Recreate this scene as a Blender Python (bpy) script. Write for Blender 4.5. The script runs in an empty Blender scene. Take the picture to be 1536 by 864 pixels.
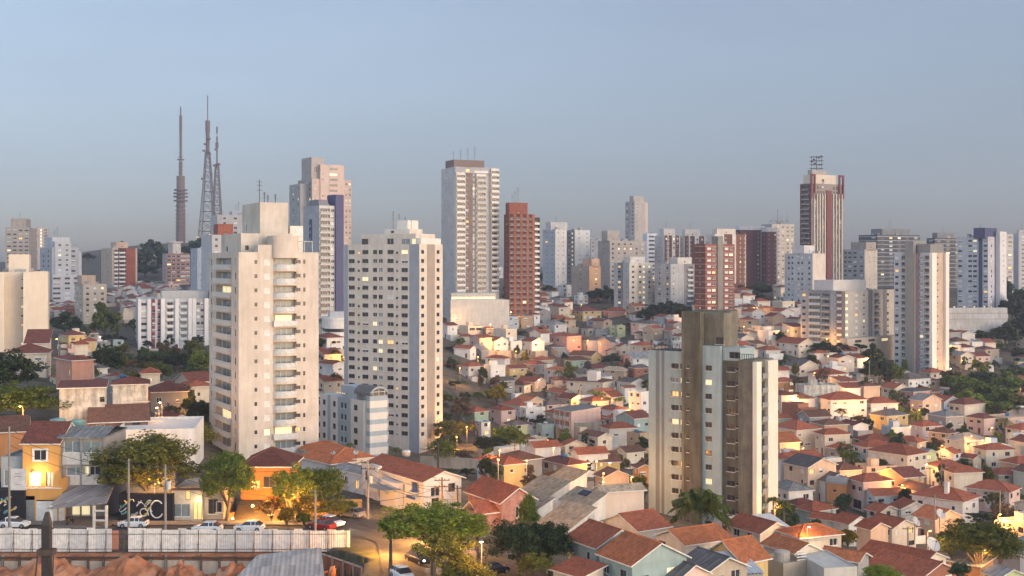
import bpy, math, random
import numpy as np
from mathutils import Matrix, Vector
R = math.radians
rng = random.Random(11)
sc = bpy.context.scene
COL = sc.collection
# ---------------------------------------------------------------- camera
F = 1850.0; HY = 395.0; CZ = 60.0          # focal length in photo pixels, horizon row, camera height
cd = bpy.data.cameras.new('camera'); cam = bpy.data.objects.new('camera', cd); COL.objects.link(cam)
cam.location = (0, 0, CZ); cam.rotation_euler = (R(90), 0, 0)
cd.sensor_width = 36; cd.lens = 36 * F / 1536; cd.shift_y = -(432 - HY) / 1536
cd.clip_start = 1; cd.clip_end = 20000
sc.camera = cam
# ---------------------------------------------------------------- sky and sun
WEST, TINT, SKY_S = (3.6, 3.38, 3.05), (1.02, 0.99, 1.0, 1), 0.128
SUN_EL, SUN_AZ = 14, 122                    # azimuth clockwise from +Y (view direction)
w = bpy.data.worlds.new('World'); sc.world = w; w.use_nodes = True
nt = w.node_tree; bg = nt.nodes['Background']
sky = nt.nodes.new('ShaderNodeTexSky'); sky.sky_type = 'NISHITA'; sky.sun_disc = False
sky.sun_elevation = R(SUN_EL); sky.sun_rotation = R(SUN_AZ); sky.altitude = 760
sky.air_density = 1.0; sky.dust_density = 1.6; sky.ozone_density = 2.2
hs = nt.nodes.new('ShaderNodeHueSaturation'); hs.inputs['Saturation'].default_value = 0.75
nt.links.new(sky.outputs[0], hs.inputs['Color'])
# dusk: the western sky behind the viewer still glows, the east in front of him is already dimmer
gc = nt.nodes.new('ShaderNodeTexCoord'); dp = nt.nodes.new('ShaderNodeVectorMath'); dp.operation = 'DOT_PRODUCT'; dp.inputs[1].default_value = (-0.28, -0.93, 0.22)
nt.links.new(gc.outputs['Generated'], dp.inputs[0])
gr = nt.nodes.new('ShaderNodeMapRange'); gr.interpolation_type = 'SMOOTHSTEP'; gr.inputs[1].default_value = -0.75; gr.inputs[2].default_value = 0.75; gr.inputs[3].default_value = 0.0; gr.inputs[4].default_value = 1.0
nt.links.new(dp.outputs['Value'], gr.inputs[0])
tn = nt.nodes.new('ShaderNodeMix'); tn.data_type = 'RGBA'; tn.blend_type = 'MULTIPLY'; tn.inputs[0].default_value = 1.0; tn.inputs[7].default_value = TINT
nt.links.new(hs.outputs[0], tn.inputs[6])
wm = nt.nodes.new('ShaderNodeMix'); wm.data_type = 'RGBA'; wm.inputs[6].default_value = (1, 1, 1, 1); wm.inputs[7].default_value = (*WEST, 1); wm.clamp_factor = True; nt.links.new(gr.outputs[0], wm.inputs[0])
cn = nt.nodes.new('ShaderNodeTexNoise'); cn.inputs['Scale'].default_value = 2.2; cn.inputs['Detail'].default_value = 4.0; cm = nt.nodes.new('ShaderNodeMapping'); cm.inputs['Scale'].default_value = (1, 1, 5); nt.links.new(gc.outputs['Generated'], cm.inputs[0]); nt.links.new(cm.outputs[0], cn.inputs['Vector'])
cr_ = nt.nodes.new('ShaderNodeMapRange'); cr_.inputs[1].default_value = 0.3; cr_.inputs[2].default_value = 0.7; cr_.inputs[3].default_value = 0.945; cr_.inputs[4].default_value = 1.06; nt.links.new(cn.outputs[0], cr_.inputs[0])   # faint uneven veil
v0 = nt.nodes.new('ShaderNodeVectorMath'); v0.operation = 'MULTIPLY'; nt.links.new(tn.outputs[2], v0.inputs[0]); nt.links.new(wm.outputs[2], v0.inputs[1])
vm = nt.nodes.new('ShaderNodeVectorMath'); vm.operation = 'SCALE'; nt.links.new(v0.outputs[0], vm.inputs[0]); nt.links.new(cr_.outputs[0], vm.inputs['Scale'])
sz = nt.nodes.new('ShaderNodeSeparateXYZ'); nt.links.new(gc.outputs['Generated'], sz.inputs[0])
er = nt.nodes.new('ShaderNodeMapRange'); er.interpolation_type = 'SMOOTHSTEP'; er.inputs[1].default_value = -0.02; er.inputs[2].default_value = 0.25   # dim blue earth-shadow belt over the horizon
nt.links.new(sz.outputs[2], er.inputs[0]); bm = nt.nodes.new('ShaderNodeMix'); bm.data_type = 'RGBA'; bm.inputs[6].default_value = (0.79, 0.775, 0.825, 1); bm.inputs[7].default_value = (1.46, 1.44, 1.41, 1); nt.links.new(er.outputs[0], bm.inputs[0])
v2 = nt.nodes.new('ShaderNodeVectorMath'); v2.operation = 'MULTIPLY'; nt.links.new(vm.outputs[0], v2.inputs[0]); nt.links.new(bm.outputs[2], v2.inputs[1])
nt.links.new(v2.outputs[0], bg.inputs['Color'])
bg.inputs['Strength'].default_value = SKY_S
sd = bpy.data.lights.new('sun', 'SUN'); sun = bpy.data.objects.new('sun', sd); COL.objects.link(sun)
sd.energy = 0.68; sd.angle = R(70); sd.color = (1.0, 0.74, 0.52)
sun.rotation_euler = Vector((math.sin(R(SUN_AZ)) * math.cos(R(SUN_EL)), math.cos(R(SUN_AZ)) * math.cos(R(SUN_EL)), math.sin(R(SUN_EL)))).to_track_quat('Z', 'Y').to_euler()
sc.view_settings.view_transform = 'Standard'; sc.view_settings.look = 'None'
sc.view_settings.exposure = -0.15; sc.view_settings.gamma = 1.0
sc.render.engine = 'CYCLES'
sc.cycles.use_denoising = True
sc.cycles.max_bounces = 6; sc.cycles.diffuse_bounces = 3; sc.cycles.transparent_max_bounces = 8
sc.cycles.sample_clamp_indirect = 4.0
# ---------------------------------------------------------------- materials
MATS = {}
def nodes_of(name):
    m = bpy.data.materials.new(name); m.use_nodes = True
    return m, m.node_tree, m.node_tree.nodes['Principled BSDF']
def N(t, typ, **kw):
    n = t.nodes.new(typ)
    for k, v in kw.items():
        if k in n.inputs: n.inputs[k].default_value = v
        else: setattr(n, k, v)
    return n
def c4(c): return (c[0], c[1], c[2], 1)
def sc3(c, f): return tuple(min(1, max(0, x * f)) for x in c)
def plaster(name, col, stain=0.35, scale=0.25, rough=0.85, stain_col=None):
    """painted render with weather stains: blotches and rain streaks of their own shape"""
    key = ('pl', name)
    if key in MATS: return MATS[key]
    m, t, p = nodes_of(name)
    tc = N(t, 'ShaderNodeTexCoord'); mp = N(t, 'ShaderNodeMapping'); mp.inputs['Scale'].default_value = (1, 1, 0.16)
    t.links.new(tc.outputs['Object'], mp.inputs[0])
    n1 = N(t, 'ShaderNodeTexNoise', Scale=0.9, Detail=5.0, Roughness=0.65); t.links.new(mp.outputs[0], n1.inputs['Vector'])
    n2 = N(t, 'ShaderNodeTexNoise', Scale=scale, Detail=6.0, Roughness=0.7); t.links.new(tc.outputs['Object'], n2.inputs['Vector'])
    mul = N(t, 'ShaderNodeMath', operation='MULTIPLY'); t.links.new(n1.outputs[0], mul.inputs[0]); t.links.new(n2.outputs[0], mul.inputs[1])
    rp = N(t, 'ShaderNodeValToRGB'); t.links.new(mul.outputs[0], rp.inputs[0])
    e = rp.color_ramp.elements
    dk = stain_col or tuple(x * (1 - stain) for x in (col[0], col[1] * 0.97, col[2] * 0.93))
    e[0].position = 0.12; e[0].color = c4(dk); e[1].position = 0.34; e[1].color = c4(col)
    oi = N(t, 'ShaderNodeObjectInfo'); mr = N(t, 'ShaderNodeMapRange'); mr.inputs[3].default_value = 0.92; mr.inputs[4].default_value = 1.06
    t.links.new(oi.outputs['Random'], mr.inputs[0])
    mx = N(t, 'ShaderNodeMix', data_type='RGBA', blend_type='MULTIPLY'); mx.inputs[0].default_value = 1
    t.links.new(rp.outputs[0], mx.inputs[6]); t.links.new(mr.outputs[0], mx.inputs[7]); t.links.new(mx.outputs[2], p.inputs['Base Color'])
    p.inputs['Roughness'].default_value = rough; p.inputs['Specular IOR Level'].default_value = 0.25
    MATS[key] = m; return m
def flat(name, col, rough=0.6, metal=0.0, spec=0.4, emit=None, es=1.0):
    key = ('fl', name)
    if key in MATS: return MATS[key]
    m, t, p = nodes_of(name)
    n1 = N(t, 'ShaderNodeTexNoise', Scale=1.7, Detail=4.0); tc = N(t, 'ShaderNodeTexCoord'); t.links.new(tc.outputs['Object'], n1.inputs['Vector'])
    rp = N(t, 'ShaderNodeValToRGB'); t.links.new(n1.outputs[0], rp.inputs[0])
    rp.color_ramp.elements[0].position = 0.3; rp.color_ramp.elements[1].position = 0.7
    rp.color_ramp.elements[0].color = c4(sc3(col, 0.82)); rp.color_ramp.elements[1].color = c4(sc3(col, 1.1))
    t.links.new(rp.outputs[0], p.inputs['Base Color'])
    p.inputs['Roughness'].default_value = rough; p.inputs['Metallic'].default_value = metal; p.inputs['Specular IOR Level'].default_value = spec
    if emit: p.inputs['Emission Color'].default_value = c4(emit); p.inputs['Emission Strength'].default_value = es
    MATS[key] = m; return m
def tiles(name, col, pitch=0.28, course=0.42, amt=0.5, moss=0.35):
    """clay pan tiles in UV metres: columns of barrels, courses, blotchy weathering"""
    key = ('ti', name)
    if key in MATS: return MATS[key]
    m, t, p = nodes_of(name)
    uv = N(t, 'ShaderNodeUVMap'); tc = N(t, 'ShaderNodeTexCoord')
    sp = N(t, 'ShaderNodeSeparateXYZ'); t.links.new(uv.outputs[0], sp.inputs[0])
    def wave(out, per, ph):
        a = N(t, 'ShaderNodeMath', operation='MULTIPLY'); a.inputs[1].default_value = 2 * math.pi / per; t.links.new(sp.outputs[out], a.inputs[0])
        s = N(t, 'ShaderNodeMath', operation='SINE'); t.links.new(a.outputs[0], s.inputs[0]); return s
    wx, wy = wave(0, pitch, 0), wave(1, course, 0)
    n1 = N(t, 'ShaderNodeTexNoise', Scale=0.55, Detail=6.0, Roughness=0.7); t.links.new(tc.outputs['Object'], n1.inputs['Vector'])
    mv = N(t, 'ShaderNodeMapping'); mv.inputs['Scale'].default_value = (1 / pitch, 1 / course, 1); t.links.new(uv.outputs[0], mv.inputs[0])
    vo = N(t, 'ShaderNodeTexWhiteNoise'); fl = N(t, 'ShaderNodeVectorMath', operation='FLOOR'); t.links.new(mv.outputs[0], fl.inputs[0]); t.links.new(fl.outputs[0], vo.inputs['Vector'])
    rp = N(t, 'ShaderNodeValToRGB'); t.links.new(n1.outputs[0], rp.inputs[0])
    e = rp.color_ramp.elements
    e[0].position = 0.25; e[0].color = c4(tuple(col[i] * (1 - moss) + (0.06, 0.05, 0.04)[i] * moss for i in range(3)))
    e[1].position = 0.68; e[1].color = c4(sc3(col, 1.18))
    ad = N(t, 'ShaderNodeMath', operation='MULTIPLY_ADD'); ad.inputs[1].default_value = 0.45; ad.inputs[2].default_value = 0.78; t.links.new(vo.outputs['Value'], ad.inputs[0])
    a2 = N(t, 'ShaderNodeMath', operation='MULTIPLY_ADD'); a2.inputs[1].default_value = 0.16 * amt; t.links.new(wx.outputs[0], a2.inputs[0]); t.links.new(ad.outputs[0], a2.inputs[2])
    oi = N(t, 'ShaderNodeObjectInfo'); mr = N(t, 'ShaderNodeMapRange'); mr.inputs[3].default_value = 0.75; mr.inputs[4].default_value = 1.2; t.links.new(oi.outputs['Random'], mr.inputs[0])
    a3 = N(t, 'ShaderNodeMath', operation='MULTIPLY'); t.links.new(a2.outputs[0], a3.inputs[0]); t.links.new(mr.outputs[0], a3.inputs[1])
    mx = N(t, 'ShaderNodeMix', data_type='RGBA', blend_type='MULTIPLY'); mx.inputs[0].default_value = 1
    t.links.new(rp.outputs[0], mx.inputs[6]); t.links.new(a3.outputs[0], mx.inputs[7]); t.links.new(mx.outputs[2], p.inputs['Base Color'])
    hb = N(t, 'ShaderNodeMath', operation='MULTIPLY_ADD'); hb.inputs[1].default_value = 0.4; t.links.new(wy.outputs[0], hb.inputs[0]); t.links.new(wx.outputs[0], hb.inputs[2])
    bp = N(t, 'ShaderNodeBump', Strength=0.5, Distance=0.05); t.links.new(hb.outputs[0], bp.inputs['Height']); t.links.new(bp.outputs[0], p.inputs['Normal'])
    p.inputs['Roughness'].default_value = 0.8; p.inputs['Specular IOR Level'].default_value = 0.25
    MATS[key] = m; return m
def leafmat(name, col, var=0.5, tr=0.3):
    key = ('lf', name)
    if key in MATS: return MATS[key]
    m, t, p = nodes_of(name)
    g = N(t, 'ShaderNodeNewGeometry'); rp = N(t, 'ShaderNodeValToRGB'); t.links.new(g.outputs['Random Per Island'], rp.inputs[0])
    e = rp.color_ramp.elements
    e[0].color = c4(sc3(col, 1 - var)); e[1].color = c4((min(1, col[0] * (1 + var * 1.3)), min(1, col[1] * (1 + var)), col[2]))
    oi = N(t, 'ShaderNodeObjectInfo'); hs = N(t, 'ShaderNodeHueSaturation')
    mr = N(t, 'ShaderNodeMapRange'); mr.inputs[3].default_value = 0.7; mr.inputs[4].default_value = 1.25; t.links.new(oi.outputs['Random'], mr.inputs[0])
    t.links.new(rp.outputs[0], hs.inputs['Color']); t.links.new(mr.outputs[0], hs.inputs['Value']); t.links.new(hs.outputs[0], p.inputs['Base Color'])
    p.inputs['Roughness'].default_value = 0.6; p.inputs['Specular IOR Level'].default_value = 0.2
    tl = N(t, 'ShaderNodeBsdfTranslucent'); t.links.new(hs.outputs[0], tl.inputs[0])
    mx = N(t, 'ShaderNodeMixShader'); mx.inputs[0].default_value = tr
    t.links.new(p.outputs[0], mx.inputs[1]); t.links.new(tl.outputs[0], mx.inputs[2]); t.links.new(mx.outputs[0], t.nodes['Material Output'].inputs[0])
    MATS[key] = m; return m
def ground_mat(name, cols, scale=0.05, rough=0.95):
    m, t, p = nodes_of(name); tc = N(t, 'ShaderNodeTexCoord')
    n1 = N(t, 'ShaderNodeTexNoise', Scale=scale, Detail=9.0, Roughness=0.68); t.links.new(tc.outputs['Object'], n1.inputs['Vector'])
    rp = N(t, 'ShaderNodeValToRGB'); t.links.new(n1.outputs[0], rp.inputs[0]); r = rp.color_ramp
    r.elements[0].position = 0.33; r.elements[0].color = c4(cols[0]); r.elements[1].position = 0.68; r.elements[1].color = c4(cols[-1])
    for i, c in enumerate(cols[1:-1]): el = r.elements.new(0.33 + 0.35 * (i + 1) / (len(cols) - 1)); el.color = c4(c)
    t.links.new(rp.outputs[0], p.inputs['Base Color']); p.inputs['Roughness'].default_value = rough; p.inputs['Specular IOR Level'].default_value = 0.2
    return m
WALLC = dict(white=(.69,.665,.625), cream=(.64,.55,.43), beige=(.44,.365,.275), grey=(.29,.285,.28), peach=(.60,.43,.31), pink=(.58,.33,.26),
    yellow=(.60,.44,.20), teal=(.32,.41,.39), lime=(.50,.53,.30), green=(.34,.44,.32), blue=(.38,.43,.48), orange=(.50,.24,.10),
    lilac=(.50,.45,.46), salmon=(.56,.29,.21), tan=(.46,.33,.22), brick=(.30,.13,.08), brown=(.22,.13,.09), offwhite=(.56,.53,.475), rose=(.64,.45,.38))
ROOFC = dict(red=(.27,.078,.038), darkred=(.155,.05,.034), orange=(.40,.13,.05), brown=(.15,.07,.045), slate=(.105,.093,.088), greytile=(.20,.20,.195), tantile=(.36,.28,.19))
def W(n): return plaster(n + '_render', WALLC[n], 0.22)
def RF(n):
    if n in ('slate', 'greytile'): return tiles(n, ROOFC[n], 0.9, 1.6, 0.5, 0.25)
    if n == 'tantile': return tiles(n, ROOFC[n], 0.5, 0.6, 0.9, 0.4)
    return tiles(n + '_clay', ROOFC[n])
M_GLASS = flat('dark_glass', (.035,.035,.042), 0.18, 0, 0.5)
M_GLASS2 = flat('pale_glass', (.20,.24,.25), 0.15, 0, 0.5)
M_BLIND = flat('white_blind', (.62,.60,.56), 0.6)
M_LIT = flat('lit_window', (.6,.45,.2), 0.5, 0, 0.3, (1.0,.56,.20), 1.0)
M_LITW = flat('lit_window_pale', (.6,.6,.4), 0.5, 0, 0.3, (1.0,.80,.45), .85)
M_FRAME = flat('white_frame', (.66,.65,.62), 0.5)
M_DFRAME = flat('dark_frame', (.12,.11,.10), 0.5)
M_DOOR = flat('brown_door', (.16,.07,.045), 0.5)
M_CONC = plaster('bare_concrete', (.30,.28,.25), 0.5)
M_FASC = flat('white_fascia', (.66,.62,.56), 0.6)
M_METAL = flat('grey_metal', (.30,.30,.30), 0.5, 0.5)
M_IRON = flat('dark_iron', (.06,.055,.05), 0.6, 0.3)
M_TANKB = flat('blue_tank', (.05,.16,.32), 0.5)
M_TANKW = flat('pale_tank', (.50,.50,.48), 0.6)
M_WOOD = flat('dark_wood', (.075,.05,.035), 0.8)
M_BARK = flat('bark', (.11,.085,.065), 0.9)
M_RAILG = flat('railing_panel', (.48,.50,.49), 0.3)
# ---------------------------------------------------------------- mesh builder
class MB:
    def __init__(s): s.v = []; s.f = []; s.m = []
    def poly(s, pts, mi=0):
        i = len(s.v); s.v += [tuple(p) for p in pts]; s.f.append(tuple(range(i, i + len(pts)))); s.m.append(mi)
    def box(s, x0, x1, y0, y1, z0, z1, mi=0, bottom=True):
        i = len(s.v); s.v += [(x0,y0,z0),(x1,y0,z0),(x1,y1,z0),(x0,y1,z0),(x0,y0,z1),(x1,y0,z1),(x1,y1,z1),(x0,y1,z1)]
        fs = [(0,1,5,4),(1,2,6,5),(2,3,7,6),(3,0,4,7),(4,5,6,7)] + ([(3,2,1,0)] if bottom else [])
        for f in fs: s.f.append(tuple(i + k for k in f)); s.m.append(mi)
    def tube(s, pts, r, n=6, mi=0, cap=True):
        """tube along points, r = radius or list of radii"""
        pts = [Vector(p) for p in pts]; rs = r if isinstance(r, (list, tuple)) else [r] * len(pts)
        base = len(s.v); up = None
        for k, p in enumerate(pts):
            d = (pts[min(k + 1, len(pts) - 1)] - pts[max(k - 1, 0)]).normalized()
            a = Vector((0, 0, 1)) if abs(d.z) < 0.95 else Vector((1, 0, 0))
            x = d.cross(a).normalized(); y = x.cross(d)
            for j in range(n):
                t = 2 * math.pi * j / n; q = p + (x * math.cos(t) + y * math.sin(t)) * rs[k]; s.v.append(tuple(q))
        for k in range(len(pts) - 1):
            for j in range(n):
                a, b = base + k * n + j, base + k * n + (j + 1) % n
                s.f.append((a, b, b + n, a + n)); s.m.append(mi)
        if cap:
            s.f.append(tuple(base + j for j in range(n))); s.m.append(mi)
            e = base + (len(pts) - 1) * n; s.f.append(tuple(e + j for j in reversed(range(n)))); s.m.append(mi)
    def cyl(s, cx, cy, z0, z1, r0, r1=None, n=12, mi=0):
        s.tube([(cx, cy, z0), (cx, cy, z1)], [r0, r0 if r1 is None else r1], n, mi)
    def lathe(s, prof, n=14, mi=0, ctr=(0, 0, 0)):
        b = len(s.v)
        for r, z in prof:
            for j in range(n):
                t = 2 * math.pi * j / n; s.v.append((ctr[0] + r * math.cos(t), ctr[1] + r * math.sin(t), ctr[2] + z))
        for k in range(len(prof) - 1):
            for j in range(n):
                a, c = b + k * n + j, b + k * n + (j + 1) % n; s.f.append((a, c, c + n, a + n)); s.m.append(mi)
    def beam(s, a, b, r, mi=0, n=4): s.tube([a, b], r, n, mi)
    def add(s, o, mat, mis=None):
        i = len(s.v); s.v += [tuple(mat @ Vector(p)) for p in o.v]
        for f, m in zip(o.f, o.m): s.f.append(tuple(i + k for k in f)); s.m.append(mis[m] if mis else m)
    def facade(s, O, U, wd, z0, z1, ops=(), mi=0, bands=(), hb=()):
        """wall sheet from O along U (outward normal U x Z) with real recessed openings. ops: (u0,u1,v0,v1,depth,back_mi or None); bands: (u0,u1,mi) ; hb: (v0,v1,mi)"""
        O = Vector(O); U = Vector(U); n = U.cross(Vector((0, 0, 1))); I = -n
        us = {0.0, wd}; vs = {z0, z1}
        for o in ops: us |= {o[0], o[1]}; vs |= {o[2], o[3]}
        for b in bands: us |= {max(0, b[0]), min(wd, b[1])}
        for b in hb: vs |= {min(z1, max(z0, b[0])), min(z1, max(z0, b[1]))}
        us = sorted(us); vs = sorted(vs)
        P = lambda u, v, d=0: O + U * u + I * d + Vector((0, 0, v))
        isop = {}
        ui = {u: k for k, u in enumerate(us)}; vi = {v: k for k, v in enumerate(vs)}
        for o in ops:
            for a in range(ui[o[0]], ui[o[1]]):
                for b in range(vi[o[2]], vi[o[3]]): isop[(a, b)] = 1
        def mat_at(u, v):
            for b in hb:
                if b[0] <= v <= b[1]: return b[2]
            for b in bands:
                if b[0] <= u <= b[1]: return b[2]
            return mi
        for a in range(len(us) - 1):
            run = None
            for b in range(len(vs)):
                m_ = None
                if b < len(vs) - 1 and (a, b) not in isop: m_ = mat_at((us[a] + us[a+1]) / 2, (vs[b] + vs[b+1]) / 2)
                if run and run[1] != m_:
                    s.poly([P(us[a], run[0]), P(us[a+1], run[0]), P(us[a+1], vs[b]), P(us[a], vs[b])], run[1]); run = None
                if m_ is not None and run is None: run = (vs[b], m_)
        for u0, u1, v0, v1, d, bk in ops:
            m_ = mat_at((u0 + u1) / 2, (v0 + v1) / 2)
            s.poly([P(u0,v0), P(u1,v0), P(u1,v0,d), P(u0,v0,d)][::1], m_); s.poly([P(u0,v1,d), P(u1,v1,d), P(u1,v1), P(u0,v1)], m_)
            s.poly([P(u0,v0), P(u0,v0,d), P(u0,v1,d), P(u0,v1)], m_); s.poly([P(u1,v0,d), P(u1,v0), P(u1,v1), P(u1,v1,d)], m_)
            if bk is not None: s.poly([P(u0,v0,d), P(u1,v0,d), P(u1,v1,d), P(u0,v1,d)], bk)
    def mesh(s, name, mats, smooth=False, uv=False):
        me = bpy.data.meshes.new(name); me.from_pydata(s.v, [], s.f)
        for m in (mats if isinstance(mats, (list, tuple)) else [mats]): me.materials.append(m)
        me.polygons.foreach_set('material_index', s.m)
        if smooth: me.polygons.foreach_set('use_smooth', [True] * len(s.f))
        if uv:
            lay = me.uv_layers.new(name='UVMap').data; k = 0
            for f in s.f:
                p = [Vector(s.v[i]) for i in f]; n = (p[1] - p[0]).cross(p[2] - p[0])
                n = n.normalized() if n.length > 1e-9 else Vector((0, 0, 1))
                h = Vector((0, 0, 1)).cross(n); h = h.normalized() if h.length > 1e-4 else Vector((1, 0, 0)); q = n.cross(h)
                for a in p: lay[k].uv = (a.dot(h), a.dot(q)); k += 1
        me.update(); return me
    def build(s, name, mats, parent=None, smooth=False, uv=False):
        return link(name, s.mesh(name, mats, smooth, uv), parent)
def link(name, data, parent=None, loc=None, rz=None, rot=None):
    o = bpy.data.objects.new(name, data); COL.objects.link(o)
    if parent: o.parent = parent
    if loc is not None: o.location = loc
    if rz is not None: o.rotation_euler = (0, 0, rz)
    if rot is not None: o.rotation_euler = rot
    return o
def tag(o, label, cat, group=None, kind=None):
    if label: o['label'] = label
    if cat: o['category'] = cat
    if group: o['group'] = group
    if kind: o['kind'] = kind
    return o
def thing(name, label, cat, loc=(0, 0, 0), rz=0.0, group=None):
    o = link(name, None, None, loc, rz); o.empty_display_size = 0.5
    return tag(o, label, cat, group)
def copy_tree(o, parent=None):
    c = o.copy(); COL.objects.link(c)
    if parent: c.parent = parent
    for ch in o.children: copy_tree(ch, c)
    return c
# ---------------------------------------------------------------- terrain: heights from points read off the photograph (column, row, distance)
CTRL = [(0,792,176),(250,795,174),(430,796,172),(540,790,180),(600,860,150),(660,800,185),(560,760,205),(300,770,190),(100,775,190),(640,740,215),
 (110,650,230),(150,642,245),(230,650,245),(90,592,270),(30,535,350),(200,560,380),(250,532,540),(400,692,246),(330,690,250),(100,492,600),(180,436,880),(250,398,1050),(30,440,900),
 (275,362,1500),(330,368,1480),(588,692,375),(530,694,300),(490,545,440),(480,512,500),(640,690,330),
 (740,795,190),(800,790,195),(900,800,200),(930,868,168),(860,850,172),(1060,795,243),(1100,835,200),(1200,725,330),(1300,785,290),(1450,800,275),(1350,862,210),(1250,866,188),(1060,866,178),
 (1200,648,400),(1400,650,420),(1300,570,500),(1450,605,500),(1500,548,600),(1250,522,560),(1150,502,600),(1450,484,700),(1180,457,680),(1300,434,850),(1500,440,900),(1400,592,515),
 (720,690,330),(800,648,430),(850,605,500),(800,565,560),(900,525,620),(700,525,600),(720,484,640),(680,484,606),(762,480,606),(850,472,700),(950,468,690),(1050,472,620),(850,432,820),(950,437,850),(1000,424,950),
 (700,640,420),(950,600,480),(970,660,400),(620,560,470),
 (0,396,2600),(300,380,2600),(770,402,2600),(1200,404,2600),(1536,405,2600),(770,412,1500),(1200,414,1500),(1536,416,1500),(0,400,1500),(500,410,1300),(550,470,700),(1536,690,380),(1536,600,520)]
def feat(x, y):
    y = np.maximum(y, 120.0); k = np.clip(x / y, -0.75, 0.75); return np.stack([k * 2.2, np.log(y)], -1)
_cx = np.array([(p - 768) / F * D for p, q, D in CTRL]); _cy = np.array([float(D) for p, q, D in CTRL]); _cz = np.array([CZ - (q - HY) / F * D for p, q, D in CTRL])
_P = feat(_cx, _cy); _n = len(_P)
def _phi(r): return np.where(r > 1e-9, r * r * np.log(np.maximum(r, 1e-9)), 0.0)
_K = _phi(np.linalg.norm(_P[:, None] - _P[None], axis=-1)) + np.eye(_n) * 0.012
_A = np.zeros((_n + 3, _n + 3)); _A[:_n, :_n] = _K; _A[:_n, _n] = 1; _A[:_n, _n+1:] = _P; _A[_n, :_n] = 1; _A[_n+1:, :_n] = _P.T
_W = np.linalg.solve(_A, np.concatenate([_cz, np.zeros(3)]))
PIT_Y, PIT_X = 163.9, -21.5                # excavated building site, left foreground
def heights(x, y):
    x = np.atleast_1d(np.asarray(x, float)); y = np.atleast_1d(np.asarray(y, float)); q = feat(x, y); out = np.empty(len(x))
    for i in range(0, len(x), 20000):
        s = slice(i, i + 20000); r = np.linalg.norm(q[s][:, None] - _P[None], axis=-1)
        out[s] = _phi(r) @ _W[:_n] + _W[_n] + q[s] @ _W[_n+1:]
    # level street shelf on the left and the pit in front of it
    a = np.clip((-18 - x) / 6, 0, 1) * np.clip((190 - y) / 6, 0, 1); out = out * (1 - a) + 22.3 * a
    b = np.clip((np.minimum(-24.4 + np.maximum(163 - y, 0) * .93, -18.5) - x) / .8, 0, 1) * np.clip((PIT_Y - y) / 0.8, 0, 1); out = out * (1 - b) + 12.5 * b
    return out
def Hh(x, y): return float(heights([x], [y])[0])
def at(px, py, D): return Vector(((px - 768) / F * D, D, CZ - (py - HY) / F * D))
_DS = np.concatenate([np.arange(125, 420, 1.0), np.arange(420, 1200, 2.5)])
def solve(px, py, h):
    """distance at which a thing of height h standing on the terrain shows its top at (px, py)"""
    x = (px - 768) / F * _DS; g = CZ - (py - HY) / F * _DS - h - heights(x, _DS)
    idx = np.where(g <= 0)[0]
    return float(_DS[idx[0]]) if len(idx) else 1100.0
def proj(p): return (768 + p[0] / p[1] * F, HY + (CZ - p[2]) / p[1] * F)
def terrain():
    ys = np.concatenate([np.array([-150., 0., 40., 80.]), np.arange(110, 150, 3.0), np.arange(150, 200, 0.8), np.arange(200, 300, 2.0), np.geomspace(302, 3100, 190)])
    ks = np.linspace(-0.85, 0.85, 341)
    X = np.empty((len(ys), len(ks))); Y = np.empty_like(X)
    for i, y in enumerate(ys): X[i] = ks * max(y, 110); Y[i] = y
    Z = heights(X.ravel(), Y.ravel()); v = np.stack([X.ravel(), Y.ravel(), Z], -1)
    nx = len(ks); f = [(r * nx + c, r * nx + c + 1, (r + 1) * nx + c + 1, (r + 1) * nx + c) for r in range(len(ys) - 1) for c in range(nx - 1)]
    me = bpy.data.meshes.new('ground'); me.from_pydata(v.tolist(), [], f)
    me.materials.append(ground_mat('ground_soil', [(.035,.045,.018),(.07,.07,.035),(.13,.11,.085),(.09,.075,.055),(.04,.05,.02)], 0.11)); me.update()
    me.polygons.foreach_set('use_smooth', [True] * len(f))
    tag(link('ground', me), None, None, None, 'structure')
    return Z.min()
ZMIN = terrain()
# ================================================================ building parts
TPL = {}; MESHC = {}
def tpl_window(w, h, style):
    k = ('win', round(w, 1), round(h, 1), style)
    if k not in TPL:
        mb = MB(); w, h = k[1], k[2]; t = 0.07
        if style == 'half':
            mb.box(t, w - t, .0, .035, h * .48, h - t, 2)
        if style == 'blind': mb.box(0.0, w, -0.05, 0.05, 0, h, 1)
        elif style == 'strip':
            mb.poly([(0,.04,0),(w,.04,0),(w,.04,h),(0,.04,h)], 1)
            for i in range(int(w / 1.2) + 1): mb.box(min(w - .06, i * 1.2), min(w, i * 1.2 + .06), -.02, .03, 0, h, 0)
        else:
            mb.poly([(0,.04,0),(w,.04,0),(w,.04,h),(0,.04,h)], 1)
            mb.box(0, t, -.03, .03, 0, h, 0); mb.box(w - t, w, -.03, .03, 0, h, 0); mb.box(t, w - t, -.03, .03, 0, t, 0); mb.box(t, w - t, -.03, .03, h - t, h, 0)
            if w > 0.9: mb.box(w / 2 - t / 2, w / 2 + t / 2, -.02, .025, t, h - t, 0)
            mb.box(-0.1, w + 0.1, -0.26, -0.03, -0.09, -0.003, 2)
        TPL[k] = mb
    return TPL[k]
WSTY = {'dark': (M_DFRAME, M_GLASS), 'white': (M_FRAME, M_GLASS), 'blind': (M_FRAME, M_BLIND), 'lit': (M_DFRAME, M_LIT), 'litw': (M_FRAME, M_LITW), 'strip': (M_FRAME, M_GLASS), 'pale': (M_FRAME, M_GLASS2), 'none': (M_DFRAME, M_GLASS), 'half': (M_FRAME, M_GLASS), 'door': (M_DOOR, M_DOOR), 'blue': (M_FRAME, M_TANKB), 'gate': (M_METAL, M_BLIND)}
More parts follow.
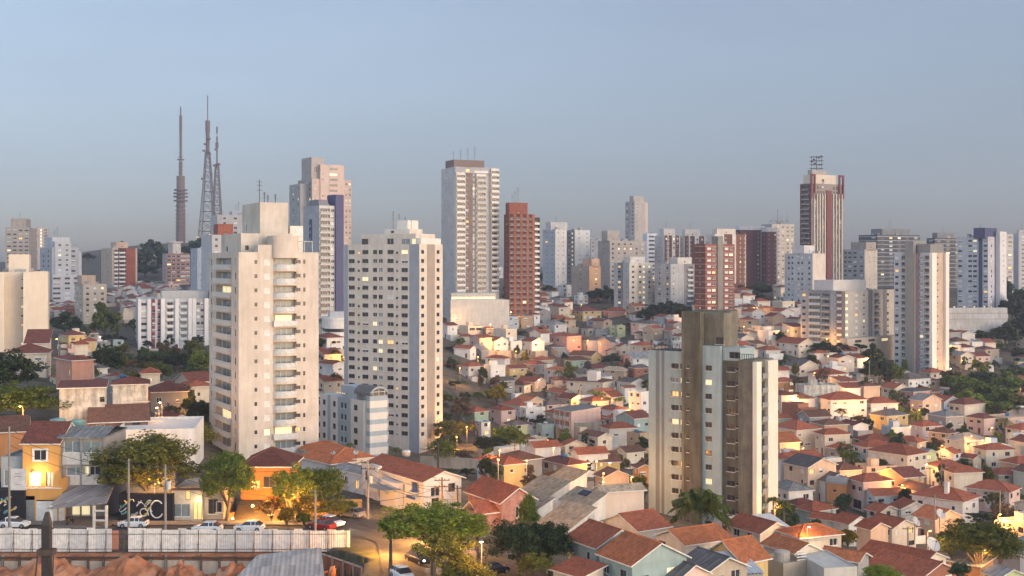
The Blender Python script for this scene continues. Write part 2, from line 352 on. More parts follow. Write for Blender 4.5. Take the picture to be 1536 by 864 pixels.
def win_mesh(w, h, style, name='window'):
    k = (name, round(w, 1), round(h, 1), style)
    if k not in MESHC: MESHC[k] = tpl_window(w, h, style).mesh(name, list(WSTY[style]) + [M_FASC])
    return MESHC[k]
def tpl_balcony(w, pr, dep, style):
    k = ('bal', round(w, 1), pr, dep, style)
    if k not in TPL:
        mb = MB(); w = k[1]
        # materials 0 slab, 1 parapet, 2 glass, 3 frame
        if style == 'curved':
            n = 8; pts = [(w * i / n, -pr * math.sin(math.pi * i / n) ** 0.6 - 0.02) for i in range(n + 1)]
            top = [(x, y, 0.02) for x, y in pts]; mb.poly(top + [(w, 0.3, 0.02), (0, 0.3, 0.02)], 0); mb.poly([(x, y, -.35) for x, y, z in (top + [(w, .3, 0), (0, .3, 0)])][::-1], 0)
            for (a, b), (c, d) in zip(pts, pts[1:]):
                mb.poly([(a,b,-.35),(c,d,-.35),(c,d,.02),(a,b,.02)], 0); mb.poly([(a,b,.05),(c,d,.05),(c,d,.95),(a,b,.95)], 1); mb.beam((a,b,.98),(c,d,.98), .035, 3)
        else:
            mb.box(0, w, -pr, dep - .05, -.2, 0.02, 0)
            mb.box(0, w, -pr, -pr + .08, 0.02, 1.0, 1); mb.box(0, .08, -pr + .08, 0.0, .02, 1.0, 1); mb.box(w - .08, w, -pr + .08, 0.0, .02, 1.0, 1)
        gw = w * 0.72; x0 = (w - gw) / 2
        mb.poly([(x0, dep - .05, .03), (x0 + gw, dep - .05, .03), (x0 + gw, dep - .05, 2.1), (x0, dep - .05, 2.1)], 2)
        for i in range(4): mb.box(x0 + (gw - .06) * i / 3, x0 + (gw - .06) * i / 3 + .06, dep - .1, dep - .052, .03, 2.1, 3)
        TPL[k] = mb
    return TPL[k]
BSTY = {'solid': lambda m: [m, m, M_GLASS, M_FRAME], 'white': lambda m: [M_FASC, M_FASC, M_GLASS, M_FRAME], 'glass': lambda m: [M_FASC, M_GLASS2, M_GLASS, M_FRAME], 'rail': lambda m: [m, M_RAILG, M_GLASS2, M_FRAME], 'curved': lambda m: [m, M_RAILG, M_GLASS2, M_FRAME], 'dark': lambda m: [M_FASC, M_DFRAME, M_GLASS, M_DFRAME], 'lit': lambda m: [m, M_RAILG, M_LITW, M_FRAME]}
class Bld:
    """a building in its own frame: origin at its corner nearest the camera, x along the right-hand face, y along the left-hand face"""
    def __init__(s, name, label, cat, pxl, pxc, pxr, D, th, base=None, clampw=(4, 45), group=None, wl=None):
        s.th = R(th); c, n = math.cos(s.th), math.sin(s.th); x0 = (pxc - 768) / F * D; s.D = D
        if wl: s.w, s.l = wl
        else:
            k = (pxr - 768) / F; s.w = (k * D - x0) / (c - k * n); k = (pxl - 768) / F; dn = -n - k * c
            s.l = (k * D - x0) / dn if dn < -0.02 else clampw[1]
            s.w = min(max(s.w, clampw[0]), clampw[1]); s.l = min(max(s.l, clampw[0]), clampw[1])
            if s.l <= 0: s.l = clampw[1]
        s.x0 = x0; s.c, s.n = c, n
        cs = [(0, 0), (s.w, 0), (0, s.l), (s.w, s.l)]
        hs = heights([x0 + a * c - b * n for a, b in cs], [D + a * n + b * c for a, b in cs])
        s.z = base if base is not None else float(min(hs.min() + 0.8, hs.mean()))
        s.root = thing(name, label, cat, (x0, D, s.z), s.th, group)
        s.nwin = {}; s.extra = {}
        FOOT.append((x0 + (s.w * c - s.l * n) / 2, D + (s.w * n + s.l * c) / 2, math.hypot(s.w, s.l) / 2, s))
    def world(s, x, y, z=0): return Vector((s.x0 + x * s.c - y * s.n, s.D + x * s.n + y * s.c, s.z + z))
    def ztop(s, py, D=None): return CZ - (py - HY) / F * (D or s.D) - s.z
    def item(s, name, mesh, face, blk, u, v, dep, cap=100, tpl=None, mats=None):
        x0, x1, y0, y1 = blk
        if face == 'R': M = Matrix.Translation((x0 + u, y0 + dep, v))
        else: M = Matrix.Translation((x0 + dep, y1 - u, v)) @ Matrix.Rotation(-math.pi / 2, 4, 'Z')
        k = s.nwin.get(name, 0); s.nwin[name] = k + 1
        if k < cap:
            o = link(name, mesh, s.root); o.matrix_local = M; return o
        e = s.extra.setdefault(name, (MB(), [])); ml = e[1]; mis = []
        for m in mesh.materials:
            if m not in ml: ml.append(m)
            mis.append(ml.index(m))
        e[0].add(tpl, M, mis)
    def finish(s):
        for n, (mb, ml) in s.extra.items(): mb.build(n, ml, s.root)['kind'] = 'stuff'
        return s
    def block(s, name, x0, x1, y0, y1, z0, z1, mat, Rr=(), L=(), bandR=(), bandL=(), hb=(), mats=(), top=True, parapet=0, bal=None, roofmat=None):
        """Rr / L: items (kind, u centre, width, v0, height, style)"""
        mb = MB(); ml = [mat] + list(mats)
        for face, items in (('R', Rr), ('L', L)):
            ops = []; wd = (x1 - x0) if face == 'R' else (y1 - y0)
            for it in items:
                kind, u, w_, v, h_, st = it; w_ = min(round(w_, 1), wd - .1); u0 = min(max(u - w_ / 2, 0.02), wd - w_ - .02)
                if v < z0 + 0.02 or v + h_ > z1 - 0.02: continue
                dep = {'win': .16, 'balc': 1.1, 'door': .2, 'hole': 1.2}[kind]
                u0 = round(u0, 3); v = round(v, 3); ops.append((u0, round(u0 + w_, 3), v, round(v + h_, 3), dep, None if kind in ('win', 'door') else 0))
                if kind == 'win': s.item('window', win_mesh(w_, h_, st), face, (x0, x1, y0, y1), u0, v, dep - .05, tpl=tpl_window(w_, h_, st))
                elif kind == 'door': s.item('door', win_mesh(w_, h_, st, 'door'), face, (x0, x1, y0, y1), u0, v, dep - .05, tpl=tpl_window(w_, h_, st))
                elif kind == 'balc':
                    pr = {'curved': 1.3}.get(st, 0.7); ts = 'curved' if st == 'curved' else 'box'; key = ('balm', round(w_, 1), pr, ts, st, mat.name)
                    if key not in MESHC: MESHC[key] = tpl_balcony(w_, pr, 1.1, ts).mesh('balcony', BSTY[st](mat))
                    s.item('balcony', MESHC[key], face, (x0, x1, y0, y1), u0, v, 0, tpl=tpl_balcony(w_, pr, 1.1, ts))
            if face == 'R': mb.facade((x0, y0, 0), (1, 0, 0), x1 - x0, z0, z1, ops, 0, bandR, hb)
            else: mb.facade((x0, y1, 0), (0, -1, 0), y1 - y0, z0, z1, ops, 0, bandL, hb)
        mb.facade((x1, y0, 0), (0, 1, 0), y1 - y0, z0, z1, (), 0, (), hb); mb.facade((x1, y1, 0), (-1, 0, 0), x1 - x0, z0, z1, (), 0, (), hb)
        if top:
            if parapet:
                t = .2; zz = z1 - parapet
                mb.poly([(x0+t,y0+t,zz),(x1-t,y0+t,zz),(x1-t,y1-t,zz),(x0+t,y1-t,zz)], 0)
                for (a, b, c, d) in (((x0,y0),(x1,y0),(x1-t,y0+t),(x0+t,y0+t)), ((x1,y0),(x1,y1),(x1-t,y1-t),(x1-t,y0+t)), ((x1,y1),(x0,y1),(x0+t,y1-t),(x1-t,y1-t)), ((x0,y1),(x0,y0),(x0+t,y0+t),(x0+t,y1-t))):
                    mb.poly([(*a,z1),(*b,z1),(*c,z1),(*d,z1)], 0); mb.poly([(*c,zz),(*d,zz),(*d,z1),(*c,z1)], 0)
            else: mb.poly([(x0,y0,z1),(x1,y0,z1),(x1,y1,z1),(x0,y1,z1)], 0)
        return mb.build(name, ml, s.root)
FOOT = []
M_UNIT = plaster('roof unit grey', (.36,.35,.34), .3)
KIND = {'w': ('win', .95, 1.25), 's': ('win', 1.25, .7), 't': ('win', .25, 2.1), 'b': ('balc', .1, 2.35), 'h': ('win', .8, 1.4), 'o': ('hole', .1, 2.4)}
def cols_to_items(cols, wd, H, fh, zmin, lit, r, top_off=0.9):
    out = []; n = int((H - top_off - zmin) / fh)
    for i in range(n):
        zf = H - top_off - (i + 1) * fh
        for c in cols:
            k, u, w_ = c[:3]; st = c[3] if len(c) > 3 else 'dark'; kind, sill, h_ = KIND[k]
            if kind == 'win' and r.random() < lit: st = r.choice(['lit', 'litw', 'litw'])
            elif kind == 'win' and st == 'dark': st = r.choices(['dark', 'blind', 'half', 'white'], [62, 9, 19, 10])[0]
            out.append((kind, u * wd, w_, zf + sill, h_, st))
    return out
def antenna(b, x, y, z, h, name='antenna'):
    mb = MB(); mb.beam((x, y, z), (x, y, z + h), 0.07); 
    for q in (0.55, 0.75, 0.9): mb.beam((x - h * .12, y, z + h * q), (x + h * .12, y, z + h * q), 0.04)
    mb.build(name, M_IRON, b.root)
def tower(label, px, top, D, th=28, wall=(.6,.55,.48), Rc=(), Lc=(), fh=2.9, lit=.05, pent=(), bR=(), bL=(), extra=(), hb=None, name='apartment_tower', cat='tower', group=None, ant=0, vis=None, stain=.25, parapet=.9, wl=None, light=True):
    """bR/bL: colour bands (u0,u1,colour) in fractions; pent: rooftop blocks (x0,x1,y0,y1 fractions, top row, colour)"""
    r = random.Random(label); b = Bld(name, label, cat, *px, D, th, clampw=(6, 42), group=group, wl=wl)
    H = b.ztop(top); zm = b.ztop(vis) if vis else 0.5
    mats = []; mat = plaster('wall %s' % label[:28], wall, stain, .15)
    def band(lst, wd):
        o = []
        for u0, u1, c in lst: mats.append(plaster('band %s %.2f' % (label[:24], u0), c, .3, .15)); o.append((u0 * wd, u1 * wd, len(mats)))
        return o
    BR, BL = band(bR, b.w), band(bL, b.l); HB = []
    if hb:
        mats.append(plaster('stripe %s' % label[:24], hb[2], .25, .15)); mi = len(mats); z = H - .9
        while z > max(zm, 0): HB.append((z - hb[1], z - hb[0], mi)); z -= fh
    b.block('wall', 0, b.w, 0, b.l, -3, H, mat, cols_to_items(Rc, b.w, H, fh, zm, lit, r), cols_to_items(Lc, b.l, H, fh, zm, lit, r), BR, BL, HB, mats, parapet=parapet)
    for i, (xa, xb, ya, yb, pt, c) in enumerate(pent):
        m = plaster('rooftop %s %d' % (label[:20], i), c, .3, .2); z1 = b.ztop(pt, b.D + b.l * .3)
        b.block('roof_block', xa * b.w, xb * b.w, ya * b.l, yb * b.l, H - parapet - .002, z1, m, [('win', (xb - xa) * b.w * .5, .8, H + .8, .8, 'dark')] if z1 - H > 3 else ())
    zt = max([H] + [b.ztop(p[4], b.D + b.l * .3) for p in pent])
    xm = (pent[-1][0] + pent[-1][1]) / 2 * b.w if pent else b.w * .5; ym = (pent[-1][2] + pent[-1][3]) / 2 * b.l if pent else b.l * .5
    for i in range(3):
        q = r.uniform(.08, .7) * b.w, r.uniform(.05, .7) * b.l; s_ = r.uniform(1.2, 2.6); b.block('roof_unit', q[0], min(b.w - .3, q[0] + s_ * 1.3), q[1], min(b.l - .3, q[1] + s_), H - parapet - .004 - i * .002, H + r.uniform(.6, 1.9), M_UNIT)
    for i in range(ant): antenna(b, xm + (i - ant / 2) * 1.6, ym, (zt if pent else H - parapet) - .05, 4.5 + (i % 3) * 2)
    b.H = H; b.zt = zt
    for e in extra: e(b, H)
    return b.finish()
# ---------------------------------------------------------------- roofs
def roof_polys(w, l, h, kind, ov, slope):
    """top faces of a roof over the rectangle 0..w x 0..l with overhang ov"""
    x0, x1, y0, y1 = -ov, w + ov, -ov, l + ov; ze = h - ov * slope
    if kind == 'gable_v':
        xm = w / 2; zr = h + (w / 2) * slope
        return [[(x0,y1,ze),(x0,y0,ze),(xm,y0,zr),(xm,y1,zr)], [(x1,y0,ze),(x1,y1,ze),(xm,y1,zr),(xm,y0,zr)]], [((xm,y0,zr),(xm,y1,zr))]
    if kind == 'gable_u':
        ym = l / 2; zr = h + (l / 2) * slope
        return [[(x0,y0,ze),(x1,y0,ze),(x1,ym,zr),(x0,ym,zr)], [(x1,y1,ze),(x0,y1,ze),(x0,ym,zr),(x1,ym,zr)]], [((x0,ym,zr),(x1,ym,zr))]
    if kind == 'hip':
        if w >= l:
            d = (y1 - y0) / 2; ym = (y0 + y1) / 2; zr = ze + d * slope; a, b = (x0 + d, ym, zr), (x1 - d, ym, zr)
            if b[0] - a[0] < .1: b = (a[0] + .1, ym, zr)
            return [[(x0,y0,ze),(x1,y0,ze),b,a], [(x1,y1,ze),(x0,y1,ze),a,b], [(x0,y1,ze),(x0,y0,ze),a], [(x1,y0,ze),(x1,y1,ze),b]], [(a,b),((x0,y0,ze),a),((x0,y1,ze),a),((x1,y0,ze),b),((x1,y1,ze),b)]
        d = (x1 - x0) / 2; xm = (x0 + x1) / 2; zr = ze + d * slope; a, b = (xm, y0 + d, zr), (xm, y1 - d, zr)
        if b[1] - a[1] < .1: b = (xm, a[1] + .1, zr)
        return [[(x0,y1,ze),(x0,y0,ze),a,b], [(x1,y0,ze),(x1,y1,ze),b,a], [(x0,y0,ze),(x1,y0,ze),a], [(x1,y1,ze),(x0,y1,ze),b]], [(a,b),((x0,y0,ze),a),((x1,y0,ze),a),((x0,y1,ze),b),((x1,y1,ze),b)]
    if kind == 'shed_u':   # falls toward the right-hand face
        zb = h + (l + ov) * slope
        return [[(x0,y0,ze),(x1,y0,ze),(x1,y1,zb),(x0,y1,zb)]], []
    if kind == 'shed_v':   # falls toward the left-hand face
        zb = h + (w + ov) * slope
        return [[(x0,y1,ze),(x0,y0,ze),(x1,y0,zb),(x1,y1,zb)]], []
def make_roof(b, w, l, h, kind, roofmat, ov=.45, slope=.42, th=.16, off=(0, 0), cap=True, name='roof'):
    polys, ridges = roof_polys(w, l, h + th, kind, ov, slope); mb = MB(); ox, oy = off; edges = {}
    sh = lambda p, dz=0: (p[0] + ox, p[1] + oy, p[2] + dz)
    for P in polys:
        mb.poly([sh(p) for p in P], 0); mb.poly([sh(p, -th) for p in P[::-1]], 1)
        for a, c in zip(P, P[1:] + P[:1]):
            k = (tuple(round(q, 4) for q in c), tuple(round(q, 4) for q in a))
            if k in edges: edges.pop(k)
            else: edges[(tuple(round(q, 4) for q in a), tuple(round(q, 4) for q in c))] = 1
    for a, c in edges: mb.poly([sh(a, -th), sh(c, -th), sh(c), sh(a)], 1)
    o = mb.build(name, [roofmat, M_FASC], b.root, uv=True)
    if cap and ridges:
        rb = MB()
        for a, c in ridges: rb.tube([sh(a, .02), sh(c, .02)], .11, 5)
        rb.build('ridge_tiles', roofmat, o)
    return o
def gable_ends(mb, w, l, h, kind, slope):
    if kind == 'gable_v':
        z = h + w / 2 * slope; mb.poly([(0,0,h),(w,0,h),(w/2,0,z)]); mb.poly([(w,l,h),(0,l,h),(w/2,l,z)])
    if kind == 'gable_u':
        z = h + l / 2 * slope; mb.poly([(0,l,h),(0,0,h),(0,l/2,z)]); mb.poly([(w,0,h),(w,l,h),(w,l/2,z)])
    if kind == 'shed_u':
        z = h + l * slope; mb.poly([(0,l,h),(0,0,h),(0,l,z)]); mb.poly([(w,0,h),(w,l,h),(w,l,z)]); mb.poly([(w,l,h),(0,l,h),(0,l,z),(w,l,z)])
    if kind == 'shed_v':
        z = h + w * slope; mb.poly([(0,0,h),(w,0,h),(w,0,z)]); mb.poly([(w,l,h),(0,l,h),(w,l,z)]); mb.poly([(w,0,h),(w,l,h),(w,l,z),(w,0,z)])
def water_tank(b, x, y, z, blue=True):
    mb = MB(); mb.lathe([(0, 0), (.62, 0), (.78, .75), (.82, .8), (.55, 1.0), (0, 1.05)], 12, 0, (x, y, z)); mb.build('water_tank', M_TANKB if blue else M_TANKW, b.root, smooth=True)
HOUSES = []
def house_windows(r, wd, H, nst, face, wstyles, z0=0):
    out = []; sh = H / nst
    for s in range(nst):
        n = max(1, int(wd / 3.1)); n = min(n, 4)
        for i in range(n):
            if r.random() < (.22 if face == 'R' else .12): continue
            wide = r.choice([.8, 1.2, 1.5, 1.5]) if s or nst == 1 else r.choice([1.2, 1.5, 2.0])
            hh = r.choice([1.0, 1.2, 1.2, .7]); st = r.choice(wstyles)
            u = (i + .5 + r.uniform(-.12, .12)) * wd / n
            if wide + .3 > wd / n: wide = max(.5, wd / n - .4)
            if s == 0 and i == n - 1 and face == 'L' : out.append(('door', u, min(1.1, wd / n - .3), .05 , 2.1, 'door'))
            else: out.append(('win', u, round(wide, 1), z0 + s * sh + 1.0, hh, st))
    return out
def best_th(px, D, lo=10, hi=62):
    best = (1e9, 28)
    for th in range(lo, hi + 1, 2):
        c, n = math.cos(R(th)), math.sin(R(th)); x0 = (px[1] - 768) / F * D; k = (px[2] - 768) / F; w_ = (k * D - x0) / (c - k * n); k = (px[0] - 768) / F; dn = -n - k * c
        if dn > -.05: continue
        l = (k * D - x0) / dn; cost = max(0, abs(math.log(max(l, .1) / max(w_, .1))) - .35) + abs(th - 30) * .008
        if cost < best[0]: best = (cost, th)
    return best[1]
def house(px, ev, H, roof='hip', wall='cream', rc='red', label=None, st=None, th=None, D=None, nm=None, lit=0.03, tank=None, items=None, wl=None, slope=.42, group=None, ov=.45, annex=False, cap=True, wallmat=None, xz=None, cl=(3.4, 24), base=None, cat='house'):
    """px = (left, corner, right) columns, ev = row of the eaves at the corner, H = wall height in metres"""
    D = D or solve(px[1], ev, H)
    if th is None: th = best_th(px, D)
    r = random.Random(hash((px, ev)) & 0xffff)
    name = nm or {'hip': 'hip_roof_house', 'flat': 'flat_roof_house'}.get(roof, 'gable_house' if 'gable' in roof else 'lean_to_house')
    b = Bld(name, label or '', cat, *px, D, th, clampw=cl, wl=wl, group=group, base=base)
    H = max(2.6, b.ztop(ev)); w_, l = b.w, b.l; nst = st or max(1, round(H / 2.9)); b.H = H
    mat = wallmat or W(wall)
    sty = ['dark', 'white', 'half', 'blind', 'dark', 'white']
    if items is None:
        RI = house_windows(r, w_, H, nst, 'R', sty); LI = house_windows(r, l, H, nst, 'L', sty)
        for lst in (RI, LI):
            for i, it in enumerate(lst):
                if it[0] == 'win' and r.random() < lit: lst[i] = it[:5] + (r.choice(['lit', 'litw']),)
    else: RI, LI = items
    if roof == 'flat':
        b.block('wall', 0, w_, 0, l, -3, H, mat, RI, LI, parapet=.5)
        if r.random() < .6 and w_ > 5 and l > 5: b.block('stair_block', w_ * .3, w_ * .3 + 2.4, l * .4, l * .4 + 2.4, H - .502, H + 1.6, mat)
    else:
        o = b.block('wall', 0, w_, 0, l, -3, H, mat, RI, LI, top=False)
        if roof != 'hip':
            g = MB(); gable_ends(g, w_, l, H, roof, slope); g.build('gable_wall', mat, b.root)
        make_roof(b, w_, l, H, roof, RF(rc), ov, slope, cap=cap)
    if tank or (tank is None and roof == 'flat' and r.random() < .7): water_tank(b, w_ * .65, l * .7, H - .5 if roof == 'flat' else H + .6, r.random() < .6)
    if annex and l > 5:
        m2 = W(r.choice(['white', 'grey', 'cream', 'offwhite'])); b.block('annex', -3.2, -.003, l * .1, l * .8, -3, 2.9, m2, (), [('door', l * .2, 1.0, .05, 2.0, 'gate')])
    if annex:
        m2 = W(r.choice(['offwhite', 'grey', 'beige'])); y = MB(); y.box(0, w_ - .1, -3.4, -3.2, -3, 1.9); y.box(-.2, 0, -3.4, -.003, -3, 1.9); y.build('yard_wall', m2, b.root)
    HOUSES.append((b, wall, rc, roof, nst, label)); return b.finish()
# ================================================================ near towers, built piece by piece
def tower_a():
    b = Bld('apartment_tower', 'cream balcony tower with a rounded bay and tall blank rooftop block, behind the orange restaurant', 'tower', 314, 358, 478, 246, 27)
    w_, l = b.w, b.l; H = b.ztop(378); m = plaster('cream tower render', (.60,.535,.46), .26, .2); r = random.Random(5); fh = 2.85
    Ri, Li = [], []
    for i in range(15):
        z = H - .75 - (i + 1) * fh
        if z < 0: break
        Ri += [('win', .21*w_, .6, z+1.2, .8, 'dark'), ('win', .35*w_, 1.3, z+.9, 1.2, 'litw' if i == 12 else 'blind'), ('win', .735*w_, 1.1, z+1.3, .75, 'lit' if i == 12 else 'dark'), ('win', .815*w_, .5, z+1.2, .9, 'dark'),
               ('balc', .57*w_, .295*w_, z+.1, 2.35, 'lit' if i in (4, 12) else 'curved')]
        Li += [('win', .08*l, .8, z+.9, 1.4, 'blind' if r.random() < .5 else 'lit' if i in (5, 11) else 'dark'), ('win', .90*l, .8, z+.9, 1.4, 'dark' if i % 3 else 'pale'),
               ('balc', .50*l, .52*l, z+.1, 2.3, 'lit' if i in (2, 11) else 'rail')]
    b.block('wall', 0, w_, 0, l, -3, H, m, Ri, Li, parapet=1.0)
    b.block('parapet_tower', .235*w_, .43*w_, -.05, 3.0, H-1.0, b.ztop(367), m)
    # rounded drum over the balcony bay, rooftop storey, big blank lift block
    mb = MB(); xc = .575*w_; n = 16; rr = .165*w_; z0, z1 = H-1.2, b.ztop(353)
    ring = [(xc + rr*math.cos(math.pi*i/n), -1.4*math.sin(math.pi*i/n)-.02) for i in range(n+1)] + [(xc-rr, 3.5), (xc+rr, 3.5)]
    for (a, c) in zip(ring, ring[1:]+ring[:1]): mb.poly([(*c, z0), (*a, z0), (*a, z1), (*c, z1)])
    mb.poly([(*p, z1) for p in ring][::-1]); mb.poly([(*p, z0) for p in ring]); mb.build('rounded_parapet', m, b.root)
    # rooftop storey
    zs = b.ztop(350, b.D+6)
    b.block('roof_storey', .10*w_, .74*w_, 4.5, 21, H-1.002, zs, m, [('win', 1.2, .8, H+.4, 1.0, 'dark'), ('door', 3.4, 1.0, H-.6, 2.0, 'door')], [('win', l*.2, 1.2, H+.3, 1.0, 'dark')])
    b.block('lift_block', .36*w_, .72*w_, 6, 20, zs-.002, b.ztop(304, b.D+10), m, (), [('win', 3.2, .6, zs+.8, 1.3, 'dark'), ('win', 3.2, .6, zs+7.4, 1.3, 'dark')])
    b.block('roof_shed', .78*w_, .95*w_, 8, l*.6, H-1.003, b.ztop(338, b.D+9), M_FASC)
    p = MB()
    for x in (.76*w_, .86*w_, .96*w_): p.box(x, x+.15, 2.4, 2.55, H-1, H+2.2)
    p.box(.75*w_, .97*w_, 2.2, 5.5, H+2.2, H+2.35); p.build('pergola', M_METAL, b.root)
    for k, (x, h) in enumerate(((.42, 5), (.50, 2.5), (.66, 2.2), (.58, 2))): antenna(b, x*w_, 10+k, b.ztop(304, b.D+10)-.05, h)
    b.finish()
tower_a()
def tower_b():
    b = Bld('apartment_tower', 'cream tower with rows of small dark windows and blue grey corners, right of the balcony tower', 'tower', 516, 629, 664, 375, 60)
    w_, l = b.w, b.l; H = b.ztop(366); m = plaster('ivory tower render', (.62,.56,.485), .22, .2); bl = plaster('blue grey corner', (.30,.33,.37), .15); dk = plaster('tan recess', (.34,.29,.24), .15); r = random.Random(8); fh = 2.78
    Ri, Li = [], []
    for i in range(22):
        z = H - 1.2 - (i + 1) * fh
        if z < 1: break
        for u, ww in ((.105,2.4),(.20,.9),(.29,2.4),(.42,1.6),(.495,1.6),(.625,2.4),(.71,.8),(.81,2.4)):
            st = 'dark'
            if ww == 1.6: st = r.choice(['dark','dark','dark','white','pale','dark','litw'])
            else: st = r.choices(['dark', 'half', 'white', 'blind', 'lit', 'litw'], [76, 10, 6, 4, 2, 2])[0]
            Li.append(('win', u*l, ww, z+.95, 1.3 if ww > 1 else .8, st))
        Ri += [('win', .14*w_, 1.6, z+1.0, 1.2, 'dark'), ('win', .80*w_, 1.6, z+1.0, 1.2, 'dark' if i != 12 else 'litw')]
    b.block('wall', 0, w_, 0, l, -3, H, m, Ri, Li, [(.32*w_, .66*w_, 2)], [(0, .055*l, 1), (.87*l, l, 1)], [], [bl, dk], parapet=1.0)
    zt = b.ztop(351, b.D+8)
    b.block('roof_storey', 1.0, w_*.9, 2.0, l*.80, H-1.002, zt, m, (), [('win', .06*l, 2.6, H-.2, 2.0, 'dark'), ('win', .40*l, 2.6, H-.2, 2.0, 'strip'), ('win', .60*l, 3.2, H-.3, 2.0, 'pale'), ('win', .72*l, 1.4, H-.3, 2.0, 'litw')])
    b.block('roof_terrace', 1.2, w_*.95, .25, 1.9, H-1.003, b.ztop(357), M_FASC)
    b.block('lift_block', w_*.3, w_*.85, l*.22, l*.55, zt-.002, b.ztop(344, b.D+12), m, (), [('win', 3, 1.2, zt+.3, .8, 'dark')])
    b.block('tank_block', w_*.35, w_*.8, l*.26, l*.40, b.ztop(344, b.D+12)-.003, b.ztop(331, b.D+12), M_FASC)
    for k in range(4): antenna(b, w_*.5, l*(.26+.08*k), b.ztop(344, b.D+12)-.1, 3+k)
    b.finish()
tower_b()
def tower_c():
    b = Bld('apartment_tower', 'weathered grey concrete tower with pale panels and a tall dark rooftop shaft, behind the palm', 'tower', 971, 1130, 1160, 243, 52)
    w_, l = b.w, b.l; H = b.ztop(541); r = random.Random(4); fh = 2.86
    wh = plaster('pale panel render', (.35,.43,.44), .24, .12); cc = plaster('stained brown concrete', (.125,.115,.082), .5, .35); cd = plaster('grey brown concrete', (.185,.17,.13), .5, .3); cr = plaster('cream fin', (.70,.63,.53), .12, .1); dkstr = plaster('dark grey strip', (.20,.215,.22), .2)
    def y(f): return f * l
    def rows(u, ww, st='dark', lit=(), h=1.1, zz=1.0):
        return [('win', u, ww, H - .7 - (i+1)*fh + zz, h, lit.get(i, st) if lit else st) for i in range(14) if H - .7 - (i+1)*fh > .2]
    # left-hand face, from the corner backwards (u counts from the far end of each block)
    L1 = b.block('concrete_wall', 0, w_, 0, y(.135), -3, H, cd, (), ())
    bl = y(.30)-y(.135); L2 = b.block('concrete_wall', .9, w_*.9, y(.135)+.002, y(.30), -3, H-.25, cc, (), rows(bl*.48, 1.8) + rows(bl*.9, .9, h=.6, zz=1.3))
    bl = y(.47)-y(.30); L3 = b.block('pale_wall', .2, w_*.9, y(.30)+.002, y(.47), -3, b.ztop(522), wh, (), rows(bl*.34, 1.5, lit={1:'litw', 8:'litw'}))
    bl = y(.645)-y(.47); L4 = b.block('concrete_column', -.8, w_*.5, y(.47)+.002, y(.645), -3, b.ztop(470), cc, (), rows(bl*.35, .5, h=.6, zz=1.4), [], [(0, bl*.12, 1)], [], [cd])
    bl = l-y(.645); b.block('pale_wall', .5, w_*.9, y(.645)+.002, l, -3, b.ztop(533), wh, (), rows(bl*.74, 1.6, lit={1:'pale', 2:'lit', 4:'litw', 9:'dark'}) + rows(bl*.93, .9, lit={1:'litw', 2:'lit', 4:'litw', 7:'lit'}), [], [(bl*.20, bl*.31, 1), (bl*.36, bl*.44, 1)], [], [dkstr])
    # right-hand face: cream fin, recessed balconies, pale end
    b.block('fin', -.3, w_*.2, -.9, -.002, -3, b.ztop(543), cr)
    bal = [('balc', w_*.16, w_*.26, H - .7 - (i+1)*fh + .1, 2.3, 'rail') for i in range(14) if H - .7 - (i+1)*fh > .2]
    b.block('balcony_wall', w_*.2+.003, w_*.52, -.35, -.003, -3, H-.1, cd, [])
    for i in range(13):
        z = H - .7 - (i+1)*fh; k = MB(); k.box(w_*.22, w_*.5, -1.1, -.352, z-.15, z); k.box(w_*.22, w_*.5, -1.1, -1.04, z+.002, z+.95); k.build('balcony', M_METAL, b.root); k = MB(); k.box(w_*.26, w_*.46, -.40, -.353, z+.1, z+2.1); k.build('window', M_GLASS, b.root)
    b.block('pale_wall', w_*.52+.003, w_*1.02, -.95, -.004, -3, b.ztop(543), cr)
    for i in range(9):
        ac = MB(); z = H - .2 - (i+1)*fh; u = y(.645) + (l - y(.645)) * .26 + 1.1; ac.box(.16, .498, u - .35, u + .35, z + .9, z + 1.45); ac.build('air_conditioner', M_UNIT, b.root)
    # crown
    z1 = b.ztop(470)
    b.block('rooftop_shaft', w_*.5+.003, w_*.85, y(.30), y(.645), H-.2, z1+.2, cd, (), ())
    b.block('rooftop_shaft', 1.0, w_*.5, y(.29), y(.468), H, z1-.15, cd, (), [('win', bl*.55, 1.8, z1-6.5, 1.5, 'dark')])
    b.block('parapet_block', .8, w_*.8, y(.135), y(.29), H-.3, b.ztop(524), wh, (), [('win', 2.4, 2.0, H+.15, 1.3, 'dark'), ('win', 5.4, 2.4, H+.15, 1.3, 'dark')])
    p = MB()
    for i in range(7):
        t = y(.01) + y(.12) * i / 6; p.box(.5, .6, t, t+.1, H, H+1.1)
    p.box(.5, .6, y(.01), y(.13)+.1, H+1.1, H+1.2); p.build('railing', M_IRON, b.root)
    w2 = MB(); w2.box(.6, w_*.8, y(.70), y(.98), b.ztop(533), b.ztop(533)+.1); 
    for i in range(9):
        t = y(.70) + (y(.98)-y(.70)) * i / 8; w2.box(.7, .8, t, t+.08, b.ztop(533)+.1, b.ztop(533)+1.4)
    w2.build('terrace_railing', M_IRON, b.root)
    for k in range(2): antenna(b, w_*.4, y(.5+.05*k), z1-.1, 3)
    b.finish()
tower_c()
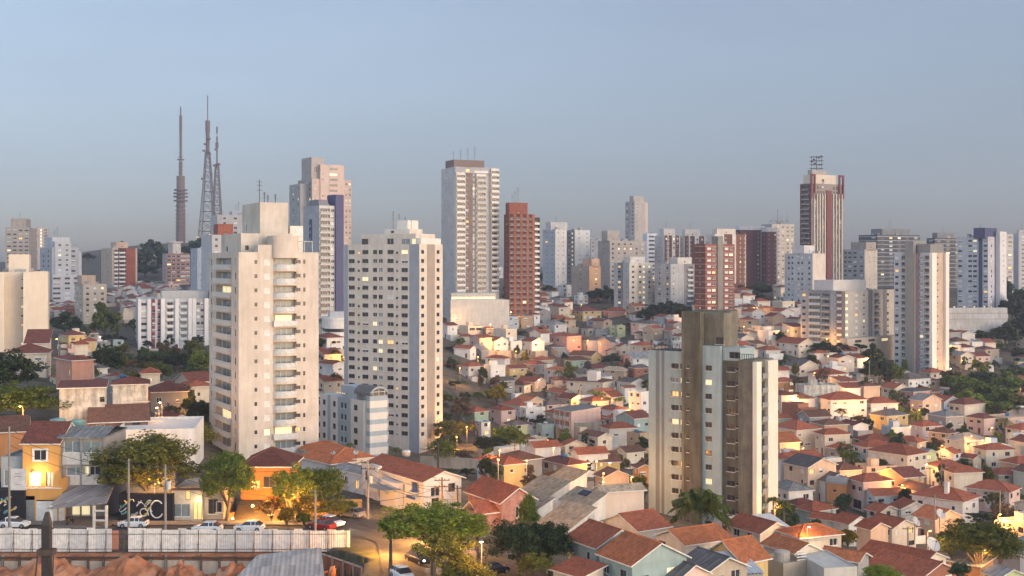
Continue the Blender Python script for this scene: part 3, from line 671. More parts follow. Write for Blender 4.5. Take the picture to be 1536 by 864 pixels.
def low_s():
    b = Bld('apartment_block', 'pale blue and white mid rise with arched glass top, before the cream window tower', 'apartment block', 480, 545, 583, 302, 38, clampw=(6, 40))
    w_, l = b.w, b.l; H = b.ztop(601); bl = plaster('pale blue render', (.36,.42,.46), .2); wh = plaster('white bay', (.68,.64,.58), .12); r = random.Random(3); fh = 2.85
    wins = []
    for i in range(8):
        z = H - .8 - (i+1)*fh
        if z < 0: break
        for u, ww in ((.10,1.4),(.34,1.4),(.52,1.0),(.60,1.0),(.83,1.8)): wins.append(('win', u*l, ww, z+.9, 1.4, 'dark'))
    hbands = []; z = H - .4
    while z > 0: hbands.append((z-2.75*.62, z, 1)); z -= fh
    b.block('wall', 0, w_, 0, l, -3, H, bl, [('win', .93*w_, .8, H-.8-(i+1)*fh+1, 1.2, 'dark') for i in range(7)], wins, [], [(0, .18*l, 1), (.25*l, .42*l, 1), (.72*l, l, 1)], [], [wh], parapet=.8)
    # banded bay with the barrel arch on top
    z0 = b.ztop(594); ba = MB(); x0, x1 = .12*w_, .82*w_
    b.block('bay', x0, x1, -1.6, -.002, -3, z0, bl, (), (), hb=[(z0-1.0-(i+1)*fh+.9, z0-1.0-i*fh-.25, 1) for i in range(9)], mats=[wh])
    n = 12; xc = (x0+x1)/2; rr = (x1-x0)/2
    arc = [(xc - rr*math.cos(math.pi*i/n), z0 + rr*.85*math.sin(math.pi*i/n)) for i in range(n+1)]
    ba.poly([(x, -1.6, z) for x, z in arc][::-1], 1)
    for (x, z), (u, v) in zip(arc, arc[1:]):
        ba.poly([(x,-1.9,z+.12),(u,-1.9,v+.12),(u,6,v+.12),(x,6,z+.12)][::-1], 0)
        ba.poly([(x,-1.9,z-.35),(u,-1.9,v-.35),(u,-1.9,v+.12),(x,-1.9,z+.12)], 2)
    ba.build('arched_roof', [M_DFRAME, M_GLASS, bl], b.root)
    gm = MB()
    for q in (-.33, 0, .33): gm.box(xc+q*rr*2-.06, xc+q*rr*2+.06, -1.7, -1.602, z0, z0+rr*.62)
    gm.box(x0, x1, -1.7, -1.602, z0+.9, z0+1.0); gm.build('window_bars', M_FRAME, b.root)
    b.block('corner_block', w_*.2, w_*.8, l*.25, l*.62, H-.802, b.ztop(578, b.D+10), bl)
    pk = MB()
    for i in range(5): pk.lathe([(0,0),(.14,.05),(.14,.25),(0,.3)], 6, 0, (-.3, l*.4+i*.9, H+.9))
    pk.build('roof_lamp', M_LIT, b.root)
    b.block('left_wing', 1.5, w_, l+.002, l+7, -3, H-1.2, wh, (), [('win', 1.5+k*2.6, 1.5, H-3.4-i*fh, 1.3, 'dark') for i in range(7) for k in range(2)], hb=[(H-1.9, H-1.3, 1)], mats=[M_DFRAME])
    b.finish()
low_s()
# ================================================================ mid-distance and far towers, left to right
BG, WH, CR, GR, PK, BR, RD = (.50,.45,.38), (.60,.60,.60), (.60,.54,.46), (.38,.38,.38), (.55,.43,.37), (.12,.065,.055), (.27,.10,.065)
def g4(s=.12, e=.88, k='w', n=4, w_=1.6, st='dark'): return [(k, s + (e - s) * i / max(1, n - 1), w_, st) for i in range(n)]
BLANK = (.66,.56,.44)
def t1(b, H):
    m = plaster('blank beige wing', BLANK, .12, .1)
    b.block('core', b.w*.22, b.w*.62, b.l*.2, b.l*.8, H-.902, b.ztop(381), m)
    b.block('blank_wing', b.w*.53, b.w, -5.5, -.002, -3, H, m)
    b.block('blank_wing', -1.5, b.w*.17, -3.5, -.002, -3, H-.05, m)
tower('windowless beige slab with two blank wings around a taller core, leftmost of the near towers', (-16, -6, 72), 408, 385, 20, BLANK, [('s', .50, .7)], stain=.12, extra=[t1], name='blank_tower')
tower('grey beige tower with rows of dark windows, behind the windowless beige slab', (0, 8, 44), 341, 900, 14, (.36,.32,.28), g4(.15,.88,'w',4,2.4), pent=[(.15,.8,.2,.8,328,(.34,.30,.26))], ant=1, hb=(.0,.5,(.42,.38,.34)))
tower('slender pink tower with a lit vertical strip, behind the stepped white tower', (40, 50, 73), 341, 1150, 20, (.42,.36,.35), [('w',.2,1.6),('t',.5,1.4,'litw'),('w',.8,2.5)], [('w',.5,8)], bR=[(.35,.65,(.5,.42,.38))])
def t4(b, H):
    m = plaster('white step', (.45,.46,.48), .15)
    b.block('step', b.w*.78, b.w*1.12, .5, b.l*.8, -3, b.ztop(377), m, [('win', b.w*.17, 2.0, 10+i*2.9, 1.2, 'dark') for i in range(22)])
    b.block('step', b.w*.1, b.w*.7, -.6, 5, 0, b.ztop(362), m, cols_to_items([('w',.3,1.6),('w',.75,1.6,'white')], b.w*.6, b.ztop(362), 2.9, 2, .06, random.Random(3)))
    b.block('balcony_stack', -.02, b.w*1.1, -1.6, -.602, 0, b.ztop(412), m, cols_to_items([('w',.14,4.2),('w',.5,3.0),('w',.85,4.2)], b.w*1.1, b.ztop(412), 2.9, 2, .06, random.Random(4)))
tower('white stepped tower with balconies and a crown of pipes, right of the windowless beige slab', (60, 78, 118), 371, 720, 34, (.37,.385,.41), [('w',.2,2.2),('w',.5,2.2),('w',.8,2.2)], [('w',.3,3.4),('w',.7,3.4)], pent=[(.1,.75,.2,.8,356,(.52,.53,.55))], extra=[t4], ant=2, lit=.07)
tower('small beige block with a square rooftop box, between two dark trees near the left edge', (112, 125, 160), 426, 640, 35, (.50,.43,.35), [('w',.18,1.4),('w',.5,1.4),('w',.82,1.4)], [('w',.3,1.2),('w',.7,1.2)], pent=[(.0,.6,.2,.7,413,(.48,.36,.27))])
tower('brick red and beige tower with white balcony bands, left of the hill trees', (152, 168, 206), 372, 860, 32, (.46,.37,.29), [('b',.16,2.6,'white'),('b',.40,4.2,'white')], [('w',.6,1.6)], bR=[(.24,.55,(.14,.055,.045)),(.55,.93,(.29,.09,.055))], pent=[(.25,.72,.2,.7,363,(.50,.37,.28))])
def t7(b, H):
    mb = MB(); mb.cyl(b.w*.42, b.l*.4, H-.9, b.ztop(364, b.D+8), 4.6, None, 18); mb.cyl(b.w*.42, b.l*.4, b.ztop(364, b.D+8), b.ztop(362, b.D+8), 6.2, None, 18); mb.build('round_tank', plaster('tank white', (.5,.47,.44), .2), b.root)
tower('white and brick banded tower with a round tank on top, on the tree covered hill', (243, 250, 285), 380, 900, 20, (.48,.40,.37), g4(.1,.9,'w',5,2.6), bR=[(.0,1,(.33,.20,.17))], pent=[(.3,.62,.2,.7,366,(.52,.48,.44))], hb=(.9,1.7,(.55,.48,.45)), extra=[t7])
tower('small green grey block among the hill trees, just right of the brick red tower', (205, 212, 238), 365, 1120, 20, (.32,.34,.30), g4(.2,.8,'w',3,1.6))
def t8(b, H):
    wh = plaster('white pilaster', (.66,.64,.62), .1)
    for u in (.015,.135,.30,.47,.63,.68,.83,.985): b.block('pilaster', max(0,u*b.w-.8), min(b.w, u*b.w+.8), -.9, -.002, -3, H+.2, wh)
    b.block('roof_storey', b.w*.30, b.w*.88, b.l*.3, b.l*.7, H-.902, b.ztop(437, b.D+6), plaster('grey roof storey', (.40,.40,.38), .2))
    b.block('podium', -2, b.w*1.1, -6, -1.0, -3, b.ztop(523), plaster('podium grey', (.46,.44,.41), .2))
tower('wide white slab block with maroon stripes and stacked balconies, left of the cream balcony tower', (184, 207, 330), 449, 545, 18, (.55,.55,.57), [('w',.07,2.4),('w',.19,1.2),('w',.25,1.2),('b',.385,3.0,'white'),('b',.55,3.0,'rail'),('w',.73,1.3),('w',.78,1.3),('b',.90,3.2,'rail')], [('b',.35,2.4,'rail'),('w',.65,1.3)], bR=[(.15,.205,(.22,.07,.085)),(.235,.27,(.22,.10,.11)),(.69,.81,(.40,.40,.42))], extra=[t8], name='apartment_block')
tower('narrow pale blue grey tower half hidden behind the cream balcony tower', (286, 296, 330), 372, 640, 22, (.38,.41,.45), [('w',.25,2.2),('w',.6,1.4)], [('w',.5,1.6)], bR=[(.0,.38,(.34,.40,.46))], lit=.12)
tower('grey white tower with a brick red rooftop box, behind the balcony tower roof at its left', (302, 318, 362), 352, 560, 24, (.46,.45,.46), [('w',.15,1.2),('w',.4,1.2)], [('s',.3,.9),('s',.7,.9)], pent=[(.28,.8,.2,.6,336,(.30,.10,.06))])
tower('distant white block with roof lamps seen just over the brick red rooftop box', (316, 326, 380), 322, 760, 20, (.48,.46,.45), [('w',.2,1.5),('w',.5,2.0)], pent=[(.45,.9,.2,.6,317,(.40,.42,.46))], ant=2)
def t10(b, H):
    m = plaster('pink upper block', PK, .15); g = plaster('grey upper block', (.36,.33,.32), .2)
    b.block('upper_block', b.w*.20, b.w*.80, -.6, b.l*.7, 10, b.ztop(246), m, cols_to_items([('s',.1,.9),('w',.55,4.5)], b.w*.6, b.ztop(246), 2.9, b.ztop(330), .05, random.Random(5)), (), [(.35*b.w*.6,.38*b.w*.6,1)], mats=[g])
    b.block('crown', b.w*.02, b.w*.34, b.l*.1, b.l*.8, H-1, b.ztop(236, b.D+4), g, [('win', b.w*.1, 2.0, b.ztop(258), 3, 'dark'), ('win', b.w*.24, 2.0, b.ztop(256), 3, 'dark')])
    b.block('side_wing', -4.2, -.002, b.l*.3, b.l*1.1, -3, b.ztop(275), plaster('grey wing', (.36,.36,.36), .2), (), cols_to_items([('w',.35,1.2),('w',.8,1.2)], b.l*.8, b.ztop(275), 2.9, b.ztop(410), .04, random.Random(6)))
    antenna(b, b.w*.85, 4, H-1, 10)
tower('tall pink and grey tower with a stepped crown, behind the white balcony strip', (447, 468, 527), 268, 650, 32, PK, [('s',.08,.9),('w',.87,1.0),('w',.96,1.0)], [('w',.3,1.2),('w',.6,1.2),('t',.85,1.6)], bL=[(.0,.5,(.34,.32,.32)),(.5,1,(.40,.38,.37))], extra=[t10])
def t11(b, H):
    pu = plaster('violet blue slab', (.085,.09,.165), .15, .1)
    b.block('blue_wall', b.w+.01, b.w+4.2, -1, 7, -3, b.ztop(291), pu)
    b.block('blue_panel', -.15, -.003, b.l*.45, b.l*.62, b.ztop(362), b.ztop(328), pu, (), [('win', 1.2, 1.0, b.ztop(362)+1+i*2.9, 1.2, 'pale') for i in range(3)])
    b.block('roof_storey', b.w*.1, b.w*.7, 2, b.l*.7, H-.902, b.ztop(299), plaster('slate storey', (.22,.22,.26), .2))
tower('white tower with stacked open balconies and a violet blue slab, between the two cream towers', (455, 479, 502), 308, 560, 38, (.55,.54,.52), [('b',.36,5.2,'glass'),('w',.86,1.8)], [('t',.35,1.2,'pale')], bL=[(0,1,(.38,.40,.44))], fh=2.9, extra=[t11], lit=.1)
def curved_podium():
    b = Bld('curved_building', 'low white curved building at the foot of the balcony strip tower', 'building', 478, 486, 520, 500, 14, clampw=(6, 40))
    H = b.ztop(476); m = W('white'); mb = MB(); n = 14; w_ = b.w + 3
    def ring(k): return [(w_/2 - (w_/2+k)*math.cos(math.pi*i/n), -(5+k)*math.sin(math.pi*i/n)) for i in range(n+1)] + [(w_+k, 10), (-k, 10)]
    for z0, z1, k, mi in ((-3, H*.45, 0, 0), (H*.45, H*.58, -.35, 1), (H*.58, H*.9, 0, 0), (H*.9, H, .3, 0)):
        rg = ring(k)
        for a, c in zip(rg, rg[1:]+rg[:1]): mb.poly([(*a, z0), (*c, z0), (*c, z1), (*a, z1)], mi)
        mb.poly([(*p, z1) for p in rg], 0); mb.poly([(*p, z0) for p in rg][::-1], 0)
    mb.build('wall', [m, M_GLASS], b.root)
    b.block('upper_floor', w_*.2, w_*.9, 1, 8, H-.01, b.ztop(468), plaster('grey upper floor', (.42,.44,.45), .2))
curved_podium()
def t12(b, H):
    br = plaster('brown band', (.22,.17,.15), .12); gy = plaster('grey side', (.34,.34,.36), .15); wh = plaster('white bay', (.62,.61,.60), .1)
    b.block('crown', b.w*.02, b.w*.74, b.l*.12, b.l*.75, H-.902, b.ztop(240, b.D+5), br, (), [('win', 3+k*5, 1.5, H+1.2, 3.5, 'blind') for k in range(3)])
    b.block('bay', b.w*.02, b.w*.22, -1.4, -.002, 8, H-3, wh, cols_to_items([('b',.5,4.6,'white')], b.w*.2, H-3, 2.9, 12, .03, random.Random(2)))
    b.block('bay', b.w*.50, b.w*.72, -1.1, -.002, 8, H-3.4, wh, cols_to_items([('b',.5,5.0,'glass')], b.w*.22, H-3.4, 2.9, 12, .08, random.Random(7)))
    b.block('bay', b.w*.84, b.w*1.03, -1.5, -.002, 8, H-.4, wh, cols_to_items([('b',.5,4.2,'white')], b.w*.19, H-.4, 2.9, 12, .03, random.Random(9)))
    b.block('lit_floor', b.w*.0, b.w*.85, -.6, -.003, H-3.2, H-.2, gy, [('win', b.w*.3, 2.2, H-2.6, 1.6, 'lit'), ('win', b.w*.62, 8, H-2.9, 1.2, 'blind')])
    for k in range(4): antenna(b, b.w*(.1+.17*k), b.l*.4, b.ztop(240, b.D+5)-.1, 5+k)
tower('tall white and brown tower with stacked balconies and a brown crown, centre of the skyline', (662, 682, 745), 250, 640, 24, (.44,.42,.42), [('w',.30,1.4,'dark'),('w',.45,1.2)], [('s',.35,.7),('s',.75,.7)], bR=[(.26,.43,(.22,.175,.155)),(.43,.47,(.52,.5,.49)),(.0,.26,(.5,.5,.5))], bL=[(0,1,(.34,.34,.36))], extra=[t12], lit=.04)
def podium():
    b = Bld('podium_block', 'white two level podium under the tall white and brown tower', 'building', 664, 676, 764, 612, 10, clampw=(6, 60))
    H = b.ztop(450); m = plaster('podium white', (.52,.50,.46), .2)
    b.block('wall', 0, b.w, 0, 16, -6, H, m, [], (), parapet=.8)
    b.block('upper_deck', b.w*.02, b.w*.78, 2, 15, H-.802, b.ztop(440), m, [('win', b.w*(.1+.11*k), 6, H+.3, 1.3, 'litw') for k in range(6)])
    b.finish()
podium()
tower('dark brick red tower with dark balconies on its right edge and a blank brick crown', (756, 764, 802), 321, 640, 18, (.24,.085,.055), [('h',.10,2.0,'none'),('h',.36,2.0,'none'),('h',.60,2.0,'none'),('h',.84,1.5,'none')], [('s',.5,.8)], bR=[(.02,.18,(.10,.04,.03)),(.18,.28,(.30,.115,.07)),(.28,.44,(.10,.04,.03)),(.44,.52,(.33,.12,.075)),(.52,.68,(.11,.045,.035)),(.68,.77,(.36,.14,.085)),(.77,.91,(.11,.045,.035)),(.91,1,(.36,.14,.085))], pent=[(.02,.74,.1,.8,304,(.25,.09,.06))], lit=.02, ant=3,
    extra=[lambda b, H: b.block('balcony_wing', b.w, b.w+3.4, 1.5, b.l*.9, 0, H-1.5, plaster('dark balcony wing', (.10,.075,.065), .2), cols_to_items([('b',.5,2.6,'white')], 3.4, H-1.5, 2.9, 3, .04, random.Random(1)))])
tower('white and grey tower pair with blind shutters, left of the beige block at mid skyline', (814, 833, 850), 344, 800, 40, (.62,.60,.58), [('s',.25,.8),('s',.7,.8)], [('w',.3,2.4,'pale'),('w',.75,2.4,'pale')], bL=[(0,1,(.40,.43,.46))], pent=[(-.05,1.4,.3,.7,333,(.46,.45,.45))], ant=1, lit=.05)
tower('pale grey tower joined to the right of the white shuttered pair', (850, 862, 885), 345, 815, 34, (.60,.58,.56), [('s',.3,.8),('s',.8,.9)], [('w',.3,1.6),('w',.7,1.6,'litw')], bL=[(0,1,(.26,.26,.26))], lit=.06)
tower('low beige block with a few dark openings, at the foot of the white shuttered pair', (857, 884, 901), 399, 745, 48, (.56,.34,.20), [('w',.6,2.2)], [('s',.5,1.2)], bL=[(0,1,(.38,.32,.27))], pent=[(.2,.9,.0,.5,388,(.50,.34,.24))], lit=.03)
tower('small grey block behind the beige block, left of the wide beige tower', (880, 886, 903), 360, 930, 25, (.34,.35,.37), g4(.2,.8,'w',2,1.6))
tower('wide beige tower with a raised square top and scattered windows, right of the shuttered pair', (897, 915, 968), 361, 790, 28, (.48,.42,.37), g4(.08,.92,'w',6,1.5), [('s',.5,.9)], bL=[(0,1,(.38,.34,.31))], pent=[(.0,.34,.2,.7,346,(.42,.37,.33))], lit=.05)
def t18(b, H):
    b.block('right_wing', b.w, b.w+5, 2, b.l*.9, -3, b.ztop(303), plaster('beige wing', (.50,.43,.38), .15), cols_to_items([('s',.3,.8)], 5, b.ztop(303), 3, 20, .02, random.Random(1)))
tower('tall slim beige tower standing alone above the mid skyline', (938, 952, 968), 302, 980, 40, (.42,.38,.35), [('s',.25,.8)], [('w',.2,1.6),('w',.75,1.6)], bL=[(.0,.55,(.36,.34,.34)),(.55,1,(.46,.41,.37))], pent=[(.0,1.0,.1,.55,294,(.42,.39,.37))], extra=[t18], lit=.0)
tower('small white tower with a stepped white top, in front of the tall slim beige tower', (964, 970, 985), 350, 860, 22, (.58,.60,.64), [('w',.5,4.5)], hb=(.0,1.0,(.62,.63,.66)))
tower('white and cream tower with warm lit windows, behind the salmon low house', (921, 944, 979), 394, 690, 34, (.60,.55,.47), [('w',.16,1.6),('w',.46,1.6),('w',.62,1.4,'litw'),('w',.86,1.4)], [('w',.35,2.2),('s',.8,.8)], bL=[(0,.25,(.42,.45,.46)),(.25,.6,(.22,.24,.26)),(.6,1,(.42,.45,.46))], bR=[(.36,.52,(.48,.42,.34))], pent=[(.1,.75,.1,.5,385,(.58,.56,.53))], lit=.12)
for i, (pl, pc, pr, tp) in enumerate(((982, 996, 1020, 353), (1018, 1026, 1058, 354))):
    tower(['white tower with dark brown window panels, left twin at mid skyline', 'white tower with dark brown window panels, right twin beside the brick banded tower'][i], (pl, pc, pr), tp, 800 + 12 * i, 28, (.56,.54,.52), [('w',.15,1.0,'white'),('w',.32,1.0,'white'),('w',.62,1.2),('w',.85,1.2)], [('s',.5,.8)], bR=[(.02,.22,BR),(.28,.5,BR),(.70,.95,(.15,.085,.075))], pent=[(.1,.8,.2,.7,343 + i, (.56,.53,.50))], ant=1, lit=.05)
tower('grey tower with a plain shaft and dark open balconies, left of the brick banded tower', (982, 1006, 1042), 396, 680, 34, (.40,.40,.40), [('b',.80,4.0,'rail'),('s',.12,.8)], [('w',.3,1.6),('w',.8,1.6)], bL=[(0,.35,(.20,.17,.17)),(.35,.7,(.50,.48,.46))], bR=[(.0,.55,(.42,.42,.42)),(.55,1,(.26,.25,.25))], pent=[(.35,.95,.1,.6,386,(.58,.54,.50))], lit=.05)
def t23(b, H):
    b.block('concrete_shaft', b.w*.40, b.w*.58, -.5, b.l*.5, 0, b.ztop(354), plaster('grey shaft', (.25,.25,.22), .25))
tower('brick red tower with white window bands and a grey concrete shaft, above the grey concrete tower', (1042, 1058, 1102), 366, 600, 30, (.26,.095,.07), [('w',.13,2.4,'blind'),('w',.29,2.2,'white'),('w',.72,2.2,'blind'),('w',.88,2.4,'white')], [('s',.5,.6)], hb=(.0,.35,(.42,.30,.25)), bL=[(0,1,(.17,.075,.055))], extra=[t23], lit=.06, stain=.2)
tower('cream tower with brown panels and small white windows, behind the brick banded tower', (1058, 1072, 1119), 351, 740, 26, (.58,.53,.48), [('s',.35,1.0,'white'),('w',.62,1.2,'blind'),('w',.82,1.0,'white'),('w',.95,1.0,'white')], bR=[(.30,.56,(.15,.075,.055)),(.68,.98,(.20,.09,.06))], pent=[(.1,.7,.1,.6,343,(.60,.54,.48))], lit=.05)
for i, (pl, pc, pr) in enumerate(((1103, 1110, 1146), (1146, 1150, 1167))):
    tower(['plum brown tower with white bands, left of its joined twin', 'plum brown narrow tower with white bands, joined to its wider twin'][i], (pl, pc, pr), 344 + i * 3, 800, 22, (.135,.065,.065), [('s',.2,.9,'white'),('s',.75,.9,'white')], [('s',.5,.8)], bR=[(.86,1,(.50,.49,.50))], pent=[(-.02,1.02,-.02,.9,339 + i * 2,(.55,.55,.57))], lit=.05, parapet=.3)
def t26(b, H):
    mb = MB(); zz = H - .5
    for i in range(9): mb.beam((b.w*(.05+.1*i), b.l*.3, zz), (b.w*(.05+.1*i), b.l*.3, zz+3.0+2*(i % 3)), .18)
    for i in range(4): mb.lathe([(0,0),(1.1,.1),(1.2,.5),(0,.7)], 8, 0, (b.w*(.1+.25*i), b.l*.3, zz+2.5))
    mb.beam((b.w*.45, b.l*.4, zz), (b.w*.45, b.l*.4, zz+11), .3); mb.build('telecom_mast', M_METAL, b.root)
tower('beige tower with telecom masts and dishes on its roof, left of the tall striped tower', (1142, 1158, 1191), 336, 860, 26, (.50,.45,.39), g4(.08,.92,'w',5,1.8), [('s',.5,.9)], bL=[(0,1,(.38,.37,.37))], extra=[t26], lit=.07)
def t27(b, H):
    mr = plaster('maroon frame', (.19,.065,.06), .15); cr = plaster('cream stripe fin', (.55,.48,.40), .1); dk = M_DFRAME
    for u in (.07,.16,.24,.32,.40,.66,.75,.84,.93): b.block('fin', u*b.w-.38, u*b.w+.38, -1.0, -.002, 0, H-6, cr)
    b.block('maroon_strip', .46*b.w, .60*b.w, -.7, -.003, 0, H-4, mr)
    b.block('upper_floors', b.w*.02, b.w*.82, b.l*.08, b.l*.8, H-.902, b.ztop(262, b.D+4), cr, [('win', 3, 1.2, H+1, 2, 'dark'), ('win', 10, 2, H, 3, 'dark')])
    b.block('upper_floors', b.w*.1, b.w*.55, b.l*.2, b.l*.6, b.ztop(262, b.D+4)-.003, b.ztop(255, b.D+6), plaster('grey top', (.36,.33,.31), .2))
    # portal frames at both shoulders
    f = MB()
    for xa, xb in ((-1.0, b.w*.10), (b.w*.84, b.w*.99)):
        f.box(xa, xa+.9, -1.1, -.1, H-9, H+4.6); f.box(xb-.9, xb, -1.1, -.1, H-9, H+4.6); f.box(xa, xb, -1.12, -.08, H+4.6, H+5.8)
    f.build('portal_frame', mr, b.root)
    zz = b.ztop(255, b.D+6); t = MB()
    for x, y in ((-2.2,-2.2),(2.2,-2.2),(2.2,2.2),(-2.2,2.2)): t.beam((b.w*.3+x, b.l*.4+y, zz), (b.w*.3+x, b.l*.4+y, zz+9), .16)
    for k in range(4):
        z = zz+1+2.4*k; q = [(b.w*.3+x, b.l*.4+y, z) for x, y in ((-3,-3),(3,-3),(3,3),(-3,3))]
        for a, c in zip(q, q[1:]+q[:1]): t.beam(a, c, .14)
    for k in range(6): t.lathe([(0,0),(.7,.1),(.7,.9),(0,1.0)], 8, 0, (b.w*.3+2.6*math.cos(k*1.1), b.l*.4+3*math.sin(k*1.1), zz+3+k))
    t.build('telecom_mast', M_IRON, b.root)
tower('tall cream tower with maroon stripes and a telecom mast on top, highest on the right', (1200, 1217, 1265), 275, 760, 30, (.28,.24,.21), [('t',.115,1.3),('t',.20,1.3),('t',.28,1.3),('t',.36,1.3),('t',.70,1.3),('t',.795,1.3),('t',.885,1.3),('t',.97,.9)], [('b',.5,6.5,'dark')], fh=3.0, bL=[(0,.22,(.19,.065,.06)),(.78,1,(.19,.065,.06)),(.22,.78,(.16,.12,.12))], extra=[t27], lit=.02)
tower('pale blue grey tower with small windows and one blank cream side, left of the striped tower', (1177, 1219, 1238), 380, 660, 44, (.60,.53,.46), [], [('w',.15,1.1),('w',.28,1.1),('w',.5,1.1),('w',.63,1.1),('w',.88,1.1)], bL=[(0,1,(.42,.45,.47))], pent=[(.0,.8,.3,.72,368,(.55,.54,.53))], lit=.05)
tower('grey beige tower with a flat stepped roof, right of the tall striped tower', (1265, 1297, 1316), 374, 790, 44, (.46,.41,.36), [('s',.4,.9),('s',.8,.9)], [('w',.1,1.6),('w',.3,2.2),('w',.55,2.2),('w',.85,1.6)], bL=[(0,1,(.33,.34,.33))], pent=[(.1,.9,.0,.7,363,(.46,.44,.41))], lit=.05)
tower('wide dark tower banded with white balconies and a stepped roof, behind the white slab tower', (1288, 1316, 1380), 352, 880, 28, (.085,.09,.095), g4(.12,.9,'w',5,3.0), g4(.2,.8,'w',2,4), hb=(.05,.6,(.36,.37,.38)), pent=[(.2,.85,.2,.8,343,(.22,.23,.23))], ant=2, lit=.05)
def t31(b, H):
    wh = plaster('white roof block', (.60,.57,.53), .12)
    b.block('roof_block', b.w*.02, b.w*.62, b.l*.2, b.l*.7, H-.902, b.ztop(420, b.D+7), wh)
    b.block('roof_block', -.0, b.w*.02-.01, b.l*.2, b.l*.66, H-.903, b.ztop(421, b.D+7), plaster('grey roof block', (.44,.46,.48), .15))
    b.block('brown_column', -.6, b.w*.05, -.6, 2.2, -3, H-.3, plaster('brown column', (.16,.13,.125), .15), [], [('win', 1.4, 2.6, H-2.6-i*2.9, 1.0, 'blind') for i in range(12)])
    b.block('base', -2, b.w*1.2, -4.5, -.62, -4, b.ztop(508, b.D-4), plaster('base beige', (.46,.41,.34), .15), [('win', b.w*(.2+.25*i), 5, b.ztop(515, b.D-4), 1.2, 'litw' if i == 2 else 'dark') for i in range(4)])
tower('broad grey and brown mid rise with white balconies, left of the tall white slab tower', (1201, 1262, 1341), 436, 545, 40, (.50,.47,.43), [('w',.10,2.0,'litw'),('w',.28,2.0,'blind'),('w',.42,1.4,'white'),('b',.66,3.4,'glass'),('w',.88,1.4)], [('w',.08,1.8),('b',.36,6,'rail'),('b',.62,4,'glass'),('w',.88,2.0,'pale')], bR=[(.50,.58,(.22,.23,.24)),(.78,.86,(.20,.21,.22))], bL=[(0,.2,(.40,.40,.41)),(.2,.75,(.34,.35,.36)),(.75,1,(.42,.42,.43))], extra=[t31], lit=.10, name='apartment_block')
def t32(b, H):
    fin = plaster('white fin', (.70,.65,.59), .08); gy = plaster('grey column', (.24,.235,.22), .15)
    b.block('fin', .0, 4.2, -1.3, -.002, -4, H-.1, fin); b.block('fin', b.w-3.0, b.w+.3, -1.3, -.003, -5, H-.2, fin)
    b.block('grey_column', -.9, -.002, b.l*.42, b.l*.66, -3, b.ztop(361), gy)
    b.block('grey_top', 0, b.w*.7, b.l*.42, b.l*.66, H-.902, b.ztop(361), gy)
    b.block('roof_block', b.w*.1, b.w*.9, b.l*.02, b.l*.38, H-.903, b.ztop(366), gy)
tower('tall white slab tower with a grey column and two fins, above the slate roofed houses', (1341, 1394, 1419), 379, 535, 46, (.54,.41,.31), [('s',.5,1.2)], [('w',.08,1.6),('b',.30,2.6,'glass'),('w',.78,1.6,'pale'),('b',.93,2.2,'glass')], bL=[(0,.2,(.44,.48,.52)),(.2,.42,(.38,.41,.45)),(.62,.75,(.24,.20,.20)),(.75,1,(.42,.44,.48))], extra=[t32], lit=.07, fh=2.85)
tower('dark tower with white balcony bands, between the white slab tower and the blue striped tower', (1390, 1402, 1442), 357, 900, 24, (.085,.09,.09), g4(.15,.85,'w',3,3.6), [('w',.5,4)], hb=(.05,.6,(.33,.33,.34)), pent=[(.15,.8,.2,.8,349,(.20,.20,.20))], ant=1, lit=.05)
def t34(b, H):
    bl = plaster('navy strip', (.07,.08,.14), .12)
    b.block('blue_top', b.w*-.1, b.w*.75, b.l*.05, b.l*.42, H-.902, b.ztop(342, b.D+5), bl)
    b.block('blue_strip', -.5, -.002, b.l*.18, b.l*.29, 0, H+.3, bl)
    b.block('right_wing', b.w*.55, b.w*1.02, -2.5, -.003, 0, b.ztop(347), plaster('white wing', (.58,.57,.57), .1), cols_to_items([('s',.5,1.0)], b.w*.5, b.ztop(347), 2.9, 3, .05, random.Random(1)))
tower('white tower with navy blue stripes on a white retaining wall, near the right edge', (1436, 1482, 1503), 355, 700, 44, (.46,.46,.50), [('w',.25,1.2)], [('w',.09,2.2),('w',.42,2.2),('w',.58,2.2),('w',.76,2.2),('w',.92,2.2)], bL=[(0,1,(.48,.50,.52))], bR=[(.46,.54,(.08,.09,.16))], extra=[t34], ant=3, lit=.06)
tower('beige tower with balcony bands peeping behind the blue striped tower', (1488, 1495, 1520), 351, 820, 22, (.42,.40,.37), g4(.2,.8,'w',2,3), hb=(.0,.6,(.5,.47,.43)))
tower('grey tower cut by the right edge of the view', (1522, 1528, 1560), 350, 840, 22, (.40,.40,.42), g4(.2,.8,'w',3,2.2), pent=[(.1,.5,.2,.6,345,(.42,.42,.42))], ant=1)
tower('distant pale block low on the skyline behind the tall brown and white tower', (690, 700, 770), 400, 1300, 24, (.50,.48,.47), g4(.1,.9,'w',6,2))
# retaining wall below the blue striped tower
def ret_wall():
    b = Bld('retaining_wall', 'long white stained retaining wall under the blue striped tower', 'wall', 1400, 1412, 1505, 640, 6, wl=(36, 4))
    H = b.ztop(462); b.block('wall_face', 0, b.w, 0, 4, -12, H, plaster('stained white wall', (.50,.49,.47), .4, .12), hb=[(H-3, H-2.6, 1), (H-6, H-5.7, 1)], mats=[W('grey')])
    lp = MB()
    for k in range(5): lp.lathe([(0,0),(.5,.1),(.5,.5),(0,.6)], 8, 0, (2+k*5.5, 1, H+.2))
    lp.build('wall_lamp', M_LITW, b.root)
ret_wall()
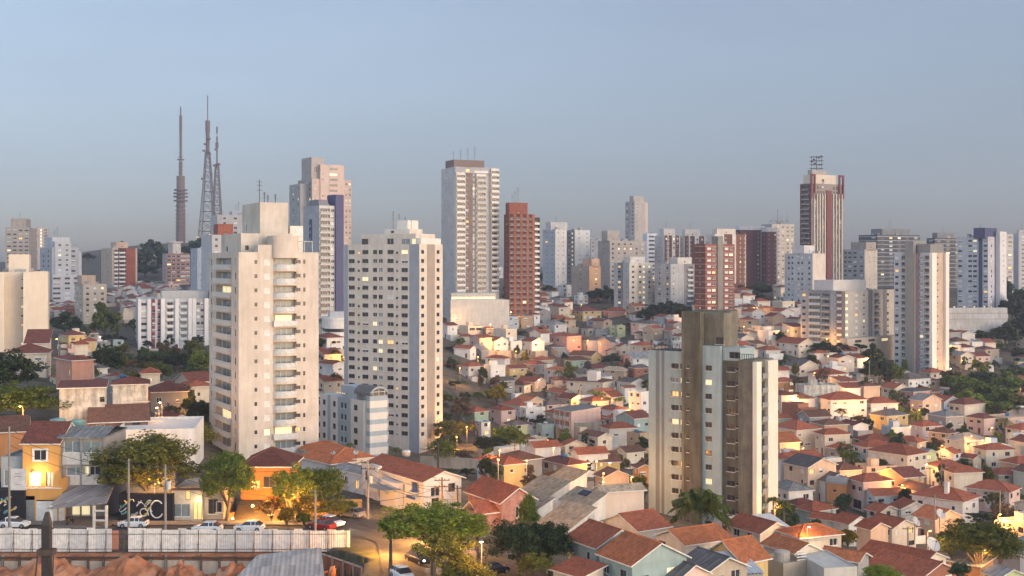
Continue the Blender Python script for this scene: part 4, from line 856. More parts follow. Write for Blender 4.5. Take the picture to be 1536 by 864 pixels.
# ---------------------------------------------------------------- broadcast towers on the ridge
def broadcast():
    D = 1500; s = D / F
    def base(px): return ((px - 768) * s, D, Hh((px - 768) * s, D) - 2)
    zt = lambda py: CZ - (py - HY) * s
    red = flat('faded red paint', (.17,.085,.08), .7); gy = flat('mast grey', (.13,.105,.105), .7)
    x, y, z = base(271); t = thing('broadcast_tower', 'brown round concrete broadcast tower with a ringed platform and banded mast, leftmost of the three', 'tower', (x, y, z))
    mb = MB(); Z = lambda py: zt(py) - z
    mb.lathe([(5.6, 0), (5.0, Z(310)), (5.4, Z(308)), (5.0, Z(305)), (4.9, Z(264)), (0, Z(263.5))], 16); mb.build('shaft', plaster('brown tower concrete', (.17,.125,.11), .25), t)
    p = MB()
    for py, rr in ((302, 8.3), (296, 8.8), (291, 8.6), (286, 8.0)): p.lathe([(4.9, Z(py)), (rr, Z(py)), (rr, Z(py - 2)), (4.9, Z(py - 2))], 20)
    for py in range(310, 362, 6): p.lathe([(5.0, Z(py)), (6.6, Z(py)), (6.6, Z(py) + 1.0), (5.0, Z(py) + 1.2)], 12)
    p.build('platform', gy, t)
    m = MB()
    for py, p2, rr in ((264, 242, 1.9), (240, 238.5, 4.4), (238, 202, 1.2), (202, 173, 1.5), (173, 160, .8)): m.cyl(0, 0, Z(py), Z(p2), rr, None, 8, 0)
    for py in range(176, 262, 5): m.cyl(0, 0, Z(py), Z(py - 1.6), 2.1 if py < 236 else 2.6, None, 8, 1)
    m.build('mast', [gy, red], t)
    def lattice(px, label, bw, py_base, py_neck, wn, segs, extras):
        x, y, z = base(px); t = thing('broadcast_tower', label, 'tower', (x, y, z)); Z = lambda py: zt(py) - z
        mb = MB(); n = 9; lv = []
        for i in range(n + 1):
            q = i / n; pz = Z(py_base + (py_neck - py_base) * q); hw = bw + (wn - bw) * (q ** .8); lv.append([(-hw,-hw,pz),(hw,-hw,pz),(hw,hw,pz),(-hw,hw,pz)])
        for a, c in zip(lv, lv[1:]):
            for k in range(4):
                mb.beam(a[k], c[k], .55); mb.beam(a[k], c[(k+1) % 4], .3); mb.beam(a[(k+1) % 4], c[k], .3); mb.beam(c[k], c[(k+1) % 4], .35)
        mb.build('lattice', gy, t)
        m = MB()
        for py, p2, rr in segs: m.cyl(0, 0, Z(py), Z(p2), rr, None, 8, 0)
        m.build('mast', [gy, red], t)
        for py, dx, rr in extras:
            m = MB(); m.lathe([(0, 0), (rr, .3), (rr, 2.2), (0, 2.6)], 8, 0, (dx, -wn, Z(py))); m.build('dish_antenna', red, t)
        l = MB()
        for dx in (-bw, bw): l.lathe([(0,0),(1,.3),(1,1.4),(0,1.8)], 8, 0, (dx, -bw, Z(py_base) + 4))
        l.build('warning_lamp', M_LIT, t)
    lattice(311.5, 'tall steel lattice broadcast tower with a thick mast head, middle and highest of the three', 10, 362, 228, 2.4, [(232, 196, 2.4), (198, 181, 2.9), (181, 143, .6)], [(228, -4, 2), (240, 3, 1.6), (270, -6, 1.8), (290, 6, 1.8), (262, 5, 1.5), (232, 3, 1.5), (218, -2.5, 2), (210, 2.5, 2)])
    lattice(325.5, 'slim steel lattice broadcast tower with a needle mast, right and shortest of the three', 7, 358, 246, 1.8, [(250, 222, 1.0), (222, 214, 2.0), (214, 205, 1.1), (200, 190, 1.0), (205, 200, .4)], [(250, -3, 1.6), (248, 3, 1.6), (226, -1.5, 1.5)])
broadcast()
# ================================================================ hand placed houses
# (columns left, corner, right), eaves row at the corner, wall height, roof, wall, roof colour, label, keyword options
HS = [
 # middle of the valley, far to near
 ((838,850,857),427,8,'flat','white','','tall white box house with a stair, left of the dark grove under the beige tower',{}),
 ((861,868,882),443,5.5,'flat','white','','white house with a thick overhanging flat slab, left of the grove under the beige tower',{}),
 ((858,874,902),467,6,'hip','yellow','darkred','pale yellow house with a green dormer window, left of the salmon low house',{'wall2':1}),
 ((905,912,944),467,4,'hip','salmon','red','long low salmon house with a warm lit verandah, below the white and cream tower',{'lit':.4}),
 ((944,950,978),472,4,'hip','white','darkred','low white house with a plum red roof, right of the salmon low house',{}),
 ((744,762,778),475,6,'flat','blue','','blue white flat house with a dark opening, under the white lamp by the podium',{}),
 ((778,782,799),474,6.5,'flat','tan','','tan garage block with a brown blank front, right of the blue white flat house',{}),
 ((798,801,810),472,7,'hip','white','darkred','narrow white house with one small square window, right of the tan garage block',{}),
 ((810,832,850),487,6,'hip','white','greytile','white house with dark windows and a grey hip roof, above the large pink house',{}),
 ((688,702,724),489,6,'flat','cream','','cream modernist house with one long window strip, at the left of the valley',{'items':'strip'}),
 ((724,729,741),493,5,'hip','grey','darkred','small grey house with a plum roof, right of the cream modernist house',{}),
 ((688,692,712),505,4,'hip','cream','red','small cream house with a red roof, below the cream modernist house',{}),
 ((913,915,926),490,6,'flat','lime','','lime green narrow box house, right of the grey workshop',{}),
 ((890,893,913),494,5,'flat','grey','','grey workshop with one dark square window, left of the lime green box house',{}),
 ((924,926,938),488,7,'flat','lime','','lime green taller box joined to the back of the narrow lime house',{}),
 ((872,882,891),493,4.5,'hip','cream','brown','small cream house with two brown windows, above the grey hip roofed house',{}),
 ((952,956,969),500,6,'hip','cream','brown','cream two storey house beside bare shrubs, left of the grey concrete tower top',{}),
 ((817,850,872),505,8,'hip','pink','red','large pink house with a bright salmon end wall, in the middle of the valley',{'st':2,'slope':.25}),
 ((869,882,905),511,6,'hip','lilac','slate','lilac grey house with a dark grey hip roof, right of the large pink house',{}),
 ((681,705,714),523,5.5,'gable_v','white','red','white house with a red gable and one square window, beside the cream window tower',{}),
 ((713,722,733),526,4,'shed_u','grey','greytile','grey shed with a pale metal roof, right of the white red gabled house',{}),
 ((854,887,901),534,5,'gable_v','yellow','brown','long yellow house with a dark brown roof, below the lilac grey house',{}),
 ((908,912,925),527,4.5,'gable_v','peach','red','peach gabled house with a red roof, right of the long yellow house',{}),
 ((924,930,944),520,5,'gable_v','cream','darkred','cream gabled house beside the bare shrubs, right of the peach gabled house',{}),
 ((930,936,945),533,4.5,'flat','salmon','','small bright red walled garage, below the cream gabled house',{}),
 ((945,950,976),538,6,'shed_u','white','greytile','pale grey hall with one dark window, touching the left side of the grey concrete tower',{}),
 ((846,858,886),541,4.5,'hip','green','brown','pale green bungalow with a white porch and brown roof, left of the orange flowering tree',{}),
 ((728,757,765),538,6,'hip','white','red','white house with a red hip roof and a verandah, behind the white cube house',{}),
 ((726,736,758),548,6.5,'flat','white','','white cube house with one tiny window, in the left half of the valley',{'items':'tiny'}),
 ((757,765,790),553,4.5,'gable_u','yellow','darkred','mustard house with a double gable, right of the white cube house',{}),
 ((787,806,821),547,4.5,'hip','grey','darkred','grey house with a broad plum roof, right of the mustard house',{}),
 ((775,802,819),573,4.5,'gable_v','peach','red','long house with a peach lamp lit end wall and red roof, above the sloping orange street',{'lit':.3}),
 ((735,746,772),572,4,'gable_u','grey','slate','dark slate roofed house with a white verge, right of the yellow green tree',{}),
 ((755,786,796),578,4,'hip','cream','darkred','low cream house with a long plum roof, below the lamp lit peach house',{}),
 ((900,936,944),556,4.5,'hip','tan','tantile','tan house with a sandy roof and a lit porch, above the long cream block',{'lit':.3}),
 ((944,952,976),552,4.5,'hip','brick','slate','brick house with a flat grey roof in deep shade, left of the grey concrete tower',{}),
 ((850,904,922),574,8.5,'hip','cream','brown','long cream three storey block with an orange end wall, centre right of the valley',{'slope':.2,'st':3,'xtra':'tankblock'}),
 ((931,937,953),582,6.5,'gable_u','white','brown','narrow white house with a mustard ground floor, by the lane left of the grey tower',{'lit':.1}),
 ((943,962,974),588,9,'flat','white','','white three storey house with roller doors, against the left side of the grey concrete tower',{'st':3}),
 ((690,712,733),618,5,'hip','green','red','green house with a bright red hip roof, below the yellow green tree',{}),
 ((734,752,773),616,5.5,'hip','rose','red','rose house with a red door and red hip roof, right of the green house',{}),
 ((752,780,805),609,6.5,'hip','white','red','white house with a wide red hip roof and white eaves, behind the flat white block',{}),
 ((772,789,818),612,6.5,'flat','white','','flat white block with a brown window strip, right of the rose house',{}),
 ((803,820,850),608,5,'hip','lilac','slate','lilac house with a charcoal hip roof, left of the pink blank walled building',{}),
 ((831,857,901),618,9.5,'shed_v','rose','greytile','pink building with a blank wall and open balconies, in front of the long cream block',{'items':'pinkblank','st':3,'slope':.08}),
 ((879,897,921),631,5,'hip','white','red','white bungalow with a red hip roof, right of the pink blank walled building',{}),
 ((902,914,955),643,7,'hip','offwhite','red','white stained house with a long red roof, left of the grey concrete tower',{}),
 ((940,960,974),650,6.5,'flat','tan','','tan blank box house with a cream upper terrace, left of the grey concrete tower',{'items':'tiny'}),
 ((712,722,735),633,5.5,'flat','blue','','pale blue box house with one dark window, below the green red roofed house',{}),
 ((758,768,791),638,4.5,'hip','lime','slate','lime bungalow with a charcoal roof, below the rose house',{}),
 ((804,813,831),637,5,'flat','teal','','sky blue small box house, left of the tan blank yard wall',{}),
 ((824,834,858),640,4,'flat','tan','','tan low flat block, in front of the pink blank walled building',{}),
 ((768,781,802),660,5,'hip','white','brown','white cottage with a brown hip roof, right of the round dark tree',{}),
 ((790,803,841),672,5.5,'gable_u','white','red','white blank walled house with a long red roof, in the lower valley',{'items':'none'}),
 ((842,848,880),668,4.5,'gable_v','cream','red','cream cottage under stepped red roofs, right of the white blank walled house',{}),
 ((856,868,912),682,5.5,'gable_u','white','red','long white house with a red roof and one small dark window, lower valley',{'items':'tiny'}),
 ((922,940,966),679,4.5,'gable_u','cream','brown','cream cottage with a brown roof, close to the left side of the grey tower',{}),
 ((888,894,930),693,4,'shed_u','yellow','brown','yellow lamp lit house with a bright wall, in the lower valley',{'lit':.9}),
 ((952,957,974),702,5,'gable_v','orange','brown','bright orange lit house with a gable, touching the grey concrete tower',{}),
 ((893,906,944),716,5,'gable_v','peach','brown','salmon orange twin gabled house lit by a street lamp, lower valley',{'lit':.2}),
 ((716,735,752),692,4.5,'hip','white','red','white house with a red hip roof, right of the concrete yard wall',{}),
 ((734,756,787),697,5,'hip','yellow','red','yellow walled house with a red hip roof, front of the lower valley',{}),
 # right hand slope, far to near
 ((1163,1198,1223),516,6,'gable_v','cream','red','large cream house with a warm gable end, red roof, left of the broad mid rise',{}),
 ((1098,1112,1131),507,4.5,'gable_v','cream','slate','cream low house with a dark roof, right of the grey concrete tower top',{}),
 ((1214,1222,1244),530,5,'hip','white','red','white terrace house with a red roof, below the large cream gabled house',{}),
 ((1151,1158,1184),556,4.5,'gable_u','white','red','white house with a blank side wall, just right of the grey concrete tower',{'items':'none'}),
 ((1178,1199,1228),550,4.5,'gable_v','cream','slate','cream gabled house with a charcoal roof, below the large cream house',{}),
 ((1156,1167,1195),573,5.5,'hip','orange','red','orange brown house with lit windows, right of the grey concrete tower',{'lit':.7}),
 ((1212,1245,1272),562,5.5,'hip','white','red','white house with a big plum roof, right of the orange brown house',{'slope':.36}),
 ((1270,1285,1312),560,5,'flat','grey','','grey blank workshop with a white end, left of the dark garden trees',{}),
 ((1193,1206,1258),578,8.5,'flat','white','','tall white house covered in black stains, centre of the right slope',{'items':'none','wm':'stain'}),
 ((1226,1246,1300),600,7.5,'hip','white','red','white house with a stained grey side and long red roof, below the stained white house',{}),
 ((1291,1307,1347),605,7,'hip','white','red','pale house with a red hip roof, behind the slate roofed cream house',{}),
 ((1322,1342,1362),583,6,'gable_v','cream','red','cream house with a red gable roof, left of the pink house with a slate roof',{}),
 ((1337,1363,1396),569,6,'hip','white','slate','white house with a charcoal hip roof, left foot of the white slab tower',{}),
 ((1343,1370,1395),588,7,'hip','pink','slate','pink house with a slate roof and tall red door, below the white charcoal roofed house',{'slope':.2}),
 ((1305,1330,1362),624,5.5,'hip','yellow','slate','yellow cream house with a double slate roof, middle of the right slope',{}),
 ((1365,1384,1412),601,7,'gable_v','peach','greytile','peach house with one bright lit window, below the white slab tower',{'lit':.35}),
 ((1396,1416,1440),603,6.5,'gable_v','blue','red','pale blue white house with a red gable roof, left of the large blank cream house',{}),
 ((1420,1447,1478),607,7,'hip','cream','darkred','large cream house with a blank side wall and dark garage bars, right slope',{'items':'blankR'}),
 ((1450,1476,1492),628,6,'hip','rose','darkred','rose house with two tall red doors, right of the large blank cream house',{}),
 ((1477,1512,1548),627,6,'flat','peach','','peach flat terrace house with a blue water tank, near the right edge',{'tank':True}),
 ((1507,1532,1566),645,5.5,'hip','cream','red','cream house with a red hip roof, cut by the right edge beside the slim palm',{}),
 ((1150,1159,1186),628,4.5,'gable_u','green','red','light green gabled house, right side of the grey concrete tower',{'items':'none'}),
 ((1173,1197,1213),606,7,'flat','brick','','patchwork house of bare brick and mint green walls, right of the light green gable',{'items':'none'}),
 ((1158,1195,1230),645,6.5,'hip','cream','red','cream house with a red hip roof and outside stair, right of the grey tower foot',{}),
 ((1222,1237,1275),652,6.5,'hip','cream','red','cream house with three tiny side windows, red hip roof, right of the stair house',{}),
 ((1322,1337,1366),641,5,'flat','blue','','pale blue yard building, below the slate roofed yellow cream house',{'items':'none'}),
 ((1282,1298,1344),662,4.5,'hip','brown','red','low house with a broad plum roof over a dark verandah, behind the red hip pair',{}),
 ((1366,1384,1412),640,5,'hip','lilac','red','lilac house with a red hip roof, above the tan house',{}),
 ((1393,1422,1436),650,5.5,'hip','tan','brown','tan house with two dark square windows, left of the grey green roofed house',{}),
 ((1416,1447,1481),662,5,'hip','offwhite','greytile','white house with a grey green hip roof, right of the tan house',{}),
 ((1240,1270,1283),674,4,'hip','grey','red','open verandah house with a red hip roof and potted plants, centre of the right slope',{}),
 ((1279,1301,1341),671,6,'hip','offwhite','red','white house with red hip roof and one tall brown window, behind the large cream house',{}),
 ((1340,1376,1389),664,5.5,'hip','beige','red','beige house with a red hip roof, behind the yellow lit gable',{}),
 ((1379,1388,1404),679,6,'gable_v','lime','greytile','small house with a bright yellow lit wall, between two red roofs on the right slope',{'lit':.6}),
 ((1404,1431,1441),681,5,'gable_u','white','red','white house with one wide window and a red roof, right of the yellow lit gable',{}),
 ((1302,1361,1391),683,6.5,'hip','cream','red','large cream house with a wide red hip roof, above the white lamp, right slope',{}),
 ((1462,1479,1521),675,6,'hip','cream','red','cream house with four small side windows, right of the grey green roofed house',{}),
 ((1438,1460,1472),688,4,'gable_v','beige','darkred','beige low house with a dark red roof, below the grey green roofed house',{}),
 ((1390,1408,1449),701,6.5,'hip','cream','red','cream villa with a red hip roof, beside the blue white lamp',{}),
 ((1416,1431,1474),709,6.5,'hip','cream','red','cream villa with a large dark window over a garage, right of the lamp villa',{}),
 ((1480,1498,1540),712,4.5,'hip','beige','red','beige house with a long plum roof, at the right edge above the pink house',{}),
 ((1500,1527,1562),696,4.5,'hip','tan','red','tan house with a red roof, cut by the right edge above the long plum roof',{}),
 ((1159,1171,1205),688,8,'hip','white','red','white narrow house with stepped red roofs, against the right side of the grey tower',{}),
 ((1176,1212,1254),701,8.5,'gable_v','peach','slate','cream and peach house with a big charcoal gable roof, right of the grey tower',{'slope':.38}),
 ((1220,1238,1276),722,5.5,'gable_v','white','slate','white house with a charcoal gable and a small terrace, behind the orange barrel roofed house',{}),
 ((1240,1268,1274),727,6,'flat','orange','','orange house with a rounded grey roof, left of the pale pink hip roofed house',{'items':'tiny','xtra':'barrel'}),
 ((1272,1295,1337),723,7.5,'hip','rose','red','pale pink house with red hip roof and blank side wall, right of the orange house',{'items':'blankR'}),
 ((1283,1300,1345),700,5,'flat','peach','','peach house with a planted roof terrace, behind the pale pink house',{}),
 ((1450,1514,1530),738,5.5,'hip','rose','red','long pink house with a plum hip roof, beside the orange yard at the right edge',{}),
 ((1368,1444,1468),752,6.5,'hip','white','red','large white house with tall dark windows and a chimney, behind the big round tree',{'xtra':'chimney'}),
 ((1297,1312,1356),744,5,'gable_u','white','red','white house with a long red roof and grey stair, left of the large white house',{}),
 ((1300,1320,1345),768,4.5,'gable_v','cream','red','cream house under low red gables, left of the stepped red roofs',{}),
 ((1336,1352,1392),763,4.5,'gable_v','offwhite','red','white house with a low red gable, below the large white house',{}),
 ((1370,1403,1442),780,4.5,'gable_v','peach','orange','peach house with an orange roof and a satellite dish, left of the big round tree',{'lit':.15}),
 ((1300,1338,1374),793,4.5,'gable_v','cream','red','cream house with stepped plum red roofs, behind the large dish',{}),
 ((1180,1196,1222),757,4,'hip','offwhite','darkred','low white house with a plum roof, foot of the grey tower at the right',{}),
 ((1190,1218,1254),767,4,'hip','teal','red','pale blue bungalow with a red hip roof, right of the small palms',{'lit':.3}),
 ((1215,1250,1263),781,4.5,'gable_v','white','red','white row house with a red roof, right of the pale blue bungalow',{}),
 ((1249,1273,1304),786,4.5,'gable_v','white','red','white row house with a plain gable end, above the yellow green shrub',{}),
 ((1285,1306,1332),794,5,'gable_v','peach','red','peach blank walled house, right of the yellow green shrub',{'items':'none'}),
 # nearest roofs along the bottom edge
 ((1290,1382,1419),848,4.5,'gable_v','cream','red','wide house with a big plain red roof, bottom right below the dish',{'slope':.36}),
 ((1232,1287,1303),842,5,'gable_v','grey','orange','house with an orange roof and a bare grey side wall, bottom right',{'items':'none'}),
 ((1145,1192,1228),829,5,'gable_v','cream','orange','house with broad orange red roof over a dark gap, right of the grey tower foot',{}),
 ((1300,1380,1440),868,4,'gable_v','brick','red','lowest red roofed house at the bottom edge, below the wide plain roof',{}),
 ((1420,1470,1490),850,4,'shed_v','orange','greytile','white metal roofed shed with an orange end, bottom right',{'slope':.2}),
 ((1490,1530,1580),832,4,'shed_v','grey','greytile','grey blue metal roofed hall cut by the right edge, lower corner',{'slope':.15}),
 ((1478,1500,1536),866,4,'gable_v','lime','greytile','lime gabled house with a bright yellow window, bottom right corner',{'lit':.8}),
 ((852,895,963),821,6,'gable_v','teal','red','pale teal house with a speckled red roof, behind its lower teal neighbour',{'slope':.5}),
 ((899,948,1030),847,6,'gable_v','teal','orange','grey teal house with white window frames and an orange roof, bottom centre',{'slope':.5}),
 ((905,958,1004),796,5,'gable_u','cream','red','house with a plain red roof, behind the two teal houses',{'slope':.4}),
 ((985,1028,1095),817,5,'gable_u','cream','orange','cream house with a wide orange roof under the big palm',{'slope':.4}),
 ((1060,1113,1152),843,5,'gable_u','yellow','orange','yellow house with a steep orange roof, right of the big palm',{'slope':.62}),
 ((1090,1140,1185),800,4.5,'gable_v','cream','red','house with a red roof, at the foot of the grey concrete tower',{}),
 ((1170,1200,1262),806,5,'hip','cream','orange','house with an orange hip roof, right foot of the grey concrete tower',{}),
 ((960,1018,1062),868,5,'gable_v','rose','slate','house with a charcoal asbestos gable roof, bottom centre',{'slope':.5}),
 ((1020,1062,1120),858,4.6,'gable_v','beige','slate','house with a second charcoal roof, right of the other charcoal gable',{'slope':.45}),
 ((830,872,905),866,3.6,'shed_v','cream','red','low red lean to roof below the pale teal house',{'slope':.2,'items':'none'}),
 # left side
 ((-20,10,118),530,5,'hip','cream','darkred','long cream house with a plum roof, at the foot of the windowless beige slab',{'th':14,'cl':(4,9)}),
 ((30,38,72),515,6,'shed_u','cream','darkred','cream wing with a lean to plum roof, against the windowless beige slab',{'th':14,'items':'none','cl':(4,7)}),
 ((48,108,140),541,8,'hip','salmon','darkred','salmon red house with a lit stair window, left side above the stained white walls',{'th':38,'slope':.2,'items':'redblk','cl':(4,11)}),
 ((82,89,157),583,8.5,'shed_u','offwhite','darkred','stained white house with two tiny windows, below the salmon red house',{'th':16,'items':'tiny2','wm':'stain','slope':.06,'cl':(4,9)}),
 ((160,169,222),577,7,'hip','offwhite','darkred','stained white house with a black streaked blank wall, right of its stained neighbour',{'th':16,'items':'none','wm':'stain','cl':(4,8),'slope':.3}),
 ((206,212,240),560,5.5,'hip','cream','red','cream house with lit porch and red hip roof, in front of the white slab block',{'th':20,'lit':.6,'cl':(3,7)}),
 ((216,226,282),588,5,'hip','grey','darkred','grey house with a broad plum hip roof, left of the dark garden trees',{'th':20,'cl':(4,9)}),
 ((264,282,318),580,6,'hip','cream','red','cream house with a balcony and a red hip roof, left of the cream balcony tower',{'th':28,'cl':(4,8)}),
 ((178,186,222),602,4,'gable_u','cream','red','small cream house with a red roof, below the black streaked wall',{'th':16,'items':'none','cl':(3,6)}),
 ((104,112,124),517,5,'hip','cream','red','cream house with a red roof beside the orange lamp, far left',{'th':20,'cl':(4,8)}),
 ((122,126,142),512,5.5,'hip','yellow','red','ochre house with a red roof, right of the house beside the orange lamp',{'th':20,'cl':(4,8)}),
 ((164,170,186),511,5,'flat','teal','','teal box house, left foot of the white slab block',{'th':20,'cl':(4,8)}),
 ((141,146,166),514,5,'flat','grey','','grey flat house with a white lamp, between the ochre house and the teal box',{'th':20,'cl':(4,8)}),
 ((120,135,222),634,4,'gable_u','brown','brown','brown roofed old house behind the leafless tree, left side',{'th':18,'slope':.35,'cl':(4,13)}),
 ((166,172,292),645,5.5,'flat','white','','long white warehouse wall with two small windows, left of the cream balcony tower',{'th':9,'items':'ware','tank':False,'cl':(4,18)}),
 ((180,190,262),693,3.4,'gable_u','cream','red','low red roof behind the street trees, in front of the long white warehouse',{'th':10,'items':'none','cl':(4,8)}),
 ((-30,-2,40),648,6,'gable_u','orange','brown','brown roofed house behind the orange townhouse, left edge',{'th':20,'items':'none','cl':(4,9)}),
]
def special_items(key, px, ev, H):
    r = random.Random(str(px)); 
    if key == 'none': return ([], [])
    if key == 'tiny': return ([('win', 3.0, .8, H - 2.6, .6, 'dark')], [('win', 2.0, .8, H - 2.4, .6, 'dark')])
    if key == 'tiny2': return ([('win', 9.2, .8, H - 2.6, .9, 'dark'), ('win', 9.2, .8, H - 5.4, .9, 'dark'), ('win', 10.6, .9, H - 2.4, 1.0, 'dark')], [])
    if key == 'strip': return ([('win', 2.4, 3.0, H - 3.4, 1.2, 'strip'), ('win', 6.0, 3.0, H - 3.4, 1.2, 'strip')], [])
    if key == 'blankR': return ([], [('win', 2.2, 1.4, H - 2.6, 1.2, 'dark'), ('win', 4.6, 1.4, H - 2.6, 1.2, 'white'), ('win', 3.6, 3.2, .5, 2.2, 'dark')])
    if key == 'pinkblank': return ([('win', 2.0, .8, 3.0, 1.0, 'dark')], [('balc', 1.8 + 3.2 * i, 2.6, .2 + 3.1 * k, 2.3, 'rail') for i in range(3) for k in range(3)])
    if key == 'redblk': return ([], [('win', 9.3, 1.0, H - 3.0, 1.2, 'lit'), ('win', 9.3, .9, H - 5.8, .9, 'dark')])
    if key == 'ware': return ([('win', 8.0, .9, H - 2.9, 1.1, 'dark'), ('win', 10.6, .8, H - 2.6, .8, 'dark')], [])
STAINM = plaster('black stained white render', (.62,.57,.48), .62, .5, stain_col=(.17,.155,.13))
for px, ev, H, roof, wall, rc, lab, op in HS:
    op = dict(op); op.pop('wall2', None); x = op.pop('xtra', None); wm = op.pop('wm', None); it = op.pop('items', None)
    if it: op['items'] = special_items(it, px, ev, H)
    if wm: op['wallmat'] = STAINM
    op.setdefault('annex', False)
    b = house(px, ev, H, roof, wall, rc or 'red', lab, **op)
    if x == 'tankblock': b.block('tank_block', b.w*.1, b.w*.1+4.2, b.l*.2, b.l*.2+4, b.H-.2, b.H+4.0, W('white'))
    if x == 'chimney':
        c = MB(); c.box(b.w*.2, b.w*.2+.9, b.l*.35, b.l*.35+.9, b.H, b.H+3.4); c.box(b.w*.2-.1, b.w*.2+1.0, b.l*.35-.1, b.l*.35+1.0, b.H+3.4, b.H+3.55); c.build('chimney', W('white'), b.root)
    if x == 'barrel':
        c = MB(); n = 8; pts = [(b.w/2 - (b.w/2+.2)*math.cos(math.pi*i/n), b.H + 1.6*math.sin(math.pi*i/n)) for i in range(n+1)]
        for (a, z), (e, q) in zip(pts, pts[1:]): c.poly([(a,-.2,z),(e,-.2,q),(e,b.l+.2,q),(a,b.l+.2,z)])
        c.poly([(p,-.2,z) for p, z in pts]); c.poly([(p,b.l+.2,z) for p, z in pts][::-1]); c.build('barrel_roof', RF('greytile'), b.root)
NHAND = len(HOUSES)
# ================================================================ street, building site and houses in the left foreground
ASPH = ground_mat('asphalt_worn', [(.055,.052,.05),(.075,.07,.065),(.09,.085,.078)], .5)
PAVE = ground_mat('paving_concrete', [(.16,.14,.125),(.22,.20,.18)], .6)
EARTH = ground_mat('red_earth', [(.20,.075,.035),(.36,.15,.075),(.44,.24,.15)], .35)
def strip(name, pts, wd, mat, dz=.05, step=1.5, nx=5, kind='structure', level=None):
    """a road or pavement draped on the ground along a centre line"""
    pts = [Vector((p[0], p[1], 0)) for p in pts]; path = []
    for a, c in zip(pts, pts[1:]):
        n = max(1, int((c - a).length / step)); path += [a.lerp(c, i / n) for i in range(n)]
    path.append(pts[-1]); v, f = [], []
    for i, p in enumerate(path):
        d = (path[min(i + 1, len(path) - 1)] - path[max(i - 1, 0)]).normalized(); s = Vector((-d.y, d.x, 0)); ww = wd[0] + (wd[1] - wd[0]) * i / (len(path) - 1) if isinstance(wd, tuple) else wd
        q = [p + s * ww * (j / nx - .5) for j in range(nx + 1)]
        zs = heights([a.x for a in q], [a.y for a in q]) if level is None else [level] * (nx + 1)
        v += [(a.x, a.y, z + dz) for a, z in zip(q, zs)]
    for i in range(len(path) - 1):
        for j in range(nx): k = i * (nx + 1) + j; f.append((k, k + nx + 1, k + nx + 2, k + 1))
    me = bpy.data.meshes.new(name); me.from_pydata(v, [], f); me.materials.append(mat); me.update()
    return tag(link(name, me), None, None, None, kind)
def gx(px, D): return (px - 768) / F * D
strip('street', [(-95, 172.5), (-40, 172.5), (-24, 172.5), (-14, 177)], 9.0, ASPH, .06, level=None)
strip('street', [(-26, 174), (-20, 176), (-14, 171), (-12.4, 160), (-11, 148), (-9, 135)], (10, 9), ASPH, .10)
strip('street', [(-22, 178), (-25.5, 190), (-27, 205), (-28, 225)], (9, 6), ASPH, .12)
strip('pavement', [(-95, 178.4), (-27, 178.4)], 2.8, PAVE, .18)
strip('pavement', [(-17, 184), (-7, 179), (-5, 160), (-3, 145)], 2.4, PAVE, .2)
for nm, pts, wd in (('street', [at(770, 605, solve(770, 605, 0)).xy, at(815, 585, solve(815, 585, 0)).xy, at(860, 606, solve(860, 606, 0)).xy, at(905, 630, solve(905, 630, 0)).xy, at(960, 640, solve(960, 640, 0)).xy], 8),
                    ('street', [at(665, 670, 395).xy, at(705, 655, 400).xy, at(712, 640, 420).xy], 9), ('street', [at(1380, 800, solve(1380, 800, 0)).xy, at(1470, 790, solve(1470, 790, 0)).xy, at(1540, 778, solve(1540, 778, 0)).xy], 10)):
    strip(nm, pts, wd, ASPH, .35)
EZ = 22.3
# --- hoarding of white corrugated sheets on steel tubes
def hoarding():
    x0, x1, y0 = -74.0, -21.5, 163.6; base = EZ - .55; t = thing('site_hoarding', 'long white corrugated sheet hoarding on steel tubes along the building site', 'fence', (x0, y0, base))
    M1 = flat('white_sheet', (.66,.62,.57), .55); M2 = flat('off_white_sheet', (.52,.50,.48), .55); r = random.Random(2); x = 0; i = 0
    while x < x1 - x0 - .3:
        w_ = min(r.choice([1.1, 1.1, 2.2]), x1 - x0 - x); h = 2.85 + r.uniform(-.16, .16) + .9 * (1 - (x / (x1 - x0))) * .3; mb = MB(); n = int(w_ / .14)
        lean = r.uniform(-.05, .05)
        for k in range(n):
            a, c = x + w_ * k / n, x + w_ * (k + 1) / n; da, dc = .045 * (k % 2), .045 * ((k + 1) % 2)
            mb.poly([(a, da, 0), (c, dc, 0), (c, dc + lean, h), (a, da + lean, h)]); mb.poly([(a, da + .01, 0), (a, da + lean + .01, h), (c, dc + lean + .01, h), (c, dc + .01, 0)])
        if not (20.5 < x < 22): mb.build('panel', M1 if r.random() < .75 else M2, t)
        x += w_
    mb = MB(); mb.box(20.6, 21.8, .05, .1, .2, 2.8); mb.build('panel', flat('rust_board', (.38,.16,.09), .8), t)
    i = 0.6
    while i < x1 - x0:
        p = MB(); p.beam((i, -.12, -.5), (i, -.12, 2.9), .045); p.beam((i, -1.2, -.3), (i, -.12, 1.6), .035); p.build('post', M_IRON, t); i += 2.45
    for z in (.35, 2.35):
        p = MB(); p.tube([(k, -.10, z + .03 * math.sin(k)) for k in range(0, int(x1 - x0) + 1, 2)], .035, 4); p.build('rail', M_IRON, t)
hoarding()
